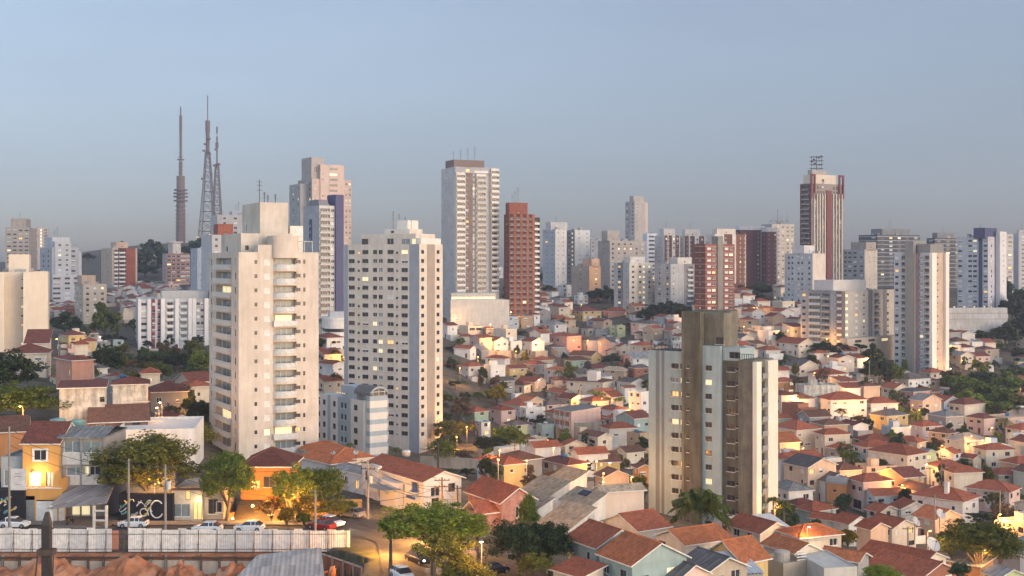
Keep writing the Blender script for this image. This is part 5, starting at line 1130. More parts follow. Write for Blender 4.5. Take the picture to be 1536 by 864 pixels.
def ret_wall_site():
    x0, x1, y = -76.0, -27.5, 161.6; t = thing('retaining_wall', 'concrete plank retaining wall with timber walers and rusty soldier piles, below the white hoarding', 'wall', (x0, y, EZ - .7))
    r = random.Random(6); C1 = plaster('cast plank concrete', (.60,.51,.40), .3, .3); x = 0; L = x1 - x0; i = 0
    while x < L - .5:
        w_ = r.choice([2.0, 2.2, 2.4]); w_ = min(w_, L - x); dip = .5 * math.sin(x * .21)
        for k in range(2):
            mb = MB(); z1 = -.55 - 1.95 * k - abs(dip) * .3; mb.box(x + .16, x + w_ - .16, .25 + .1 * k, .45 + .1 * k, z1 - 1.75, z1); mb.build('panel', C1, t)
        p = MB(); p.box(x - .10, x + .10, -.05, .5, -6, .05 + r.uniform(-.2, .2)); p.build('pile', flat('rusty_pile', (.15,.10,.07), .8) if r.random() < .6 else M_CONC, t)
        x += w_
    for a, c, z in ((0, 13, -2.2), (12, 21, -2.9), (30, 39, -3.0), (0, 48, -.30)):
        p = MB(); 
        for k in range(int(c - a)): p.box(a + k, a + k + .98, -.16, -.06, z + r.uniform(-.05, .05), z + .24 + r.uniform(-.04, .06))
        p.build('waler', M_WOOD if z > -1 else M_CONC, t)
    c = MB(); c.box(0, L, .6, 2.3, -.25, -.02); c.box(0, L, .62, 2.28, -7, -.26); c.build('earth_bank', EARTH, t)
ret_wall_site()
# rough red earth in front of the wall and on the bank at its end
def earth(name, label, pts, h, seed):
    r = random.Random(seed); mb = MB(); n = 60; m = 16
    x0, x1, y0, y1, zb = pts; g = [[(x0 + (x1 - x0) * i / n, y0 + (y1 - y0) * j / m, zb + h * math.sin(math.pi * min(1, (j + .3) / m) * .9) * (.84 + .16 * math.sin(i * .37 + seed)) * (0 if i in (0, n) else 1) * (1 + .10 * math.sin(i * 1.7) * math.sin(j * .8 + i * .3)) + r.uniform(-.22, .22)) for i in range(n + 1)] for j in range(m + 1)]
    for j in range(m):
        for i in range(n): mb.poly([g[j][i], g[j][i+1], g[j+1][i+1], g[j+1][i]])
    o = mb.build(name, EARTH); o['kind'] = 'structure'; return o
earth('earth_mound', '', (-80, -44, 150, 161.3, 17.5), 5.2, 1); earth('earth_mound', '', (-46, -22, 149, 160.6, 17.1), 5.0, 4)
def bank():
    t = thing('earth_wall', 'reddish plank and earth retaining wall at the right end of the building site', 'wall', (-24.5, 158, 15))
    mb = MB(); 
    pr = [(-.6, 5.4, 0), (2.6, 2.3, .3), (5.5, -.9, .2), (6.2, -9, .1)]
    for (x, y, q), (u, v, s) in zip(pr, pr[1:]): mb.poly([(x, y, -4), (u, v, -4), (u, v, 6.0), (x, y, 6.3)]); mb.poly([(x, y, 6.3), (u, v, 6.0), (u+1.2, v+1.2, 6.2), (x+1.2, y+1.6, 6.4)]); mb.poly([(x+1.2,y+1.6,6.4),(u+1.2,v+1.2,6.2),(u+1.2,v+1.2,-4),(x+1.2,y+1.6,-4)])
    mb.build('plank_face', plaster('red plank concrete', (.40,.19,.11), .4, .4), t)
    p = MB()
    for x, y in ((2.5, 2.2), (5.4, -1.0)): p.box(x - .12, x + .12, y - .25, y - .05, -4, 6.6)
    p2 = MB(); p2.tube([(-.6, 5.3, 6.5), (2.6, 2.2, 6.3), (5.5, -1.0, 6.2), (6.1, -9, 6.1)], .14, 4)
    p2.build('coping', plaster('pale coping', (.5,.38,.29), .2), t)
    for k, (x, y) in enumerate(((1.0, 3.75), (2.6, 2.2), (4.1, .6), (5.4, -1.0), (5.9, -5))):
        q = MB(); q.box(x - .12, x + .12, y - .25, y - .06, -4, 6.5); q.build('pile', plaster('pale pile', (.48,.34,.25), .3), t)
bank()
def site_shed():
    D = 150; z = 15; t = thing('site_shed', 'open site shed with a pale fibre cement roof, in front of the hoarding', 'shed', (gx(352, D), D, z), R(7)); top = CZ - (857 - HY) / F * D - z
    rm = tiles('fibre_sheet', (.30,.275,.255), .6, 2.4, .6, .15); mb = MB(); a = (0, 0, top - .9), (10.8, 0, top - .9), (10.2, 6.2, top + 1.2), (2.2, 6.2, top + .5)
    mb.poly(a); mb.poly([(p[0], p[1], p[2] - .12) for p in a[::-1]])
    for p, q in zip(a, a[1:] + a[:1]): mb.poly([(p[0],p[1],p[2]-.12), (q[0],q[1],q[2]-.12), q, p])
    mb.build('roof', rm, t, uv=True)
    for x, y in ((.3, .2), (2.6, .2), (5, .2), (7.4, .2), (10.4, .2), (10, 5.8), (2.6, 5.8)):
        p = MB(); p.box(x - .09, x + .09, y - .09, y + .09, -3, top - .95 + y * .22); p.build('post', M_FASC, t)
    b = MB(); b.box(2.4, 10.2, 4.2, 4.4, -3, top - 1.4); b.build('back_wall', plaster('raw block wall', (.42,.25,.17), .35), t)
site_shed()
def pile_post():
    D = 142; x = gx(70, D); z = 12; t = thing('drilling_pile', 'dark rusted steel pile with a pointed head, standing in the building site at the left', 'pile', (x, D, z)); H = CZ - (768 - HY) / F * D - z
    mb = MB(); mb.box(-.45, .45, -.45, .45, 0, H - 1.5); mb.build('column', flat('burnt_steel', (.035,.028,.024), .8), t)
    h = MB(); h.poly([(-.5,-.45,H-1.5),(.5,-.45,H-1.5),(.25,-.2,H),(-.1,-.2,H)]); h.poly([(.5,-.45,H-1.5),(.5,.45,H-1.5),(.25,.2,H),(.25,-.2,H)]); h.poly([(.5,.45,H-1.5),(-.5,.45,H-1.5),(-.1,.2,H),(.25,.2,H)]); h.poly([(-.5,.45,H-1.5),(-.5,-.45,H-1.5),(-.1,-.2,H),(-.1,.2,H)]); h.poly([(-.1,-.2,H),(.25,-.2,H),(.25,.2,H),(-.1,.2,H)]); h.build('head', M_IRON, t)
    c = MB(); zc = CZ - (828 - HY) / F * D - z; c.box(-.95, .95, -.6, .6, zc - .3, zc + .35); c.build('collar', M_WOOD, t)
    for s in (-1, 1):
        q = MB(); q.beam((s * .9, -.3, zc), (s * 1.1 - .4, -.3, zc - 6), .09); q.build('brace', M_IRON, t)
pile_post()
# --- the street row
def fb(name, label, cat, x0, y0, wl, th=0, base=EZ): 
    b = Bld.__new__(Bld); b.th = R(th); b.c, b.n = math.cos(b.th), math.sin(b.th); b.x0, b.D, b.z = x0, y0, base; b.w, b.l = wl
    b.root = thing(name, label, cat, (x0, y0, base), b.th); b.nwin = {}; b.extra = {}
    FOOT.append((x0 + (b.w*b.c - b.l*b.n)/2, y0 + (b.w*b.n + b.l*b.c)/2, math.hypot(*wl)/2, b)); return b
def orange_house():
    D = 180; s = D / F; X = lambda px: (px - 25) * s; b = fb('townhouse', 'bright orange townhouse with a lamp lit balcony and white garage door, left foreground', 'house', gx(25, D), D, (X(80), 11)); Z = lambda py: CZ - (py - HY) * s - EZ
    om = plaster('orange paint', (.62,.33,.10), .15); gr = plaster('blue grey side wall', (.34,.37,.39), .3); zt = Z(668); zf = Z(735)
    b.block('wall', 0, X(80), 2.2, 11, -1, zt, om, [('win', X(52), X(65)-X(42), Z(694), Z(677)-Z(694), 'white'), ('win', X(44), 1.7, zf+.25, 1.9, 'litw'), ('door', X(66), 1.1, zf+.05, 2.2, 'gate'), ('door', X(44), 1.3, .05, 3.0, 'gate'), ('door', X(70), X(82)-X(58), .05, 2.9, 'gate')], (), top=False)
    b.block('side_wall', -3.6, -.003, 3.2, 11, -1, Z(690), gr, [('win', -0+1.2, 1.6, Z(735), 2.4, 'pale')], [], parapet=.4)
    fr = MB(); u0, u1, v0, v1 = X(42), X(62), Z(696), Z(676)
    for q in ((u0-.2, u0+.1, v0, v1), (u1-.1, u1+.2, v0, v1), (u0+.1, u1-.1, v1-.25, v1), (u0+.1, u1-.1, v0, v0+.25)): fr.box(q[0], q[1], 2.08, 2.195, q[2], q[3])
    fr.build('window_surround', M_FRAME, b.root)
    # gable roof: ridge runs across the street front, left gable lit pale
    make_roof(b, X(80), 8.8, zt, 'gable_u', RF('darkred'), .35, .55, off=(0, 2.2))
    g = MB(); gable_ends(g, X(80), 8.8, zt, 'gable_u', .55); g.v = [(p[0], p[1] + 2.2, p[2]) for p in g.v]; g.build('gable_wall', gr, b.root)
    bp = MB(); z0 = Z(750); bp.box(X(38), X(92), 0, .15, z0, zf+.2); bp.box(X(38), X(38)+.15, .15, 2.198, z0, zf+.2); bp.box(X(92)-.15, X(92), .15, 2.6, z0, zf+1.6); bp.box(X(38)+.16, X(92)-.16, .16, 2.197, z0, zf-.02)
    bp.build('balcony', om, b.root)
    ar = MB(); n = 8; cx = X(85)
    ar.poly([(cx + (X(92)-cx)*math.cos(math.pi*i/n), .3, zf+.2 + 2.6*math.sin(math.pi*i/n)) for i in range(n+1)][::-1]); ar.poly([(cx + (X(92)-cx)*math.cos(math.pi*i/n), .5, zf+.2 + 2.6*math.sin(math.pi*i/n)) for i in range(n+1)]); ar.build('curved_parapet', om, b.root)
    cp = MB(); cp.box(X(36), X(93), -.15, .0-.003, zf+.2, zf+.35); cp.box(X(89), X(96), -.2, 0.6, -1, Z(752)); cp.build('white_trim', M_FASC, b.root)
    gm = MB(); gm.box(X(54), X(86), .0, .12, 0, Z(752)); gm.build('garage_door', M_FRAME, b.root); gd = MB(); gd.box(X(38), X(52), .0, .1, 0, Z(744)); gd.build('gate', M_METAL, b.root)
    gp = MB(); gp.box(X(52)+.01, X(54)-.01, -.1, .2, -1, Z(750)); gp.box(X(34), X(38)-.01, -.1, .2, -1, Z(742)); gp.box(X(86)+.01, X(89)-.01, -.1, .2, -1, Z(752)); gp.build('pier', om, b.root)
    lp = MB(); lp.lathe([(0,0),(.22,.1),(.22,.4),(0,.5)], 8, 0, (X(43), 2.0, zf+2.0)); o = lp.build('porch_lamp', M_LIT, b.root)
    L = bpy.data.lights.new('porch_light', 'POINT'); L.energy = 700; L.color = (1,.62,.24); L.shadow_soft_size = .25; q = link('porch_light', L, b.root, (X(50), 1.2, zf+1.9))
    b.finish()
orange_house()
def glass_house():
    D = 180; s = D / F; X = lambda px: (px - 80.5) * s; b = fb('office_house', 'grey house with long glazed bands behind an open carport, right of the orange townhouse', 'house', gx(80.5, D), D, (X(147), 13)); Z = lambda py: CZ - (py - HY) * s - EZ
    gm = plaster('warm grey frame', (.33,.30,.27), .2); wh = flat('white_spandrel', (.58,.55,.50), .5); zt = Z(662)
    b.block('wall', 0, X(147), 3.2, 13, -1, zt, gm, [('win', X(97), X(110)-X(83), Z(684), Z(667)-Z(684), 'pale'), ('win', X(125), X(141)-X(112), Z(684), Z(667)-Z(684), 'pale'), ('win', X(102), 2.8, Z(719), 1.3, 'pale'), ('win', X(118), 1.2, Z(718), 1.3, 'litw'), ('win', X(131), 1.8, Z(718), 1.3, 'white'), ('win', X(110), X(124)-X(96), .3, 1.4, 'litw')], [], parapet=.3)
    pn = MB(); pn.box(X(82), X(110), 3.08, 3.196, Z(702), Z(685)); pn.box(X(111), X(144), 3.08, 3.196, Z(702), Z(685)); pn.build('spandrel', wh, b.root); pn = MB(); pn.box(X(94), X(146), 3.08, 3.196, Z(733), Z(720)); pn.build('spandrel', wh, b.root)
    ms = MB()
    for px in (81, 110.5, 145): ms.box(X(px)-.12, X(px)+.12, 2.95, 3.078, 0, zt)
    ms.build('mullion', M_METAL, b.root)
    rf = MB(); rf.box(-.5, X(148), 2.6, 13.4, zt+.003, zt+.25); rf.poly([(-.5,2.6,zt+.26),(X(148),2.6,zt+.26),(X(148),8,zt+1.2),(-.5,8,zt+1.2)]); rf.poly([(-.5,13.4,zt+.26),(-.5,8,zt+1.2),(X(148),8,zt+1.2),(X(148),13.4,zt+.26)]); rf.build('roof', RF('greytile'), b.root, uv=True)
    tk = MB()
    for k in range(2): tk.lathe([(0, 0), (1.0, 0), (1.15, 1.4), (1.2, 1.5), (.3, 1.75), (0, 1.75)], 14, 0, (-1.2+2.7*k-2.0, 13.5, zt+.2))
    b.finish()
    for k in range(2):
        m = MB(); m.lathe([(0, 0), (1.05, 0), (1.2, 1.4), (1.25, 1.5), (.3, 1.75), (0, 1.75)], 16); m.build('water_tank', flat('teal_tank', (.16,.30,.28), .5), b.root, smooth=True).location = (-3.4+2.9*k, 11, zt+.3-.2*k)
    mw = MB(); mw.box(-5, -.8, 9.5, 13, -1, zt+.1); mw.build('rear_wall', W('grey'), b.root)
    # carport
    c = thing('carport', 'open carport with ribbed grey roof and white posts, in front of the glazed house', 'carport', (b.x0, D - 4.5, EZ)); t_ = tiles('ribbed_sheet', (.20,.19,.185), .9, 3, .9, .2)
    m = MB(); p = [(X(90), -.5, Z(752)), (X(177), -.5, Z(744)), (X(163), 7.3, Z(731)), (X(94), 7.3, Z(735))]; m.poly(p); m.poly([(a, q, z-.15) for a, q, z in p[::-1]])
    for a, q in zip(p, p[1:]+p[:1]): m.poly([(a[0],a[1],a[2]-.15),(q[0],q[1],q[2]-.15),q,a])
    m.build('roof', t_, c, uv=True)
    for px in (94, 157, 175):
        q = MB(); q.box(X(px)-.16, X(px)+.16, -.2, .12, -.5, Z(748)-.1); q.build('post', M_FASC, c)
    fl = MB(); fl.box(X(94), X(176), 0, 7.2, -.3, .22); fl.build('floor_slab', PAVE, c); lw = MB(); lw.box(X(158), X(174), -.1, .1, 1.0, 1.25); lw.box(X(158), X(174), -.1, .1, 2.4, 2.6); lw.build('rail', M_FASC, c)
glass_house()
def mural(px0, px1, top, D, label, seed, word=None):
    s = D / F; x0 = gx(px0, D); L = (px1 - px0) * s; H = CZ - (top - HY) * s - EZ
    b = fb('mural_building', label, 'building', x0, D, (L, 8)); blk = plaster('black mural paint', (.022,.022,.028), .3)
    b.block('wall', 0, L, 0, 8, -1, H, blk, [], [], parapet=.3); r = random.Random(seed); cols = [flat('mural_white', (.62,.62,.62), .7), flat('mural_yellow', (.55,.38,.05), .7), flat('mural_teal', (.12,.28,.30), .7)]
    for k in range(3):
        mb = MB()
        for i in range((9, 4, 4)[k]):
            x, z, w_ = r.uniform(.6, L * (.62 if word else .95) - .4), r.uniform(.5, H * .8), r.uniform(.25, .7)
            pts = [(x + w_ * math.cos(a * .9 + i) * (1 - a * .07), -.03, z + w_ * .5 * math.sin(a * 1.3 + i)) for a in range(7)]; mb.tube(pts, .055 if k == 0 else .12, 4)
        mb.build('mural_lettering', cols[k], b.root)
    if word:
        mb = MB(); cx, cz = L - 2.3, H * .45
        C = [(cx + .95 * math.cos(R(a)), -.04, cz + 1.25 * math.sin(R(a))) for a in range(40, 330, 18)]; mb.tube(C, .11, 5)
        O = [(cx - 1.9 + .55 * math.cos(R(a)), -.04, cz - .45 + .55 * math.sin(R(a))) for a in range(0, 361, 24)]; mb.tube(O, .09, 5)
        E = [(cx - .7, -.04, cz - .4), (cx - 1.0, -.04, cz + .2), (cx - 1.35, -.04, cz - .3), (cx - 1.2, -.04, cz - .9)]; mb.tube(E, .08, 5); mb.build('mural_word', cols[0], b.root)
    return b
mural(-30, 37, 735, 179.5, 'low black building painted with a chalk like mural, left edge beside the orange townhouse', 3)
mb_ = mural(178, 259, 741, 180, 'low black building with white mural lettering, behind the tree in the left foreground', 5, True); mb_.block('upper_wall', .3, mb_.w-.3, 2.5, 7.8, mb_.root.location.z*0+CZ-(741-HY)/F*180-EZ-.3, CZ-(712-HY)/F*180-EZ, plaster('slate grey upper wall', (.16,.17,.19), .3)); mb_.finish()
def white_shop():
    D = 181; s = D / F; X = lambda px: (px - 258) * s; b = fb('shop_house', 'white two storey house with a lamp lit doorway and one orange window, left foreground', 'house', gx(258, D), D, (X(334), 9)); Z = lambda py: CZ - (py - HY) * s - EZ; m = W('cream')
    b.block('wall', 0, X(303), 0, 9, -1, Z(733), m, [('win', X(282), .7, Z(750), 1.6, 'lit'), ('door', X(296), 1.3, .05, 2.6, 'lit'), ('win', X(270), 2.6, .5, 1.9, 'pale')], [('win', 4, 1.2, 4, 1.2, 'dark')], parapet=.2)
    b.block('side_wing', X(303)+.003, X(334), .6, 9, -1, Z(736), plaster('grey beige wing', (.36,.32,.27), .25), [('win', X(318)-X(303), 1.4, .8, 2.2, 'dark'), ('win', X(327)-X(303), .9, 1.0, 1.6, 'white')], (), parapet=.2)
    cn = MB(); cn.box(-.3, X(322), -.35, 0-.003, Z(735), Z(733)+.1); cn.build('cornice', M_WOOD, b.root)
    L = bpy.data.lights.new('door_light', 'POINT'); L.energy = 160; L.color = (1, .72, .36); L.shadow_soft_size = .15; link('door_light', L, b.root, (X(300), -.7, 2.7)); b.finish()
white_shop()
def restaurant():
    D = 183; s = D / F; X = lambda px: (px - 352) * s; b = fb('restaurant', 'orange restaurant with a brown awning and plum hip roof, behind the street trees', 'restaurant', gx(352, D), D, (X(428), 13)); Z = lambda py: CZ - (py - HY) * s - EZ; om = plaster('amber paint', (.50,.21,.06), .25)
    zt = Z(705); b.block('wall', 0, X(428), 4, 13, -1, zt, om, [('win', X(396), 1.8, Z(738), 1.6, 'dark'), ('win', X(375), 1.4, Z(740), 1.2, 'lit')], [], top=False); make_roof(b, X(428), 9, zt, 'hip', RF('darkred'), .5, .5, off=(0, 4))
    aw = MB(); p = [(X(352), -1.0, Z(776)), (X(430), -1.0, Z(776)), (X(430), 3.9, Z(757)), (X(352), 3.9, Z(757))]; aw.poly(p); aw.poly([(a, q, z-.1) for a, q, z in p[::-1]]); aw.build('awning', plaster('brown canvas', (.085,.065,.045), .3), b.root)
    pr = MB(); pr.box(X(345), X(351), -.8, .2, -1, Z(768)); pr.build('pillar', om, b.root); pr = MB(); pr.box(X(400), X(420), .5, .8, -1, Z(779)); pr.build('counter', om, b.root); pr = MB(); pr.box(X(424), X(428), -.8, .2, -1, Z(777)); pr.build('pillar', om, b.root)
    for px, py, e in ((382, 756, 900), (423, 757, 900), (352, 775, 300), (455, 760, 700)):
        lp = MB(); lp.lathe([(0, -.2), (.18, -.08), (.2, .04), (.12, .16), (0, .2)], 10, 0, (X(px), -1.4, Z(py))); lp.build('lamp', flat('sodium_glass', (.9,.6,.2), .4, 0, .3, (1.0,.58,.18), 9.0), b.root)
        L = bpy.data.lights.new('lamp_light', 'POINT'); L.energy = e * 2.5; L.color = (1, .47, .11); L.shadow_soft_size = .3; link('lamp_light', L, b.root, (X(px), -2.2, Z(py)-.2))
    b.finish()
    D = 185; t = thing('garden_wall', 'amber garden wall with an opening, right of the restaurant under the lit trees', 'wall', (gx(428, D), D, EZ)); m = MB(); m.box(.1, 11.5, 0, .3, -1, 2.3); m.build('wall_face', plaster('ochre garden wall', (.42,.27,.13), .35), t)
    # tables under the awning
    for k in range(3):
        t = thing('cafe_table', 'small white cafe table in front of the restaurant awning', 'table', (gx(405, 180) + 2.2 * k, 180.3, EZ + .2), 0, 'tables outside the restaurant'); m = MB(); m.lathe([(0, .72), (.55, .72), (.55, .78), (0, .78)], 12); m.build('table_top', M_FASC, t); m = MB(); m.cyl(0, 0, 0, .72, .05, None, 6); m.build('leg', M_IRON, t)
restaurant()
def billboard():
    D = 171; s = D / F; t = thing('signboard', 'white blank looking signboard high on a pole beside the orange townhouse', 'sign', (gx(27, D), D, EZ)); Z = lambda py: CZ - (py - HY) * s - EZ; X = lambda px: (px - 27) * s
    m = MB(); m.box(X(16), X(39), -.1, .1, Z(735), Z(703)); m.build('panel', flat('sign_white', (.52,.50,.49), .5), t); m = MB(); m.beam((X(14), 0, 0), (X(14), 0, Z(700)), .12, 0, 6); m.build('pole', M_CONC, t)
    m = MB()
    for k, (a, c, z) in enumerate(((23, 30, 711), (22, 33, 715), (24, 31, 727))): m.box(X(a), X(c), -.115, -.103, Z(z), Z(z)+.12)
    m.build('lettering', flat('sign_grey_text', (.25,.25,.26), .6), t)
billboard()
# --- right of the junction: white corner house, long blue house, stone house, sandy roofs
def corner_house():
    D = 196; base = 20.2; b = Bld('corner_house', 'white corner house with red roof and blue shuttered balcony, behind the big umbrella tree', 'house', 548, 636, 692, D, 34, base=base, clampw=(4, 30)); Z = lambda py, d=D: CZ - (py - HY) / F * d - base
    m = plaster('clean white render', (.70,.66,.60), .15); zt = Z(722); l, w_ = b.l, b.w
    b.block('wall', 0, w_, 0, l, -2, zt, m, [('win', w_*.30, 1.7, zt-2.6, 1.5, 'white'), ('win', w_*.74, 1.3, zt-2.2, 1.4, 'dark'), ('win', w_*.3, 1.4, 1.0, 1.3, 'dark')],
        [('win', l*.22, 1.0, zt-2.6, 1.5, 'dark'), ('win', l*.52, 1.0, zt-2.7, 1.3, 'dark'), ('win', l*.66, 1.0, zt-2.7, 1.3, 'dark'), ('balc', l*.86, 2.3, zt-3.0, 2.4, 'rail'), ('door', l*.3, 2.6, .05, 2.5, 'gate'), ('win', l*.6, 3.0, .4, 2.0, 'dark')], top=False)
    g = MB(); gable_ends(g, w_, l, zt, 'gable_v', .36); g.build('gable_wall', m, b.root); make_roof(b, w_, l, zt, 'gable_v', RF('red'), .6, .36)
    sh = MB(); sh.box(-.45, -.2, l*.14-1.0, l*.14+.1, zt-2.9, zt-.6); sh.build('shutter', flat('royal_blue', (.035,.085,.24), .5), b.root); sh = MB(); sh.box(-.95, -.72, l*.14-1.3, l*.14+1.3, zt-3.1, zt-2.7); sh.build('balcony_edge', flat('royal_blue', (.035,.085,.24), .5), b.root)
    b.block('front_bay', -1.4, -.003, l*.33, l*.60, -2, zt-1.2, m, [], [('win', 2, 1.0, zt-3.3, 1.4, 'white')])
    b.block('parapet_bay', -.8, -.004, l*.70, l*.98, zt-4, zt+.5, m, [], [('win', 1.4, .8, zt-2.4, 1.6, 'dark')])
    mk = MB(); mk.box(-3.6, -.9, l*.30, l*.62, 2.9, 3.1); mk.build('canopy', M_METAL, b.root); water_tank(b, w_*.75, l*.75, zt+1.6, False); b.finish()
corner_house()
def blue_long():
    D = 214; base = 20.5; b = Bld('long_house', 'long pale blue house with stepped red and grey roofs, left of the white corner house', 'house', 452, 545, 570, D, 40, base=base, clampw=(4, 30)); zt = CZ - (712 - HY) / F * D - base; m = plaster('pale blue white render', (.50,.54,.58), .15); l, w_ = b.l, b.w
    b.block('wall', 0, w_, 0, l, -2, zt, m, [], [('win', l*(.25+.12*k), 1.1, zt-2.4, 1.4, 'white') for k in range(5)] + [('win', l*.9, 1.2, zt-2.8, 1.6, 'lit'), ('win', l*.5, 2.5, .6, 1.6, 'dark')], top=False)
    make_roof(b, w_, l*.5, zt, 'hip', RF('greytile'), .4, .3); make_roof(b, w_*1.15, l*.5, zt+.6, 'hip', RF('orange'), .5, .36, off=(0, l*.5)); b.block('link_wall', .2, w_*1.1, l*.5, l*.98, zt-.4, zt+.62, m); b.finish()
    b = Bld('hip_roof_house', 'house with wide terracotta hip roof and dishes, in front of the arched mid rise', 'house', 448, 500, 560, 236, 30, base=21, clampw=(5, 24)); zt = CZ - (690 - HY) / F * 236 - 21; b.block('wall', 0, b.w, 0, b.l, -3, zt, W('cream'), house_windows(random.Random(1), b.w, zt, 2, 'R', ['dark']), house_windows(random.Random(2), b.l, zt, 2, 'L', ['dark']), top=False); make_roof(b, b.w, b.l, zt, 'hip', RF('orange'), .5, .34); b.finish()
blue_long()
def pink_stone():
    D = 188; base = 18.5; b = Bld('stone_house', 'pink stone house with steep red gables and twin windows, left of the sandy roofs', 'house', 702, 752, 800, D, 30, base=base, clampw=(5, 22)); zt = CZ - (752 - HY) / F * D - base; m = plaster('pink stone', (.42,.22,.18), .5, 1.6); w_, l = b.w, b.l
    b.block('wall', 0, w_, 0, l, -3, zt, m, [('win', w_*.5, .6, zt-2.8, 1.8, 'white'), ('win', w_*.62, .6, zt-2.8, 1.8, 'white')], [('win', l*.4, 1.2, zt-2.6, 1.4, 'dark')], top=False)
    g = MB(); gable_ends(g, w_, l, zt, 'gable_v', .62); g.build('gable_wall', m, b.root); make_roof(b, w_, l, zt, 'gable_v', RF('red'), .6, .62)
    b.block('porch', -3.4, -.003, 1.0, 5.0, -3, zt-1.6, m, [], [('hole', 2, 2.2, 0, 2.6, 'x')]); make_roof(b, 3.6, 4.4, zt-1.6, 'gable_u', RF('red'), .4, .6, off=(-3.5, .8), name='porch_roof'); b.finish()
pink_stone()
def sandy():
    tm = RF('tantile'); wh = plaster('limewash wall', (.66,.62,.55), .3)
    for (px, ev, D, H, lab, sl) in (((808,851,892), 797, 183, 3.6, 'front house with a sandy tiled roof, left of the speckled red roof', .50), ((753,801,829), 768, 194, 3.4, 'lower left house with a sandy tiled roof, behind the wide dark tree', .42), ((841,884,908), 760, 199, 5.6, 'raised house with a sandy roof and solar panel, behind the front sandy roof', .46), ((781,823,854), 746, 210, 5.4, 'left rear house with a sandy roof and white verge, behind the raised sandy roof', .44), ((818,850,880), 728, 226, 6.0, 'rearmost house with a sandy roof, left of the salmon twin gables', .40)):
        b = house(px, ev, H, 'shed_v', 'white', 'tantile', lab, D=D, th=36, slope=sl, wallmat=wh, items=([], [('win', 1.6 + 2.0 * k, 1.2, H - 1.3, .8, 'dark') for k in range(3)] if 'raised' in lab else []), nm='sandy_roof_house', cl=(3, 12), ov=.35)
        if 'solar' in lab:
            m = MB(); q = lambda x, y, d: (x, y, b.H + x * sl + .16 + d)
            m.poly([q(b.w*.55, b.l*.7, .14), q(b.w*.55, b.l*.4, .14), q(b.w*.9, b.l*.4, .14), q(b.w*.9, b.l*.7, .14)]); m.poly([q(b.w*.55, b.l*.4, .05), q(b.w*.55, b.l*.7, .05), q(b.w*.9, b.l*.7, .05), q(b.w*.9, b.l*.4, .05)]); m.build('solar_panel', flat('solar_blue', (.03,.035,.06), .2), b.root)
    house((898,906,966), 738, 8.6, 'gable_u', 'cream', 'tantile', 'cream house with a tall blank peach end wall, right of the sandy roofed pair', th=16, D=204, wallmat=plaster('peach blank wall', (.66,.52,.42), .15), items=([], []), slope=.3, cl=(4, 16))
sandy()
def yard_wall():
    t = thing('yard_wall', 'long stained concrete yard wall with iron railing, right foot of the cream window tower', 'wall', (gx(630, 300), 300, 0), R(-16)); zt = CZ - (684 - HY) / F * 300; m = MB(); m.box(0, 14.5, 0, .4, 0, zt); m.build('wall_face', plaster('streaked concrete wall', (.46,.40,.33), .4), t)
    q = MB(); q.box(14.503, 14.9, 0, 14, 0, zt-.1); q.build('return_wall', plaster('streaked concrete wall', (.46,.40,.33), .4), t); p = MB()
    for i in range(30): p.beam((i*.5, .2, zt), (i*.5, .2, zt+1.7), .035)
    p.box(0, 14.5, .17, .23, zt+1.65, zt+1.75); p.build('railing', M_IRON, t)
    dt = thing('garden_wall', 'mossy grey concrete garden wall, in front of the white bungalow beside the pink building', 'wall', (gx(862, 400), 400, Hh(gx(862, 400), 400) - 2), R(16)); m = MB(); m.box(0, 9.5, 0, .5, 0, 9); m.build('wall_face', plaster('mossy wall', (.24,.22,.19), .5), dt)
yard_wall()
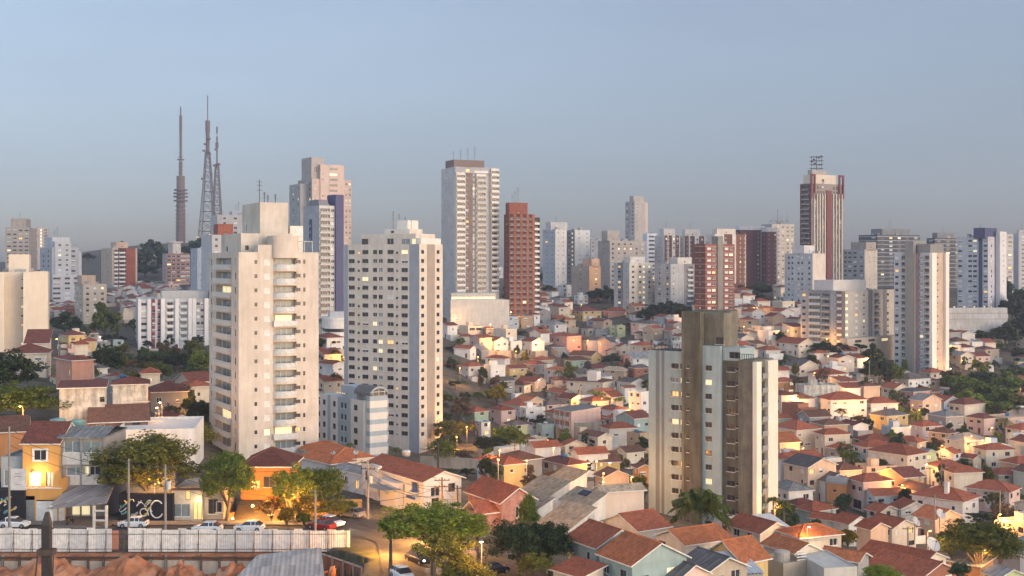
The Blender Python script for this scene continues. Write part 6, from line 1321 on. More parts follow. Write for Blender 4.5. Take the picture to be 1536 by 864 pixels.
def flat_tank_house():
    D = 172; base = 16; b = Bld('flat_roof_house', 'flat roof with round concrete water tank, right of the corrugated roof', 'house', 1140, 1175, 1210, D, 24, base=base); zt = CZ - (845 - HY) / F * D - base; b.block('wall', 0, b.w, 0, b.l, -3, zt, W('beige'), [], [], parapet=.5)
    m = MB(); m.lathe([(0,0),(1.1,0),(1.1,1.6),(.5,1.8),(0,1.8)], 16, 0, (b.w*.35, 2.2, zt-.5)); m.build('water_tank', plaster('tank concrete', (.44,.40,.35), .3), b.root); m = MB()
    for k in range(4): m.box(b.w-.15, b.w, .2, .35, zt+.4*k, zt+.4*k+.15); m.box(b.w*.6, b.w, .05, .15, zt+.4*k+.1, zt+.4*k+.25)
    m.build('railing', M_FASC, b.root)
    t = thing('corrugated_roof', 'pale corrugated metal roof sloping at the bottom edge, left of the round concrete tank', 'shed', (gx(1050, 160), 160, 0), R(14)); z = CZ - (866 - HY) / F * 160; m = MB(); n = 36
    for i in range(n):
        a, c = 9.2 * i / n, 9.2 * (i + 1) / n; da, dc = .13 * (i % 2), .13 * ((i + 1) % 2); m.poly([(a, 0, z + da), (c, 0, z + dc), (c - 1.0, 5, z + 1.9 + dc), (a - 1.0, 5, z + 1.9 + da)]); m.poly([(a, 0, z + da - .03), (a - 1.0, 5, z + 1.87 + da), (c - 1.0, 5, z + 1.87 + dc), (c, 0, z + dc - .03)])
    m.build('metal_sheet', flat('pale_metal', (.50,.52,.55), .4, .3), t); m = MB(); m.box(-.8, 9, .2, 4.8, z-8, z-.1); m.build('wall', W('grey'), t)
    b = Bld('flat_roof_house', 'pale grey flat roofed yard building, bottom edge right of the round concrete tank', 'house', 1218, 1236, 1286, 168, 10, base=15); zt = CZ - (852 - HY) / F * 168 - 15; b.block('wall', 0, b.w, 0, 10, -3, zt, W('offwhite'), [], [], parapet=.15)
    t = thing('metal_canopy', 'white ribbed metal canopy, against the foot of the grey concrete tower', 'canopy', (gx(1128, 222), 222, 0), R(20)); z = CZ - (800 - HY) / F * 222; m = MB()
    for i in range(20):
        a = .45 * i; m.poly([(a, 0, z), (a+.45, 0, z+.0), (a+.45-2, 5, z+2.2), (a-2, 5, z+2.2)]); m.box(a, a+.1, 0, .05, z, z+.12)
    m.build('metal_sheet', flat('white_metal', (.60,.59,.56), .4, .2), t); m = MB(); m.box(-1, 8, .5, 4.5, z-9, z-.1); m.build('wall', W('cream'), t)
flat_tank_house()
# ================================================================ the packed houses between the ones placed by hand
def local(b, p): dx, dy = p[0] - b.x0, p[1] - b.D; return dx * b.c + dy * b.n, -dx * b.n + dy * b.c
def clash(x, y, w_, l, th, m=.35):
    c, n = math.cos(th), math.sin(th); mine = [(x + a * c - q * n, y + a * n + q * c) for a in (0, w_/2, w_) for q in (0, l/2, l)]; rad = math.hypot(w_, l)
    for fx, fy, fr, b in FOOT:
        if abs(fx - x) > fr + rad + 3 or abs(fy - y) > fr + rad + 3: continue
        for p in mine:
            u, v = local(b, p)
            if -m < u < b.w + m and -m < v < b.l + m: return True
        for a in (0, b.w/2, b.w):
            for q in (0, b.l/2, b.l):
                px, py = b.x0 + a * b.c - q * b.n, b.D + a * b.n + q * b.c; dx, dy = px - x, py - y
                if -m < dx * c + dy * n < w_ + m and -m < -dx * n + dy * c < l + m: return True
    return False
HRECT = []
for b, *_ in HOUSES:
    pts = [proj(b.world(x, y, z)) for x in (0, b.w) for y in (0, b.l) for z in (0.6, b.H)]
    HRECT.append((min(p[0] for p in pts), max(p[0] for p in pts), min(p[1] for p in pts), max(p[1] for p in pts), b.D))
HIDE = [(314, 478, 300, 690, 246), (516, 664, 340, 690, 375), (1028, 1100, 470, 780, 243), (971, 1160, 528, 780, 243), (662, 762, 240, 478, 610), (1341, 1420, 361, 592, 530), (1201, 1341, 420, 520, 540), (480, 583, 575, 690, 300)]
REG = [(970, 1035, 472, 545, 400, 720), (1098, 1215, 452, 545, 400, 760), (440, 520, 480, 600, 330, 700), (656, 975, 452, 770, 250, 740), (1155, 1560, 452, 800, 240, 740), (100, 320, 495, 640, 255, 560), (1000, 1200, 446, 545, 480, 760), (800, 1200, 430, 470, 640, 900), (1225, 1345, 520, 600, 300, 560), (20, 320, 424, 470, 600, 980)]
NOGO = [(590, 735, 630, 745), (1425, 1540, 545, 628), (1480, 1540, 470, 560), (665, 700, 545, 600), (655, 712, 610, 680), (885, 940, 420, 470), (968, 1040, 450, 474), (700, 790, 560, 610), (130, 320, 500, 578), (500, 520, 500, 560), (1395, 1540, 775, 870), (1120, 1166, 430, 458), (110, 180, 455, 505), (200, 310, 360, 430)]
FILL = []
TH0 = R(25)
def fill(TH0, xa, xb):
    r = random.Random(77); c, n = math.cos(TH0), math.sin(TH0); jrow = 0; v = 0.0
    rows = []
    while v < 1100:
        rows.append(v); v += 11.3 if jrow % 2 == 0 else 16.0; jrow += 1
    for v in rows:
        u = -420.0
        while u < 520:
            far = v > 520; w_, l = r.uniform(5.4, 8.2), r.uniform(7.2, 10.0); gap = r.choice([.1, .1, .25, .4, 1.6])
            u0 = u; u += w_ + gap
            x, y = u0 * c - v * n, 60 + u0 * n + v * c
            if y < 190 or y > 980 or abs(x) > y * .47: continue
            wob = r.uniform(-.05, .05); H = r.choice([3.2, 5.6, 5.9, 6.2, 6.2, 7.5]); th = TH0 + wob
            z = Hh(x + (w_*c - l*n)/2, y + (w_*n + l*c)/2); px, py = proj((x, y, z + H)); pb = proj((x, y, z))[1]
            if not xa <= px < xb: continue
            ok = any(a < px < b and q < py < d and d0 < y < d1 for a, b, q, d, d0, d1 in REG)
            if not ok or any(a < px < b and q < (py + pb) / 2 < d for a, b, q, d in NOGO): continue
            if any(a - 4 < px < b + 4 and q < py and pb < d + 6 and y > D for a, b, q, d, D in HIDE): continue
            if clash(x, y, w_, l, th): continue
            s = F / y; rx0, rx1, ry0, ry1 = px - l * math.sin(th) * s, px + w_ * c * s, py - 2.2 * s, pb
            bad = False
            for a, b, q, d, D in HRECT:
                if D > y:
                    ox = min(rx1, b) - max(rx0, a); oy = min(ry1, d) - max(ry0, q)
                    if ox > 0 and oy > 0 and ox * oy > .38 * (b - a) * (d - q): bad = True; break
            if bad: continue
            yield_ = dict(x=x, y=y, w=w_, l=l, H=H, th=th, px=px, py=py); FILL.append(yield_); build_fill(r, yield_)
LANES = []
def lanes(TH0, xa, xb):
    r = random.Random(5); c, n = math.cos(TH0), math.sin(TH0); v = 0.0; j = 0
    while v < 1100:
        v += 11.3 if j % 2 == 0 else 16.0; j += 1
        if j % 2: continue
        u = -420.0
        while u < 520:
            u += r.uniform(22, 34); x, y = u * c - (v - 3.0) * n, 60 + u * n + (v - 3.0) * c
            if y < 215 or y > 600 or abs(x) > y * .43: continue
            px, py = proj((x, y, Hh(x, y))); 
            if not xa <= px < xb or py > 800 or not any(a < px < b and q < py < d for a, b, q, d, _, _ in REG) or any(a - 4 < px < b + 4 and q < py < d and y > D for a, b, q, d, D in HIDE): continue
            if r.random() < .55 or clash(x - .4, y - 1.6, .8, 2.0, 0, .3): continue
            LANES.append((x, y))
def build_fill(r, q):
    roof = r.choices(['hip', 'gable_u', 'gable_v', 'shed_u', 'flat'], [38, 22, 18, 6, 16])[0]
    wall = r.choices(['white', 'cream', 'offwhite', 'beige', 'grey', 'peach', 'rose', 'yellow', 'blue', 'lilac', 'brick', 'lime', 'teal', 'tan', 'salmon', 'green'], [25, 26, 20, 12, 11, 5, 3, 1.5, 1, 1, 4, .4, .8, 3, 1.2, .4])[0]
    rc = r.choices(['red', 'darkred', 'orange', 'brown', 'slate', 'greytile'], [34, 24, 6, 16, 9, 11])[0]
    s = F / q['y']; px = (0, q['px'], 0); zb = None
    x, y, w_, l = q['x'], q['y'], q['w'], q['l']; nst = 1 if q['H'] < 4 else 2; H = q['H']
    name = {'hip': 'hip_roof_house', 'flat': 'flat_roof_house', 'shed_u': 'lean_to_house'}.get(roof, 'gable_house')
    b = Bld(name, '', 'house', 0, q['px'], 0, y, math.degrees(q['th']), wl=(w_, l)); b.H = H; mat = W(wall)
    far = y > 560; RI = house_windows(r, w_, H, nst, 'R', ['dark', 'white', 'blind', 'dark']); LI = house_windows(r, l, H, nst, 'L', ['dark', 'white', 'blind', 'dark'])
    if r.random() < .25: RI = []
    if far: RI, LI = RI[:3], LI[:3]
    for lst in (RI, LI):
        for i, it in enumerate(lst):
            if it[0] == 'win' and r.random() < .035: lst[i] = it[:5] + (r.choice(['lit', 'litw']),)
    if roof == 'flat':
        b.block('wall', 0, w_, 0, l, -3, H, mat, RI, LI, parapet=.5)
        if r.random() < .5: b.block('stair_block', w_*.3, w_*.3+2.4, l*.45, l*.45+2.4, H-.502, H+1.5, mat)
        if r.random() < .8: water_tank(b, w_*.7, l*.72, H-.5, r.random() < .55)
    else:
        b.block('wall', 0, w_, 0, l, -3, H, mat, RI, LI, top=False); sl = r.uniform(.3, .46)
        if roof == 'shed_u': sl = .16
        if roof != 'hip': g = MB(); gable_ends(g, w_, l, H, roof, sl); g.build('gable_wall', mat, b.root)
        make_roof(b, w_, l, H, roof, RF(rc), .45, sl, cap=not far)
        if r.random() < .32: b.block('back_wing', w_*.1, w_*r.uniform(.5, .95), l+.003, l+2.2, -3, H+r.uniform(.8, 2.2), W(r.choice(['white', 'offwhite', 'grey', 'beige', 'brick'])), [])
        if r.random() < .35 and not far: antenna(b, w_*r.uniform(.2, .8), l*.5, H, 3.2+r.random(), 'aerial')
        if r.random() < .16: water_tank(b, w_*.5, l*.5, H+min(w_, l)*.5*sl*.7, r.random() < .5)
    m2 = W(r.choice(['offwhite', 'grey', 'beige', 'cream', 'white']))
    yw = MB(); yw.box(.2, w_-.1, -2.6, -2.4, -3, 1.9); yw.box(0, .2, -2.6, -.003, -3, 1.9); yw.build('yard_wall', m2, b.root)
    if r.random() < .35 and not far and l > 6:
        m3 = W(r.choice(['white', 'cream', 'offwhite', 'grey'])); a0 = l*.15; a1 = l*.65; b.block('annex', -2.4, -.003, a0, a1, -3, 2.8, m3, [], [('win', (a1-a0)*.5, 1.0, 1.0, 1.0, 'dark')])
        an = MB(); an.poly([(-2.7,a1+.2,2.82),(-2.7,a0-.2,2.82),(-.01,a0-.2,3.3),(-.01,a1+.2,3.3)]); an.poly([(-2.7,a0-.2,2.802),(-2.7,a1+.2,2.802),(-.01,a1+.2,3.2),(-.01,a0-.2,3.2)]); an.build('annex_roof', RF(r.choice(['red', 'greytile', 'darkred'])), b.root, uv=True)
    HOUSES.append((b, wall, rc, roof, nst, '')); b.finish()
fill(R(37), -50, 985)
fill(R(19), 985, 1600)
lanes(R(37), 650, 985); lanes(R(19), 1150, 1545)
print('FILL', len(FILL), 'HOUSES', len(HOUSES))

# past 300 houses in view, the ones that show smallest become one object
def merge_small():
    fl = [h for h in HOUSES if not h[5]]; fl.sort(key=lambda h: -h[0].w * h[0].H / h[0].D ** 2); keep = max(0, 292 - (len(HOUSES) - len(fl))); rest = fl[keep:]
    mb = MB(); ml = []
    def rec(o, M):
        M = M @ o.matrix_basis
        if o.type == 'MESH':
            mi = []
            for m in o.data.materials:
                if m not in ml: ml.append(m)
                mi.append(ml.index(m))
            i = len(mb.v); mb.v += [tuple(M @ v.co) for v in o.data.vertices]
            for p in o.data.polygons: mb.f.append(tuple(i + k for k in p.vertices)); mb.m.append(mi[p.material_index] if mi else 0)
        for ch in list(o.children): rec(ch, M)
        bpy.data.objects.remove(o)
    for h in rest: rec(h[0].root, Matrix.Identity(4)); HOUSES.remove(h)
    o = mb.build('far_houses', ml, uv=True); o['kind'] = 'stuff'; o['label'] = 'far off small houses packed between the towers and on the upper slopes'; o['category'] = 'houses'
merge_small()
print('KEPT', len(HOUSES), 'LANES', len(LANES))
# ================================================================ trees and plants
LEAF = dict(green=leafmat('leaf_green', (.095,.135,.028)), dark=leafmat('leaf_dark', (.036,.060,.028), .45, .2), olive=leafmat('leaf_olive', (.135,.140,.032)), bright=leafmat('leaf_bright', (.15,.20,.032)), gold=leafmat('leaf_gold', (.24,.19,.02)), brown=leafmat('leaf_brown', (.12,.085,.06)), purple=leafmat('leaf_purple', (.09,.07,.12)), amber=leafmat('leaf_amber', (.20,.13,.03)))  # amber and gold put lamplight into the leaf colour of the lamp-lit trees
CROWN = {}
def crown_mesh(kind, col, seed, dens):
    k = (kind, col, seed, dens)
    if k in CROWN: return CROWN[k]
    g = np.random.default_rng(seed * 17 + hash(kind) % 1 + dens); n_cl, per, ls = {3: (120, 130, .042), 2: (60, 70, .075), 1: (34, 62, .13)}[dens]
    if kind == 'loose': n_cl = int(n_cl * .55)
    if kind == 'bare': per = int(per * .3)
    d = g.normal(size=(n_cl, 3)); d /= np.linalg.norm(d, axis=1)[:, None]; d[:, 2] = np.where(d[:, 2] < -.45, -d[:, 2], d[:, 2])
    rad = g.uniform(.35, 1.25, n_cl) ** .6; lob = 1 + .22 * np.sin(d[:, 0] * 4 + seed) * np.cos(d[:, 1] * 3.3 + seed * 2)
    C = d * (rad * lob)[:, None] * .82
    if kind == 'umb': C[:, 2] = np.abs(C[:, 2]) * 1.25 - .42 + .15 * g.normal(size=n_cl); C[:, :2] *= 1.1
    if kind == 'cone': C[:, :2] *= (1.05 - (C[:, 2:3] + .9) / 1.9)
    cr = g.uniform(.09, .29, n_cl) * (1.25 if kind != 'loose' else 1.0)
    q = g.normal(size=(n_cl, per, 3)); q /= np.linalg.norm(q, axis=2)[..., None]; q[..., 2] *= .75
    P = (C[:, None] + q * cr[:, None, None] * g.uniform(.55, 1.05, (n_cl, per, 1))).reshape(-1, 3); n = len(P)
    nr = q.reshape(-1, 3) + g.normal(size=(n, 3)) * .7 + np.array([0, 0, .35]); nr /= np.linalg.norm(nr, axis=1)[:, None]
    a = np.cross(nr, g.normal(size=(n, 3))); a /= np.linalg.norm(a, axis=1)[:, None]; bb = np.cross(nr, a); s = ls * g.uniform(.6, 1.35, (n, 1))
    V = np.stack([P - a*s, P - bb*s*.55 , P + a*s, P + bb*s*.55], 1).reshape(-1, 3)
    me = bpy.data.meshes.new('crown'); me.vertices.add(4*n); me.vertices.foreach_set('co', V.ravel()); me.loops.add(4*n); me.loops.foreach_set('vertex_index', np.arange(4*n)); me.polygons.add(n); me.polygons.foreach_set('loop_start', np.arange(0, 4*n, 4)); me.polygons.foreach_set('loop_total', np.full(n, 4)); me.update(calc_edges=True); me.validate()
    me.materials.append(LEAF[col]); CROWN[k] = (me, C); return CROWN[k]
TREES = []
def tree(px, top, bot, wpx, D, kind='round', col='green', label='', seed=None, dens=None, group=None, trunk_r=None, lean=0, nm='tree', base=None):
    s = D / F; x = (px - 768) * s; z0 = Hh(x, D) if base is None else base; rx = wpx * s / 2; zt = CZ - (top - HY) * s; zb = CZ - (bot - HY) * s; zb = max(zb, z0 + .15)
    if D > 215 and kind in ('round', 'cone'): zb = max(z0 + .3, min(zb, z0 + 1.6))
    rz = max(.5, (zt - zb) / 2); zc = (zt + zb) / 2 - z0
    seed = seed or rng.randint(1, 4); dens = dens or (3 if D < 215 else 2 if D < 420 else 1); me, C = crown_mesh(kind, col, seed, dens)
    t = thing(nm, label, 'tree', (x, D, z0), rng.uniform(0, 6.28), group); o = link('crown', me, t, (0, 0, zc)); o.scale = (rx, rx * rng.uniform(.85, 1.1), rz)
    mb = MB(); tr = trunk_r or max(.13, rx * .055); fork = max(.4, (zb - z0) * .9 + rz * .12); mb.tube([(0, 0, -.5), (.1*rx*.3, .05, fork * .6), (0, 0, fork)], [tr * 1.35, tr, tr * .85], 7)
    r = random.Random(seed)
    for i in range(min(9 if dens > 1 else 4, len(C))):
        q = C[r.randrange(len(C))]; e = (q[0] * rx * .8, q[1] * rx * .8, zc + q[2] * rz * .8); m = (e[0] * .45, e[1] * .45, fork + (e[2] - fork) * .6); mb.tube([(0, 0, fork - .1), m, e], [tr * .6, tr * .38, tr * .12], 5)
    mb.build('trunk', M_BARK, t); TREES.append((t, px, (top + bot) / 2, label)); return t
def palm(px, top, fr_px, D, label, nfr=18, group=None, hang=1.0, seed=1):
    s = D / F; x = (px - 768) * s; z0 = Hh(x, D); h = CZ - (top - HY) * s - z0; L = fr_px * s / 2; r = random.Random(seed); t = thing('palm_tree', label, 'palm tree', (x, D, z0), 0, group)
    hc = max(1.2, h - L * .45); mb = MB(); mb.tube([(0, 0, -.5), (.12, 0, hc * .5), (0, 0, hc)], [.26, .2, .17], 8); mb.build('trunk', M_BARK, t)
    dens = 26 if D < 260 else 9
    for half in range(2):
        m = MB()
        for i in range(nfr // 2):
            a = (i * 2 + half) * 2.39996 + r.uniform(-.2, .2); el = R(-25 + 110 * ((i * 2 + half + .5) / nfr)); dr = Vector((math.cos(a), math.sin(a), 0)); pts = []
            for k in range(9):
                q = k / 8; pts.append(Vector((0, 0, hc)) + dr * (L * q * max(.25, math.cos(el)) * (1 - .12 * q)) + Vector((0, 0, L * (q * math.sin(el) * .8 - hang * .58 * q ** 2.2))))
            m.tube(pts, [.05 * (1.1 - k / 9) for k in range(9)], 4)
            sd_ = dr.cross(Vector((0, 0, 1)))
            for k in range(dens):
                q = .1 + .88 * k / dens; i0 = min(7, int(q * 8)); p = pts[i0].lerp(pts[i0 + 1], q * 8 - i0); ll = L * .30 * (1 - abs(q - .4) * 1.1) + .1
                for sg in (-1, 1):
                    e = p + sd_ * sg * ll * .75 + dr * ll * .45 - Vector((0, 0, ll * r.uniform(.35, .8))); wv = dr * (L * .022)
                    m.poly([p - wv, p + wv, e + wv * .2, e - wv * .2])
        m.build('frond_crown', LEAF['green' if half else 'olive'], t)
    return t
T = tree
# --- near trees, left to right
T(30, 572, 622, 110, 232, 'umb', 'green', 'broad flat topped green tree over the orange lit yard, far left', 2, 3)
T(15, 528, 590, 90, 252, 'round', 'dark', 'dark bushy tree at the left edge, beside the salmon red house', 3, 2)
T(222, 655, 742, 150, 183, 'round', 'olive', 'large spreading street tree with a leaning trunk, in front of the black mural', 1, 3, trunk_r=.42)
T(200, 672, 730, 90, 184, 'umb', 'green', 'lower bough tree touching the large spreading street tree on its left', 4, 3)
T(342, 678, 765, 78, 181, 'round', 'green', 'dense upright street tree, between the white shop house and the orange restaurant', 3, 3)
T(440, 696, 778, 76, 181, 'loose', 'bright', 'lamp lit feathery tree, in front of the amber garden wall', 2, 3)
T(478, 700, 765, 84, 186, 'round', 'green', 'dark topped street tree, right of the lamp lit feathery tree', 1, 3)
T(408, 745, 780, 44, 180, 'loose', 'amber', 'small glowing shrub under the restaurant lamps', 3, 3, nm='shrub')
T(456, 770, 798, 26, 177, 'round', 'bright', 'small bright bush at the kerb, left of the white car with headlights', 2, 2, nm='shrub')
T(650, 752, 812, 142, 152, 'umb', 'bright', 'big bright green umbrella tree on the street corner, front centre left', 2, 3, trunk_r=.3)
T(586, 772, 800, 40, 153, 'umb', 'green', 'thin forked tree with a small crown, left of the big umbrella tree', 3, 2, trunk_r=.2)
T(668, 800, 866, 95, 146, 'loose', 'olive', 'lower leafy tree under the big umbrella tree, bottom centre left', 1, 3)
T(700, 840, 880, 90, 143, 'round', 'olive', 'rounded bush at the bottom edge, left of the navy gate', 4, 3, nm='shrub')
T(716, 770, 812, 40, 165, 'bare', 'brown', 'thin leafless tree, in front of the pink stone house', 2, 3)
T(792, 742, 800, 50, 166, 'cone', 'green', 'tall dark tree with a bright leafy top, in front of the sandy roofs', 1, 3)
T(780, 782, 850, 96, 160, 'round', 'dark', 'wide dark tree at the bottom, left of the pale teal house', 2, 3)
T(825, 785, 850, 72, 160, 'round', 'dark', 'dark tangled tree against the left wall of the pale teal house', 3, 3)
T(800, 828, 870, 60, 153, 'loose', 'olive', 'small olive tree in front of the dark tangled trees, bottom edge', 4, 3)
T(1465, 782, 848, 112, 205, 'round', 'olive', 'big round olive tree, right of the large satellite dish', 2, 3)
T(1428, 800, 835, 60, 208, 'round', 'green', 'spreading lower tree on the left flank of the big round olive tree', 1, 3)
T(1500, 790, 850, 60, 203, 'round', 'green', 'dark green tree on the right flank of the big round olive tree', 4, 3)
T(1470, 768, 790, 50, 245, 'loose', 'dark', 'dark shrub in front of the large white house', 3, 2, nm='shrub')
T(1272, 793, 820, 30, 214, 'round', 'gold', 'yellow green shrub, in front of the white row house', 2, 3, nm='shrub')
T(1252, 794, 816, 24, 215, 'round', 'brown', 'brown green shrub, left of the yellow green shrub', 1, 2, nm='shrub')
T(1322, 848, 880, 60, 160, 'round', 'bright', 'bright green hedge tree at the bottom edge, below the orange roof', 3, 3)
T(1440, 845, 872, 36, 168, 'round', 'dark', 'dark bush at the bottom edge, below the white metal shed', 4, 2, nm='shrub')
T(985, 775, 795, 24, 225, 'round', 'amber', 'low orange brown hedge at the foot of the grey concrete tower', 1, 2, nm='shrub')
T(460, 742, 786, 52, 179, 'loose', 'gold', 'gold lit leafy tree right of the restaurant awning', 1, 3)
T(498, 748, 786, 44, 181, 'round', 'olive', 'olive bushy tree over the ochre garden wall', 2, 3)
T(522, 750, 780, 36, 183, 'loose', 'green', 'thin tree at the right end of the ochre garden wall', 3, 3)
T(430, 762, 792, 30, 176, 'round', 'gold', 'glowing yellow bush beside the cafe tables', 4, 2, nm='shrub')
palm(1050, 730, 112, 205, 'large feathery palm in front of the grey concrete tower', 34, seed=3, hang=.66)
palm(1160, 742, 34, 238, 'left palm of the pair, right foot of the grey concrete tower', 14, seed=2)
palm(1175, 748, 34, 236, 'right palm of the pair, right foot of the grey concrete tower', 14, seed=5)
palm(1507, 624, 34, 395, 'slim palm in front of the peach flat terrace house near the right edge', 14, seed=4)
palm(657, 655, 26, 296, 'small palm on the concrete yard wall, foot of the cream window tower', 14, seed=6)
palm(525, 662, 24, 282, 'small palm in front of the barrel arched mid rise', 14, seed=7)
palm(505, 668, 20, 284, 'lower palm left of the palm at the barrel arched mid rise', 12, seed=8)
palm(594, 668, 30, 283, 'broad bush like palm, right foot of the barrel arched mid rise', 16, seed=9)
palm(838, 552, 24, 520, 'palm with a pale green head in the centre of the valley', 12, seed=10)
palm(1396, 575, 14, 470, 'tiny palm between the white fins of the slab tower', 10, seed=11)
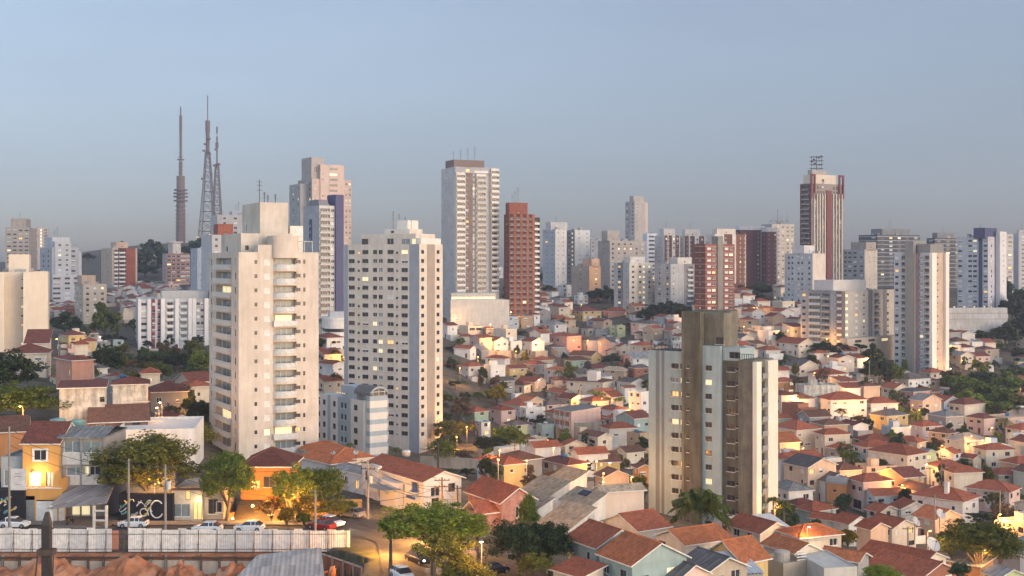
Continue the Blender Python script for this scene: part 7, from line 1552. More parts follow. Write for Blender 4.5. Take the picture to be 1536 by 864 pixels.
# --- middle distance
MID = [(745,578,612,44,470,'round','gold','round yellow green tree in the left half of the valley'),(682,545,580,42,520,'round','amber','lamp lit amber tree beside the cream window tower'),(702,560,582,24,515,'round','dark','dark tree right of the lamp lit amber tree'),
 (684,630,672,50,395,'loose','olive','tall loose tree over the orange lit lane, right of the cream window tower'),(710,618,650,36,430,'round','dark','dark tree above the orange lit lane'),(735,655,680,60,345,'round','dark','round dark tree below the lime bungalow'),(765,636,672,48,350,'umb','bright','bright spreading tree beside the round dark tree'),
 (700,702,722,34,270,'loose','dark','small dark tree below the concrete yard wall'),(677,703,716,22,272,'loose','green','small leafy shrub below the concrete yard wall'),
 (913,585,610,46,470,'umb','bright','flat bright green tree over the lamp lit lane, left of the grey tower'),(855,545,560,24,530,'round','olive','pale green garden tree below the green bungalow'),(917,530,548,32,560,'round','dark','dark hedge tree right of the long yellow house'),(882,541,556,12,548,'round','purple','small purple brown tree by the long yellow house'),
 (775,497,522,36,610,'round','dark','dark round tree below the tan garage block'),(810,492,518,22,610,'round','dark','dark slim tree right of the dark round tree'),(730,503,513,18,615,'loose','dark','small dark garden tree below the cream modernist house'),(783,519,530,16,590,'round','amber','amber lit tree beside the tall orange lamp pole'),(742,522,536,20,580,'round','olive','olive tree left of the tall orange lamp pole'),
 (672,485,520,30,640,'round','dark','dark tree against the right side of the cream window tower'),(712,465,486,24,660,'round','dark','dark tree under the white podium'),(735,470,488,20,655,'loose','dark','thin dark tree under the white podium'),(748,468,484,14,658,'loose','dark','slim dark tree at the right end of the white podium'),
 (898,433,466,34,740,'round','dark','left dark tree of the grove under the wide beige tower'),(912,430,462,26,745,'round','dark','right dark tree of the grove under the wide beige tower'),(822,428,458,26,760,'round','dark','dark tree right of the brick red tower'),(812,410,425,20,900,'round','dark','dark tree behind the brick red tower edge'),(762,425,452,22,720,'round','dark','dark tree between the white tower and the brick red tower'),
 (985,458,488,40,660,'round','dark','left tree of the dark wood above the grey tower'),(1012,455,488,46,655,'round','dark','middle tree of the dark wood above the grey tower'),(1040,460,480,30,655,'round','dark','right tree of the dark wood, behind the grey tower shaft'),(1022,478,494,18,640,'round','purple','purple flowering tree left of the grey tower shaft'),
 (965,508,530,40,600,'bare','brown','bare brown shrub tree beside the cream house, left of the grey tower'),(945,482,508,30,640,'bare','brown','thin grey brown tree above the cream gabled house'),
 (1115,428,458,40,720,'round','brown','brown green tree right of the brick banded tower'),(1140,425,460,44,715,'round','dark','dark tree left of the pale blue grey tower'),(1165,430,455,20,720,'round','dark','slim dark tree beside the pale blue grey tower'),
 (1143,488,508,36,610,'round','dark','dark round tree above the large cream gabled house'),(1140,472,486,26,640,'loose','olive','olive tree above the dark round tree, right of the grey tower'),(1172,526,545,26,545,'umb','green','flat green tree below the large cream gabled house'),
 (1240,512,535,30,535,'round','dark','dark tree at the left foot of the broad mid rise'),(1265,515,540,34,530,'round','dark','dark tree in the middle of the mid rise foot'),(1290,514,532,30,535,'loose','dark','thin dark tree at the right foot of the mid rise'),
 (1318,535,572,46,490,'round','dark','dark garden tree left of the white slab tower'),(1340,545,568,34,495,'round','green','green garden tree against the white slab tower'),(1296,568,592,20,455,'round','dark','dark cypress like tree beside the stained white house'),
 (1168,588,615,26,440,'round','gold','lamp lit yellow tree, right side of the grey tower'),(1180,592,604,26,438,'umb','amber','amber glowing bush beside the lamp lit yellow tree'),(1222,556,570,26,500,'loose','amber','amber lit shrub behind the stained white house'),(1263,612,624,20,400,'bare','dark','dark bare tree in front of the red roofed house'),
 (1450,560,612,70,500,'loose','green','left big tree of the garden behind the large blank cream house'),(1490,575,622,70,490,'round','green','middle big tree of the garden behind the large blank cream house'),(1525,590,625,50,480,'round','olive','right olive tree of the garden at the right edge'),(1428,552,600,46,515,'loose','brown','brown bare branched tree right of the white slab tower'),
 (1510,485,540,60,640,'round','dark','tall dark tree at the right edge below the retaining wall'),(1535,470,530,50,650,'round','dark','dark tree cut by the right edge'),(1490,510,550,36,625,'round','green','green tree left of the tall dark tree at the right edge'),(1470,540,562,36,560,'round','green','green tree above the little lit house at the right edge'),(1520,548,570,40,560,'round','dark','dark green tree beside the blue building at the right edge'),
 (1520,762,782,40,300,'bare','brown','brown bare bush beside the orange yard at the right edge'),(1260,660,678,20,370,'round','dark','dark potted shrub cluster on the verandah terrace'),(1318,688,702,34,340,'round','dark','planted terrace bush on the peach house'),
 (100,470,504,50,560,'round','dark','dark tree below the white stepped tower'),(157,458,500,46,545,'round','green','green tree right of the small beige block'),(120,490,506,40,520,'round','dark','low dark tree right of the windowless beige slab'),
 (160,520,566,56,340,'round','dark','dark round tree right of the salmon red house'),(205,535,560,50,420,'round','dark','dark tree in the row below the white slab block, left end'),(245,530,562,50,430,'round','green','green tree in the row below the white slab block'),(285,530,575,60,425,'round','dark','dark tree in the row below the white slab block, right end'),(310,528,560,30,430,'round','olive','olive tree touching the cream balcony tower'),
 (262,588,618,44,290,'round','dark','dark garden tree behind the long white warehouse'),(297,600,660,44,275,'round','dark','tall dark garden tree left of the cream balcony tower'),(165,625,655,56,236,'bare','brown','leafless brown tree in front of the brown roofed old house'),(100,640,660,30,228,'round','dark','dark bush behind the teal tanks'),
 (497,525,560,40,440,'round','olive','olive lamp lit tree between the two cream towers'),(488,505,535,36,470,'round','dark','dark tree below the white curved building'),(508,545,575,26,430,'round','green','green tree left of the cream window tower'),
 (735,672,690,22,330,'round','green','tree between the red roofs below the round dark tree'),(880,690,712,26,285,'loose','dark','dark shrub left of the yellow lamp lit house'),(960,712,745,26,262,'round','green','green bush against the grey tower, beside the orange gable'),(838,690,706,16,290,'round','dark','dark bush below the long white house'),
 (215,372,420,30,1020,'round','dark','dark hill tree right of the brick red tower'),(232,360,412,40,1050,'round','dark','tall dark hill tree left of the banded tower'),(250,385,420,40,980,'round','dark','dark hill tree below the banded tower'),(295,358,400,44,1080,'round','dark','dark hill tree under the lattice towers'),(218,395,430,40,960,'round','dark','lower dark hill tree right of the brick red tower'),(132,380,400,26,1200,'round','dark','far dark tree left of the brick red tower'),(180,362,375,22,1100,'round','dark','dark tree behind the brick red tower crown'),(268,370,420,36,990,'round','dark','dark hill tree beside the banded tower'),(200,418,440,40,900,'round','dark','dark tree at the foot of the brick red tower'),(150,445,462,30,760,'round','dark','dark tree above the small beige block'),
 (1385,395,430,20,900,'round','dark','dark tree between the white slab and the dark tower'),(1505,415,450,30,760,'round','dark','dark tree right of the blue striped tower'),(1530,430,470,36,720,'round','dark','dark tree under the edge tower'),
 (470, 500, 545, 40, 470, 'round', 'dark', 'dark tree behind the balcony tower, left of the white curved building foot'),(478, 540, 575, 36, 440, 'round', 'green', 'green tree between the balcony tower and the arched mid rise'),(500, 560, 585, 30, 410, 'round', 'dark', 'dark tree behind the arched mid rise'),(1000, 452, 482, 44, 640, 'round', 'dark', 'second tree of the dark wood above the grey tower'),(972, 462, 490, 36, 650, 'round', 'dark', 'dark tree at the left end of the wood above the grey tower'),(1025, 462, 490, 44, 630, 'round', 'green', 'front tree of the dark wood above the grey tower'),(955, 455, 480, 30, 690, 'round', 'dark', 'dark tree under the warm window tower'),(668, 590, 625, 40, 440, 'round', 'olive', 'olive tree against the right wall of the cream window tower'),(690, 600, 630, 36, 425, 'round', 'brown', 'brown tree above the orange lit lane'),(668, 630, 665, 40, 380, 'loose', 'olive', 'leafy tree at the foot of the cream window tower, above the iron railing'),(680, 520, 545, 30, 560, 'round', 'dark', 'dark tree above the lamp lit amber tree'),(130, 548, 585, 40, 310, 'round', 'green', 'green tree between the salmon red house and the dark garden'),(180, 530, 560, 40, 400, 'round', 'dark', 'second dark tree in the row below the white slab block'),(225, 528, 562, 44, 410, 'round', 'dark', 'third dark tree in the row below the white slab block'),(265, 526, 562, 44, 415, 'round', 'dark', 'fourth dark tree in the row below the white slab block'),(300, 526, 566, 40, 400, 'round', 'green', 'fifth tree in the row, touching the cream balcony tower'),(240, 545, 570, 40, 360, 'round', 'green', 'low green tree before the row below the white slab block'),(290, 550, 580, 44, 350, 'round', 'dark', 'low dark tree before the row, left of the cream balcony tower'),(300, 632, 690, 36, 265, 'round', 'dark', 'dark tree right of the long white warehouse'),(1130, 440, 470, 36, 690, 'round', 'dark', 'dark tree under the plum brown towers'),(1100, 436, 465, 30, 700, 'round', 'brown', 'brown tree right of the brick banded tower foot'),(850, 425, 445, 24, 800, 'round', 'dark', 'dark tree under the shuttered pair'),(690, 440, 470, 30, 700, 'round', 'dark', 'dark tree left of the podium'),(925, 440, 462, 20, 735, 'round', 'dark', 'small dark tree left of the warm window tower'),(1430, 560, 600, 44, 505, 'round', 'green', 'green tree behind the large blank cream house'),(1475, 555, 590, 50, 530, 'round', 'dark', 'dark tree behind the garden trees at the right'),(1510, 560, 600, 50, 520, 'round', 'green', 'green tree behind the right olive tree'),(1455, 585, 618, 50, 470, 'round', 'bright', 'bright front tree of the garden behind the large blank cream house'),(1500, 600, 630, 50, 455, 'round', 'green', 'front right tree of the garden by the peach terrace'),(1440, 500, 540, 40, 640, 'round', 'dark', 'dark tree below the retaining wall'),(1470, 495, 535, 40, 640, 'round', 'dark', 'second dark tree below the retaining wall'),(1520, 440, 480, 40, 700, 'round', 'dark', 'dark tree right of the retaining wall'),(1425, 520, 550, 30, 590, 'round', 'green', 'green tree right of the slab tower'),(1535, 520, 560, 40, 600, 'round', 'dark', 'dark tree cut by the right edge above the blue building'),(1225, 515, 540, 30, 540, 'round', 'dark', 'dark tree before the left corner of the broad mid rise'),(1310, 518, 545, 34, 520, 'round', 'dark', 'dark tree before the right corner of the broad mid rise')]
for px, top, bot, wp, D, kind, col, lab in MID: T(px, top, bot, wp, D, kind, col, lab)
# small garden trees and shrubs squeezed between the houses
def garden():
    r = random.Random(31); n = 0; k = 0
    while n < 230 and k < 20000:
        k += 1; px = r.choice([r.uniform(660, 972), r.uniform(1160, 1536), r.uniform(1160, 1536), r.uniform(110, 312)]); y = r.uniform(230, 640); x = (px - 768) / F * y; z = Hh(x, y); top = proj((x, y, z + 4))[1]
        if top > 800 or top < 455 or clash(x - .8, y - .8, 1.6, 1.6, 0, .0): continue
        s = y / F; h = r.uniform(3.2, 7.5); wd = r.uniform(3.0, 6.5)
        t = T(px, HY + (CZ - z - h) / s, HY + (CZ - z - .8) / s, wd / s, y, r.choice(['round', 'loose', 'round', 'round', 'bare']), r.choice(['dark', 'green', 'dark', 'dark', 'olive', 'brown']), '', None, 1 if y > 300 else 2, 'small garden trees between the houses'); n += 1
        FOOT.append((x, y, 1.5, type('P', (), dict(x0=x-.9, D=y-.9, c=1, n=0, w=1.8, l=1.8))))
garden()
# ================================================================ cars, lamps, poles, wires, dishes
def car_proto():
    t = thing('parked_car', '', 'car'); L, Wd = 4.2, 1.72
    def ring(x, hw, z0, z1): return [(x, -hw, z0 + .12), (x, -hw * .98, z0), (x, hw * .98, z0), (x, hw, z0 + .12), (x, hw, z1 - .14), (x, hw * .9, z1), (x, -hw * .9, z1), (x, -hw, z1 - .14)]
    def loft(mb, rs, mi=0):
        b = len(mb.v); n = len(rs[0])
        for q in rs: mb.v += q
        for i in range(len(rs) - 1):
            for j in range(n): a, c = b + i*n + j, b + i*n + (j+1) % n; mb.f.append((a, a + n, c + n, c)); mb.m.append(mi)
        mb.f.append(tuple(b + j for j in range(n))); mb.m.append(mi); mb.f.append(tuple(b + (len(rs)-1)*n + j for j in reversed(range(n)))); mb.m.append(mi)
    m = MB(); loft(m, [ring(-2.1, .70, .38, .80), ring(-2.0, .80, .26, .92), ring(-1.4, .86, .2, .96), ring(.6, .86, .2, .94), ring(1.4, .84, .2, .86), ring(1.95, .76, .26, .72), ring(2.1, .62, .36, .62)])
    def cab(x, hw, z, zr): return [(x, -hw, .86), (x, hw, .86), (x, hw * .80, z), (x, -hw * .80, z)]
    b = MB(); 
    for (x0, z0_), (x1, z1_) in (((-1.05, 1.44), (-.1, 1.5)), ((-.1, 1.5), (.35, 1.44))): b.poly([(x0, -.63, z0_), (x1, -.63, z1_), (x1, .63, z1_), (x0, .63, z0_)]); 
    m2 = MB(); low = [(-1.85, .80), (-1.05, .80), (.35, .80), (1.1, .78)]; up = [(-1.45, 1.30), (-1.05, 1.42), (.35, 1.42), (.4, 1.40)]
    g = MB()
    g.poly([(-1.85,-.78,.90),(1.12,-.78,.86),(.35,-.64,1.42),(-1.15,-.64,1.42)]); g.poly([(1.12,.78,.86),(-1.85,.78,.90),(-1.15,.64,1.42),(.35,.64,1.42)]); g.poly([(1.12,-.78,.86),(1.12,.78,.86),(.35,.64,1.42),(.35,-.64,1.42)]); g.poly([(-1.85,.78,.90),(-1.85,-.78,.90),(-1.15,-.64,1.42),(-1.15,.64,1.42)])
    m.poly([(-1.2,-.66,1.425),(.38,-.66,1.425),(.30,-.5,1.5),(-1.05,-.5,1.5)]); m.poly([(-1.05,-.5,1.5),(.30,-.5,1.5),(.30,.5,1.5),(-1.05,.5,1.5)]); m.poly([(.38,.66,1.425),(-1.2,.66,1.425),(-1.05,.5,1.5),(.30,.5,1.5)]); m.poly([(.38,-.66,1.425),(.38,.66,1.425),(.30,.5,1.5),(.30,-.5,1.5)]); m.poly([(-1.2,.66,1.425),(-1.2,-.66,1.425),(-1.05,-.5,1.5),(-1.05,.5,1.5)])
    for s in (-1, 1):
        for x in (-.42, -1.02): m.poly([(x, s*.785, .88), (x+.09, s*.785, .88), (x+.07, s*.65, 1.43), (x-.02, s*.65, 1.43)])
    m.build('body', car_paint(0), t, smooth=False); g.build('window', M_GLASS, t)
    for x in (-1.3, 1.3):
        for s in (-1, 1):
            w = MB(); w.tube([(x, s*.70, .31), (x, s*.89, .31)], .32, 14, 0); w.tube([(x, s*.88, .31), (x, s*.90, .31)], .19, 10, 1); w.build('wheel', [flat('tyre', (.02,.02,.02), .9), M_METAL], t)
    for s in (-1, 1):
        h = MB(); h.lathe([(0,0),(.14,.02),(.12,.14),(0,.16)], 8, 0, (1.98, s*.56, .60)); h.build('headlight', M_FRAME, t)
        h = MB(); h.box(-2.12, -1.98, s*.62-.12, s*.62+.12, .70, .88); h.build('tail_light', flat('tail_red', (.35,.02,.02), .4), t)
    return t
def car_paint(k): 
    return [flat('white_paint', (.72,.71,.69), .25, 0, .6), flat('silver_paint', (.34,.34,.34), .3, .4, .6), flat('red_paint', (.22,.02,.02), .3, 0, .6), flat('black_paint', (.015,.015,.018), .25, 0, .6)][k]
CAR = car_proto(); first = [True]
def car(px, py, D, rz, paint, label, lit=False, base=None):
    x = gx(px, D); z = (Hh(x, D) if base is None else base) + .12; o = CAR if first[0] else copy_tree(CAR); first[0] = False
    o.location = (x, D, z); o.rotation_euler = (0, 0, R(rz)); o['label'] = label; o['category'] = 'car'
    for ch in o.children:
        if ch.name.startswith('body') and paint: ch.data = ch.data.copy(); ch.data.materials[0] = car_paint(paint)
        if lit and ch.name.startswith('headlight'): ch.data = ch.data.copy(); ch.data.materials[0] = flat('headlight_on', (.9,.85,.7), .3, 0, .3, (1.0,.88,.62), 26.0)
    if lit:
        for s in (-1, 1):
            L = bpy.data.lights.new('headlight_beam', 'SPOT'); L.energy = 260; L.color = (1,.88,.65); L.spot_size = R(80); L.shadow_soft_size = .1; q = link('headlight_beam', L, o, (2.25, s*.56, .66)); q.rotation_euler = (R(84), 0, R(-90))
for a in ((22, 787, 175.6, 0, 0, 'white hatchback parked facing right, at the left edge below the black mural', False), (200, 790, 175.8, 180, 0, 'white estate car parked by the carport, behind the hoarding', False), (311, 797, 172.6, 178, 0, 'white car showing its roof over the hoarding, in front of the shop house', False), (374, 797, 173.2, 178, 0, 'white car showing its roof over the hoarding, in front of the restaurant', False),
          (497, 792, 176.5, -38, 0, 'white car coming down the street with its headlights on', True), (527, 786, 183, 150, 1, 'silver minivan seen from behind, right of the white car with headlights', False), (482, 797, 174.5, 150, 2, 'red car half hidden at the kerb behind a pole', False), (604, 852, 147, -62, 0, 'white car parked nose down at the bottom, beside the earth wall', False), (628, 818, 158, -50, 3, 'black car with its headlights on, under the big umbrella tree', True), (742, 838, 158, 40, 3, 'dark car in the navy gateway, bottom centre', False)):
    car(*a)
car(1262, 588, solve(1262, 588, 0), 20, 0, 'white car parked above the stained white house on the right slope')
# motorbike-like dark scooter in the carport
t = thing('scooter', 'black scooter parked at the left end of the open carport', 'scooter', (gx(105, 177), 177.2, EZ + .22), R(70))
for x in (-.6, .6): m = MB(); m.tube([(x, -.05, .28), (x, .05, .28)], .28, 12); m.build('wheel', M_IRON, t)
m = MB(); m.tube([(-.75, 0, .75), (-.3, 0, .85), (.1, 0, .55), (.45, 0, .6), (.6, 0, 1.05)], [.14, .17, .13, .14, .1], 8); m.build('body', car_paint(3), t)
m = MB(); m.beam((.55, -.32, 1.08), (.55, .32, 1.08), .03); m.build('handlebar', M_IRON, t)
# ---------------------------------------------------------------- street lamps
def lamp_proto():
    t = thing('street_lamp', '', 'street lamp'); m = MB(); m.tube([(0,0,-1), (0,0,6.2), (0,-.3,6.7), (0,-1.2,7.0)], [.075,.055,.04,.035], 6); m.build('pole', M_METAL, t)
    m = MB(); m.lathe([(0,.16),(.22,.08),(.25,0),(0,-.02)], 8, 0, (0,-1.35,6.95)); m.build('lamp_head', M_METAL, t)
    m = MB(); m.lathe([(.22,0),(.18,-.09),(0,-.15)], 8, 0, (0,-1.35,6.93)); m.build('lens', flat('sodium_lens', (.9,.6,.25), .4, 0, .3, (1.0,.56,.17), 7.0), t)
    return t
LAMP = lamp_proto(); lf = [True]
LENS_W = flat('white_lens', (.9,.9,.85), .4, 0, .3, (1.0,.93,.80), 14.0)
LANE_L = []
def lamp(px, py, label, D=None, e=500, white=False, hm=7.0):
    free = D is None; D = D or solve(px, py, hm); x = gx(px, D)
    if free:
        for k in range(220):
            rr, a = .35 * k ** .75, k * 2.4; X, Y = x + rr * math.cos(a), D + rr * math.sin(a)
            if not clash(X - .3, Y - 1.2, .6, 1.6, 0, .35): x, D = X, Y; break
    o = LAMP if lf[0] else copy_tree(LAMP); lf[0] = False; z = Hh(x, D) if free else CZ - (py - HY) / F * D - 6.85
    o.location = (x, D + 1.35, z); o['label'] = label; o['category'] = 'street lamp'; o['group'] = 'street lamps in the valley'
    if white:
        for ch in o.children:
            if ch.name.startswith('lens'): ch.data = ch.data.copy(); ch.data.materials[0] = LENS_W
    L = bpy.data.lights.new('lamp_light', 'POINT'); L.energy = e * (1.6 if white else 4.2); L.color = (1,.88,.70) if white else (1,.44,.10); L.shadow_soft_size = .35; link('lamp_light', L, o, (0, -1.35, 6.45)); return o
LL = [(85,508,'far left below the windowless beige slab',500,0),(153,506,'white lamp beside the teal box house',250,1),(240,603,'by the garage of the broad plum roofed house',220,1),(222,608,'by the left gate pier of the broad plum roofed house',200,1),(303,601,'below the balcony house left of the cream tower',420,0),(30,610,'under the broad flat topped tree at the far left',700,0),(155,655,'behind the grey glazed house, far left lane',600,0),
 (774,527,'tall pole lamp in the left half of the valley',900,0),(690,552,'inside the lamp lit amber tree',800,0),(808,571,'white lamp on the lamp lit peach house',500,1),(684,477,'white lamp against the cream window tower',200,1),(760,468,'white lamp at the end of the podium',300,1),(860,596,'beside the long cream block on the sloping lane',1100,0),(918,601,'in the flat bright green tree',700,0),(935,622,'on the mustard house lane',900,0),(700,640,'over the orange lit lane right of the cream window tower',1100,0),(685,655,'lower lamp of the orange lit lane',800,0),(915,694,'on the yellow lamp lit house',420,1),(948,715,'beside the orange gable near the grey tower',700,0),(905,722,'in front of the salmon twin gables',500,0),(790,690,'in the lower valley lane',350,0),
 (1116,490,'above the grey concrete tower at the right',500,0),(1240,509,'at the foot of the broad mid rise',450,0),(1182,592,'in the amber bush right of the grey tower',800,0),(1222,560,'in the amber shrub behind the stained house',550,0),(1303,538,'pole lamp left of the dark garden trees',350,0),(1352,576,'between the dark trees and the slab tower',200,0),(1426,553,'white globe lamp right of the slab tower fins',350,1),(1510,562,'orange lamp of the little house at the right edge',800,0),(1532,571,'at the right edge beside the olive tree',400,0),(1372,610,'by the peach house with the bright window',420,0),(1422,622,'small lamp by the dark garage bars',220,0),(1450,652,'under the rose house terrace',700,0),(1490,660,'under the peach terrace house',700,0),(1390,696,'blue white lamp by the cream villa',400,1),(1412,668,'between tan house and grey green roof',350,0),(1183,664,'at the outside stair of the cream house',250,1),(1205,672,'orange lamp below the stair house',450,0),(1310,712,'under the planted terrace of the peach house',650,0),(1345,728,'beside the pale pink house',500,0),(1165,760,'between the two palms at the tower foot',250,1),(1202,787,'white lamp by the orange hip roof',250,1),(1398,812,'bright white lamp before the big satellite dish',900,1),(1395,796,'orange lamp under the dish house',350,0),(1522,772,'over the orange yard at the right edge',1200,0),(1495,780,'left lamp of the orange yard',700,0),(1075,478,'behind the grey tower shaft',300,0),(880,458,'above the pale yellow house',200,0),(1030,470,'in the dark wood above the grey tower',200,0),
 (722,812,'blue white lamp on the navy gate',250,1),(505,535,'between the two cream towers',700,0),(1130,462,'below the dark tree at mid right',500,0),(1478,825,'small lamp at the lower right shed',180,1)]
for px, py, lab, e, wv in LL: lamp(px, py, ('white street lamp ' if wv and not lab.startswith(('white','blue white','bright white')) else 'orange street lamp ' if not lab.startswith(('white','blue white','bright white')) else '') + lab, None, e, wv)
for k, (X, Y) in enumerate(LANES):
    px, py = proj((X, Y, Hh(X, Y) + 7)); LANE_L.append((lamp(px, py, '', Y, 620, False), px, py))
lamp(402, 748, 'orange street lamp glowing inside the restaurant trees', 181, 900); lamp(440, 742, 'orange street lamp glowing over the lamp lit feathery tree', 180, 900); lamp(228, 715, 'orange street lamp glowing through the large spreading street tree', 180, 500); lamp(530, 752, 'orange street lamp at the junction behind the silver minivan', 192, 900)
lamp(645, 775, 'orange street lamp over the junction beside the big umbrella tree', 172, 3600); lamp(585, 800, 'orange street lamp at the bend of the junction', 160, 2000)
# ---------------------------------------------------------------- poles and wires
PTS = {}
def pole(px, top, D, label, arms=1, tr=False, key=None, wood=False):
    x = gx(px, D); z0 = Hh(x, D); h = CZ - (top - HY) / F * D - z0; t = thing('utility_pole', label, 'utility pole', (x, D, z0), R(rng.uniform(-12, 12)), 'concrete utility poles'); m = MB(); m.tube([(0,0,-.6), (0,0,h)], [.20,.13], 8); m.build('pole', M_WOOD if wood else M_CONC, t)
    for k in range(arms):
        m = MB(); z = h - .5 - .9 * k; m.box(-1.1, 1.1, -.06, .06, z, z + .13)
        for u in (-1, -.4, .4, 1): m.lathe([(0,0),(.07,.02),(.05,.2),(0,.22)], 6, 0, (u, 0, z + .13))
        m.build('crossarm', M_WOOD, t)
    if tr: m = MB(); m.cyl(.45, -.1, h - 3.4, h - 2.3, .34, None, 12); m.build('transformer', flat('transformer_grey', (.45,.45,.44), .5), t)
    if key: PTS[key] = Vector((x, D, z0 + h - .35))
    return t
pole(14, 640, 172, 'grey utility pole at the left edge, beside the white signboard', 1, False, 'a')
pole(193, 688, 171, 'plain grey utility pole in front of the large spreading street tree', 1, False, 'b')
pole(248, 697, 171.5, 'utility pole with a crossarm and transformer, in front of the mural lettering', 2, True, 'c')
pole(473, 735, 172.5, 'slim utility pole with a street light arm, right of the lamp lit trees', 1, False, 'd')
pole(552, 690, 184, 'tall utility pole hung with many wires, at the left corner of the white corner house', 2, True, 'e')
pole(663, 716, 176, 'dark utility pole with double crossarms, before the white corner house', 2, False, 'f', True)
pole(686, 728, 172, 'shorter dark utility pole, right of the double crossarm pole', 1, False, 'g', True)
pole(181, 652, 226, 'far utility pole against the long white warehouse', 1, False, 'h')
pole(822, 830, 164, 'pale thin pole in front of the pale teal house', 0); pole(878, 836, 160, 'wooden post in front of the pale teal house', 0, False, None, True)
pole(770, 520, 590, 'tall grey lamp pole in the left half of the valley', 1); pole(1304, 540, 480, 'tall pale pole at the dark garden trees', 0); pole(870, 572, 470, 'grey utility pole before the long cream block', 1); pole(720, 712, 300, 'television aerial like pole below the concrete yard wall', 2); pole(1395, 700, 330, 'utility pole beside the cream villa', 1); pole(1362, 790, 245, 'utility pole behind the big satellite dish', 1)
def wire(a, b, sag, label, dz=0, dx=0):
    A, B = PTS[a] + Vector((dx, 0, dz)), PTS[b] + Vector((dx, 0, dz)); m = MB(); m.tube([A.lerp(B, i / 14) - Vector((0, 0, sag * 4 * (i / 14) * (1 - i / 14))) for i in range(15)], .032, 4); o = m.build('power_line', M_IRON); tag(o, label, 'cable', 'overhead cables along the street')
wl_ = [('a','b'),('b','c'),('c','d'),('d','e'),('e','f'),('f','g')]; nm_ = {'a':'left edge pole','b':'plain grey pole','c':'transformer pole','d':'slim pole','e':'tall wired pole','f':'double crossarm pole','g':'shorter dark pole'}
for a, b in wl_:
    for k, (dz, dx, w_) in enumerate(((.3, -.9, 'upper'), (-.9, .3, 'middle'), (-2.2, .1, 'lower'))): wire(a, b, .6 + .3 * k, '%s black overhead cable from the %s to the %s' % (w_, nm_[a], nm_[b]), dz, dx)
chain = [(1190, 742, 300), (1248, 752, 270), (1330, 772, 255), (1402, 742, 262), (1500, 735, 270)]
for k, (px, top, D) in enumerate(chain): pole(px, top, D, 'utility pole %s in the row of poles across the lower right roofs' % ['first from the left', 'second from the left', 'in the middle', 'second from the right', 'first from the right'][k], 1, k == 2, 'r%d' % k)
for k in range(4):
    for q, (dz, dx) in enumerate(((.3, -.8), (-.7, .2))):
        wire('r%d' % k, 'r%d' % (k + 1), .8, '%s cable of span %s, over the lower right roofs' % (['upper', 'lower'][q], ['one', 'two', 'three', 'four'][k]), dz, dx)
for k, (a, b, dz) in enumerate((('e', 'g', -.4), ('d', 'f', -.9), ('c', 'e', .2), ('e', 'g', -1.6))): wire(a, b, 1.2, 'long slack cable %s across the junction' % ['crossing high', 'running low', 'from the transformer pole', 'hanging lowest'][k], dz, .15)
# ---------------------------------------------------------------- satellite dishes and aerials
def dish(px, py, D, rad, label, az=20, el=40):
    x = gx(px, D); z = CZ - (py - HY) / F * D; t = thing('satellite_dish', label, 'satellite dish', (x, D, z - rad - .9), R(az), 'satellite dishes on the roofs'); m = MB(); prof = [(rad * q, rad * .32 * q * q) for q in (0, .25, .5, .75, 1)]; m.lathe(prof, 20); b = MB(); M = Matrix.Translation((0, 0, rad + .9)) @ Matrix.Rotation(R(90 - el), 4, 'X'); b.add(m, M)
    b.build('reflector', flat('dish_mesh', (.50,.48,.45), .5, .1), t, smooth=True); p = MB(); p.beam((0, .15, -1.5), (0, .1, rad + .9), .07, 0, 6); p.build('mast', M_IRON, t)
    f = MB(); tip = M @ Vector((0, 0, rad * .9))
    for k in range(3): f.beam(M @ Vector((rad * math.cos(k * 2.1), rad * math.sin(k * 2.1), rad * .32)), tip, .025)
    f.lathe([(0,0),(.12,.02),(.12,.2),(0,.22)], 8, 0, tuple(tip)); f.build('feed_arm', M_IRON, t)
dish(1398, 818, 196, 1.25, 'large white mesh satellite dish, lit by the bright lamp, bottom right', 28, 38); dish(1410, 772, 224, 1.0, 'pale satellite dish on the orange roof, above the large lit dish', 30, 35); dish(1373, 783, 222, .9, 'tilted satellite dish on the stepped plum roofs', 40, 35); dish(500, 681, 236, .55, 'left small dish on the wide terracotta roof', -20, 40); dish(534, 679, 237, .5, 'right small dish on the wide terracotta roof', 10, 40); dish(926, 512, 590, 1.2, 'white satellite dish above the peach gable, left of the grey tower', 20, 40)
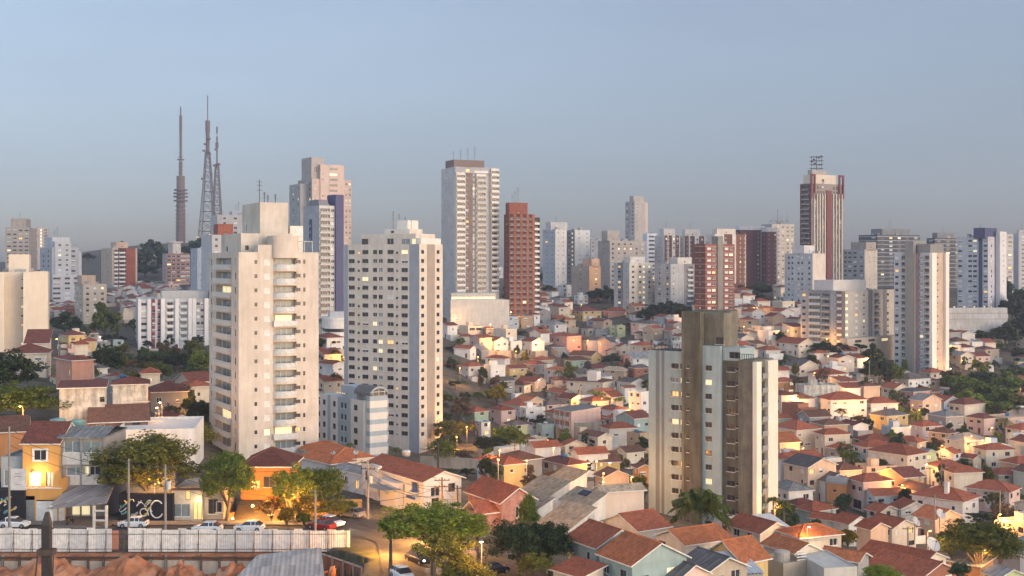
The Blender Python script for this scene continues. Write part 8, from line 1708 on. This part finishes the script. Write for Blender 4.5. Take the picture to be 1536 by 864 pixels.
# ---------------------------------------------------------------- labels that single out each house of the packed rows
WN = dict(white='white', cream='cream', beige='beige', grey='grey', peach='peach', pink='pink', yellow='yellow', teal='pale teal', lime='lime', green='green', blue='pale blue', orange='orange', lilac='lilac', salmon='salmon', tan='tan', brick='brick', brown='brown', offwhite='off-white', rose='rose')
RN = dict(red='red', darkred='plum', orange='orange', brown='brown', slate='charcoal', greytile='grey')
TN = dict(hip='hip roof', gable_u='gable roof', gable_v='gable roof', shed_u='lean-to roof', flat='flat roof')
LM = [(1065,600,'grey concrete tower'),(588,520,'cream window tower'),(845,517,'large pink house'),(747,556,'white cube house'),(885,590,'long cream block'),(868,632,'pink blank walled block'),(803,622,'flat white block'),(745,595,'yellow green tree'),(712,622,'green red roofed house'),(776,562,'mustard house'),(878,540,'long yellow house'),(830,494,'grey hip white house'),(788,484,'tan garage'),(705,498,'cream modernist house'),(884,469,'yellow dormer house'),(925,470,'salmon low house'),(928,650,'stained red roofed house'),(910,698,'yellow lit house'),(918,722,'salmon twin gables'),(760,704,'yellow walled house'),(890,690,'long white house'),(1193,522,'cream gable house'),(1228,597,'tall stained house'),(1270,480,'broad mid rise'),(1380,480,'white slab tower'),(1276,615,'long red roof'),(1320,615,'pale red hip house'),(1335,632,'double slate house'),(1368,575,'charcoal hip house'),(1369,600,'pink slate house'),(1448,618,'blank cream house'),(1510,640,'peach terrace'),(1195,655,'stair house'),(1250,660,'three window house'),(1346,693,'wide hip cream house'),(1446,674,'grey green roof'),(1490,685,'four window villa'),(1420,708,'lamp villa'),(1445,720,'garage villa'),(1215,715,'big charcoal gable'),(1257,740,'orange barrel house'),(1305,738,'pale pink house'),(1418,765,'large white house'),(1490,745,'long pink house'),(1466,815,'big olive tree'),(1218,775,'pale blue bungalow'),(1275,795,'white row house'),(1398,815,'large lit dish'),(1180,570,'orange brown house'),(1240,565,'plum roof house'),(1140,498,'dark round tree'),(1318,555,'dark garden trees'),(1490,600,'big garden trees'),(705,400,'white brown tower'),(782,400,'brick red tower'),(898,450,'dark grove'),(1010,470,'dark wood'),(1207,410,'pale blue tower'),(850,380,'shuttered tower pair'),(950,420,'warm window tower'),(1460,478,'retaining wall'),(1510,510,'tall dark tree'),(250,490,'white slab block'),(95,560,'salmon red house'),(230,600,'broad plum house'),(290,590,'balcony house'),(180,400,'brick beige tower'),(92,420,'white stepped tower'),(135,450,'small beige block')]
LN_ = None
used = set(o.get('label') for o in sc.objects)
ORD = ['nearest', 'second', 'third', 'fourth', 'fifth', 'sixth', 'seventh', 'eighth', 'ninth', 'tenth']
def relabel(items):
    """items: (object, look, px, py): look + direction to the closest landmark, unique"""
    for o, look, px, py in items:
        lm = sorted(LM, key=lambda m: math.hypot(m[0] - px, (m[1] - py) * 1.4)); done = False
        for n, (mx, my, nm) in enumerate(lm[:14]):
            dx, dy = px - mx, py - my
            if abs(dx) < abs(dy) * .5: d = 'below' if dy > 0 else 'above'
            elif abs(dy) < abs(dx) * .5: d = 'right of' if dx > 0 else 'left of'
            else: d = ('below' if dy > 0 else 'above') + (' right of' if dx > 0 else ' left of')
            s = '%s, %s the %s' % (look, d, nm)
            if s not in used: used.add(s); o['label'] = s; done = True; break
        if not done:
            s = '%s, %s of the %s side' % (look, 'behind the roofs', lm[0][2]); used.add(s); o['label'] = s
its = []; NUM = {1: 'one-storey', 2: 'two-storey', 3: 'three-storey'}
for b, wall, rc, roof, nst, lab in HOUSES:
    if lab: continue
    c = proj(b.world(b.w / 2, 0, b.H * .7)); extra = ''
    for ch in b.root.children:
        if ch.name.startswith('water_tank'): extra = ', tank'
        if ch.name.startswith('window') and any(m.name.startswith('lit_') for m in ch.data.materials if m): extra = ', lit window'
    its.append((b.root, '%s %s house with %s%s' % (NUM[nst], WN[wall], (TN[roof] if roof == 'flat' else RN[rc] + ' ' + TN[roof]), extra), c[0], c[1])); b.root['group'] = 'packed houses on the valley slopes'
relabel(its)
its = []
for t, px, py, lab in TREES:
    if lab: continue
    cr = [c for c in t.children if c.name.startswith('crown')][0]; m = cr.data.materials[0].name.replace('leaf_', '')
    its.append((t, 'small %s garden tree' % m, px, py))
relabel(its)

relabel([(o, 'orange lane lamp on a thin pole', px, py) for o, px, py in LANE_L])
HY_ = ['brick red', 'blue grey', 'grey green', 'grey beige', 'mid rise', 'lamp lit', 'grey white', 'blue white', 'two storey', 'three storey', 'off white', 'lean to', 'far off', 'tree covered', 'hip roofed', 'slate roofed', 'red roofed', 'barrel topped', 'flat topped', 'yellow green', 'white window', 'half hidden', 'low red', 'salmon red', 'violet blue']
for o in sc.objects:
    if o.get('label'):
        s = o['label']
        for h in HY_: s = s.replace(h + ' ', h.replace(' ', '-') + ' ')
        o['label'] = s
# ---------------------------------------------------------------- haze
def haze():
    mb = MB(); mb.box(-3000, 3000, -200, 3300, ZMIN - 1.5, 330)
    m = bpy.data.materials.new('haze_air'); m.use_nodes = True; t = m.node_tree; t.nodes.remove(t.nodes['Principled BSDF'])
    v = t.nodes.new('ShaderNodeVolumePrincipled'); v.inputs['Color'].default_value = (.66, .73, .98, 1); v.inputs['Density'].default_value = HAZE_D; v.inputs['Anisotropy'].default_value = 0.1
    t.links.new(v.outputs[0], t.nodes['Material Output'].inputs['Volume'])
    o = mb.build('haze', m); o['kind'] = 'stuff'
HAZE_D = 0.00014
haze()
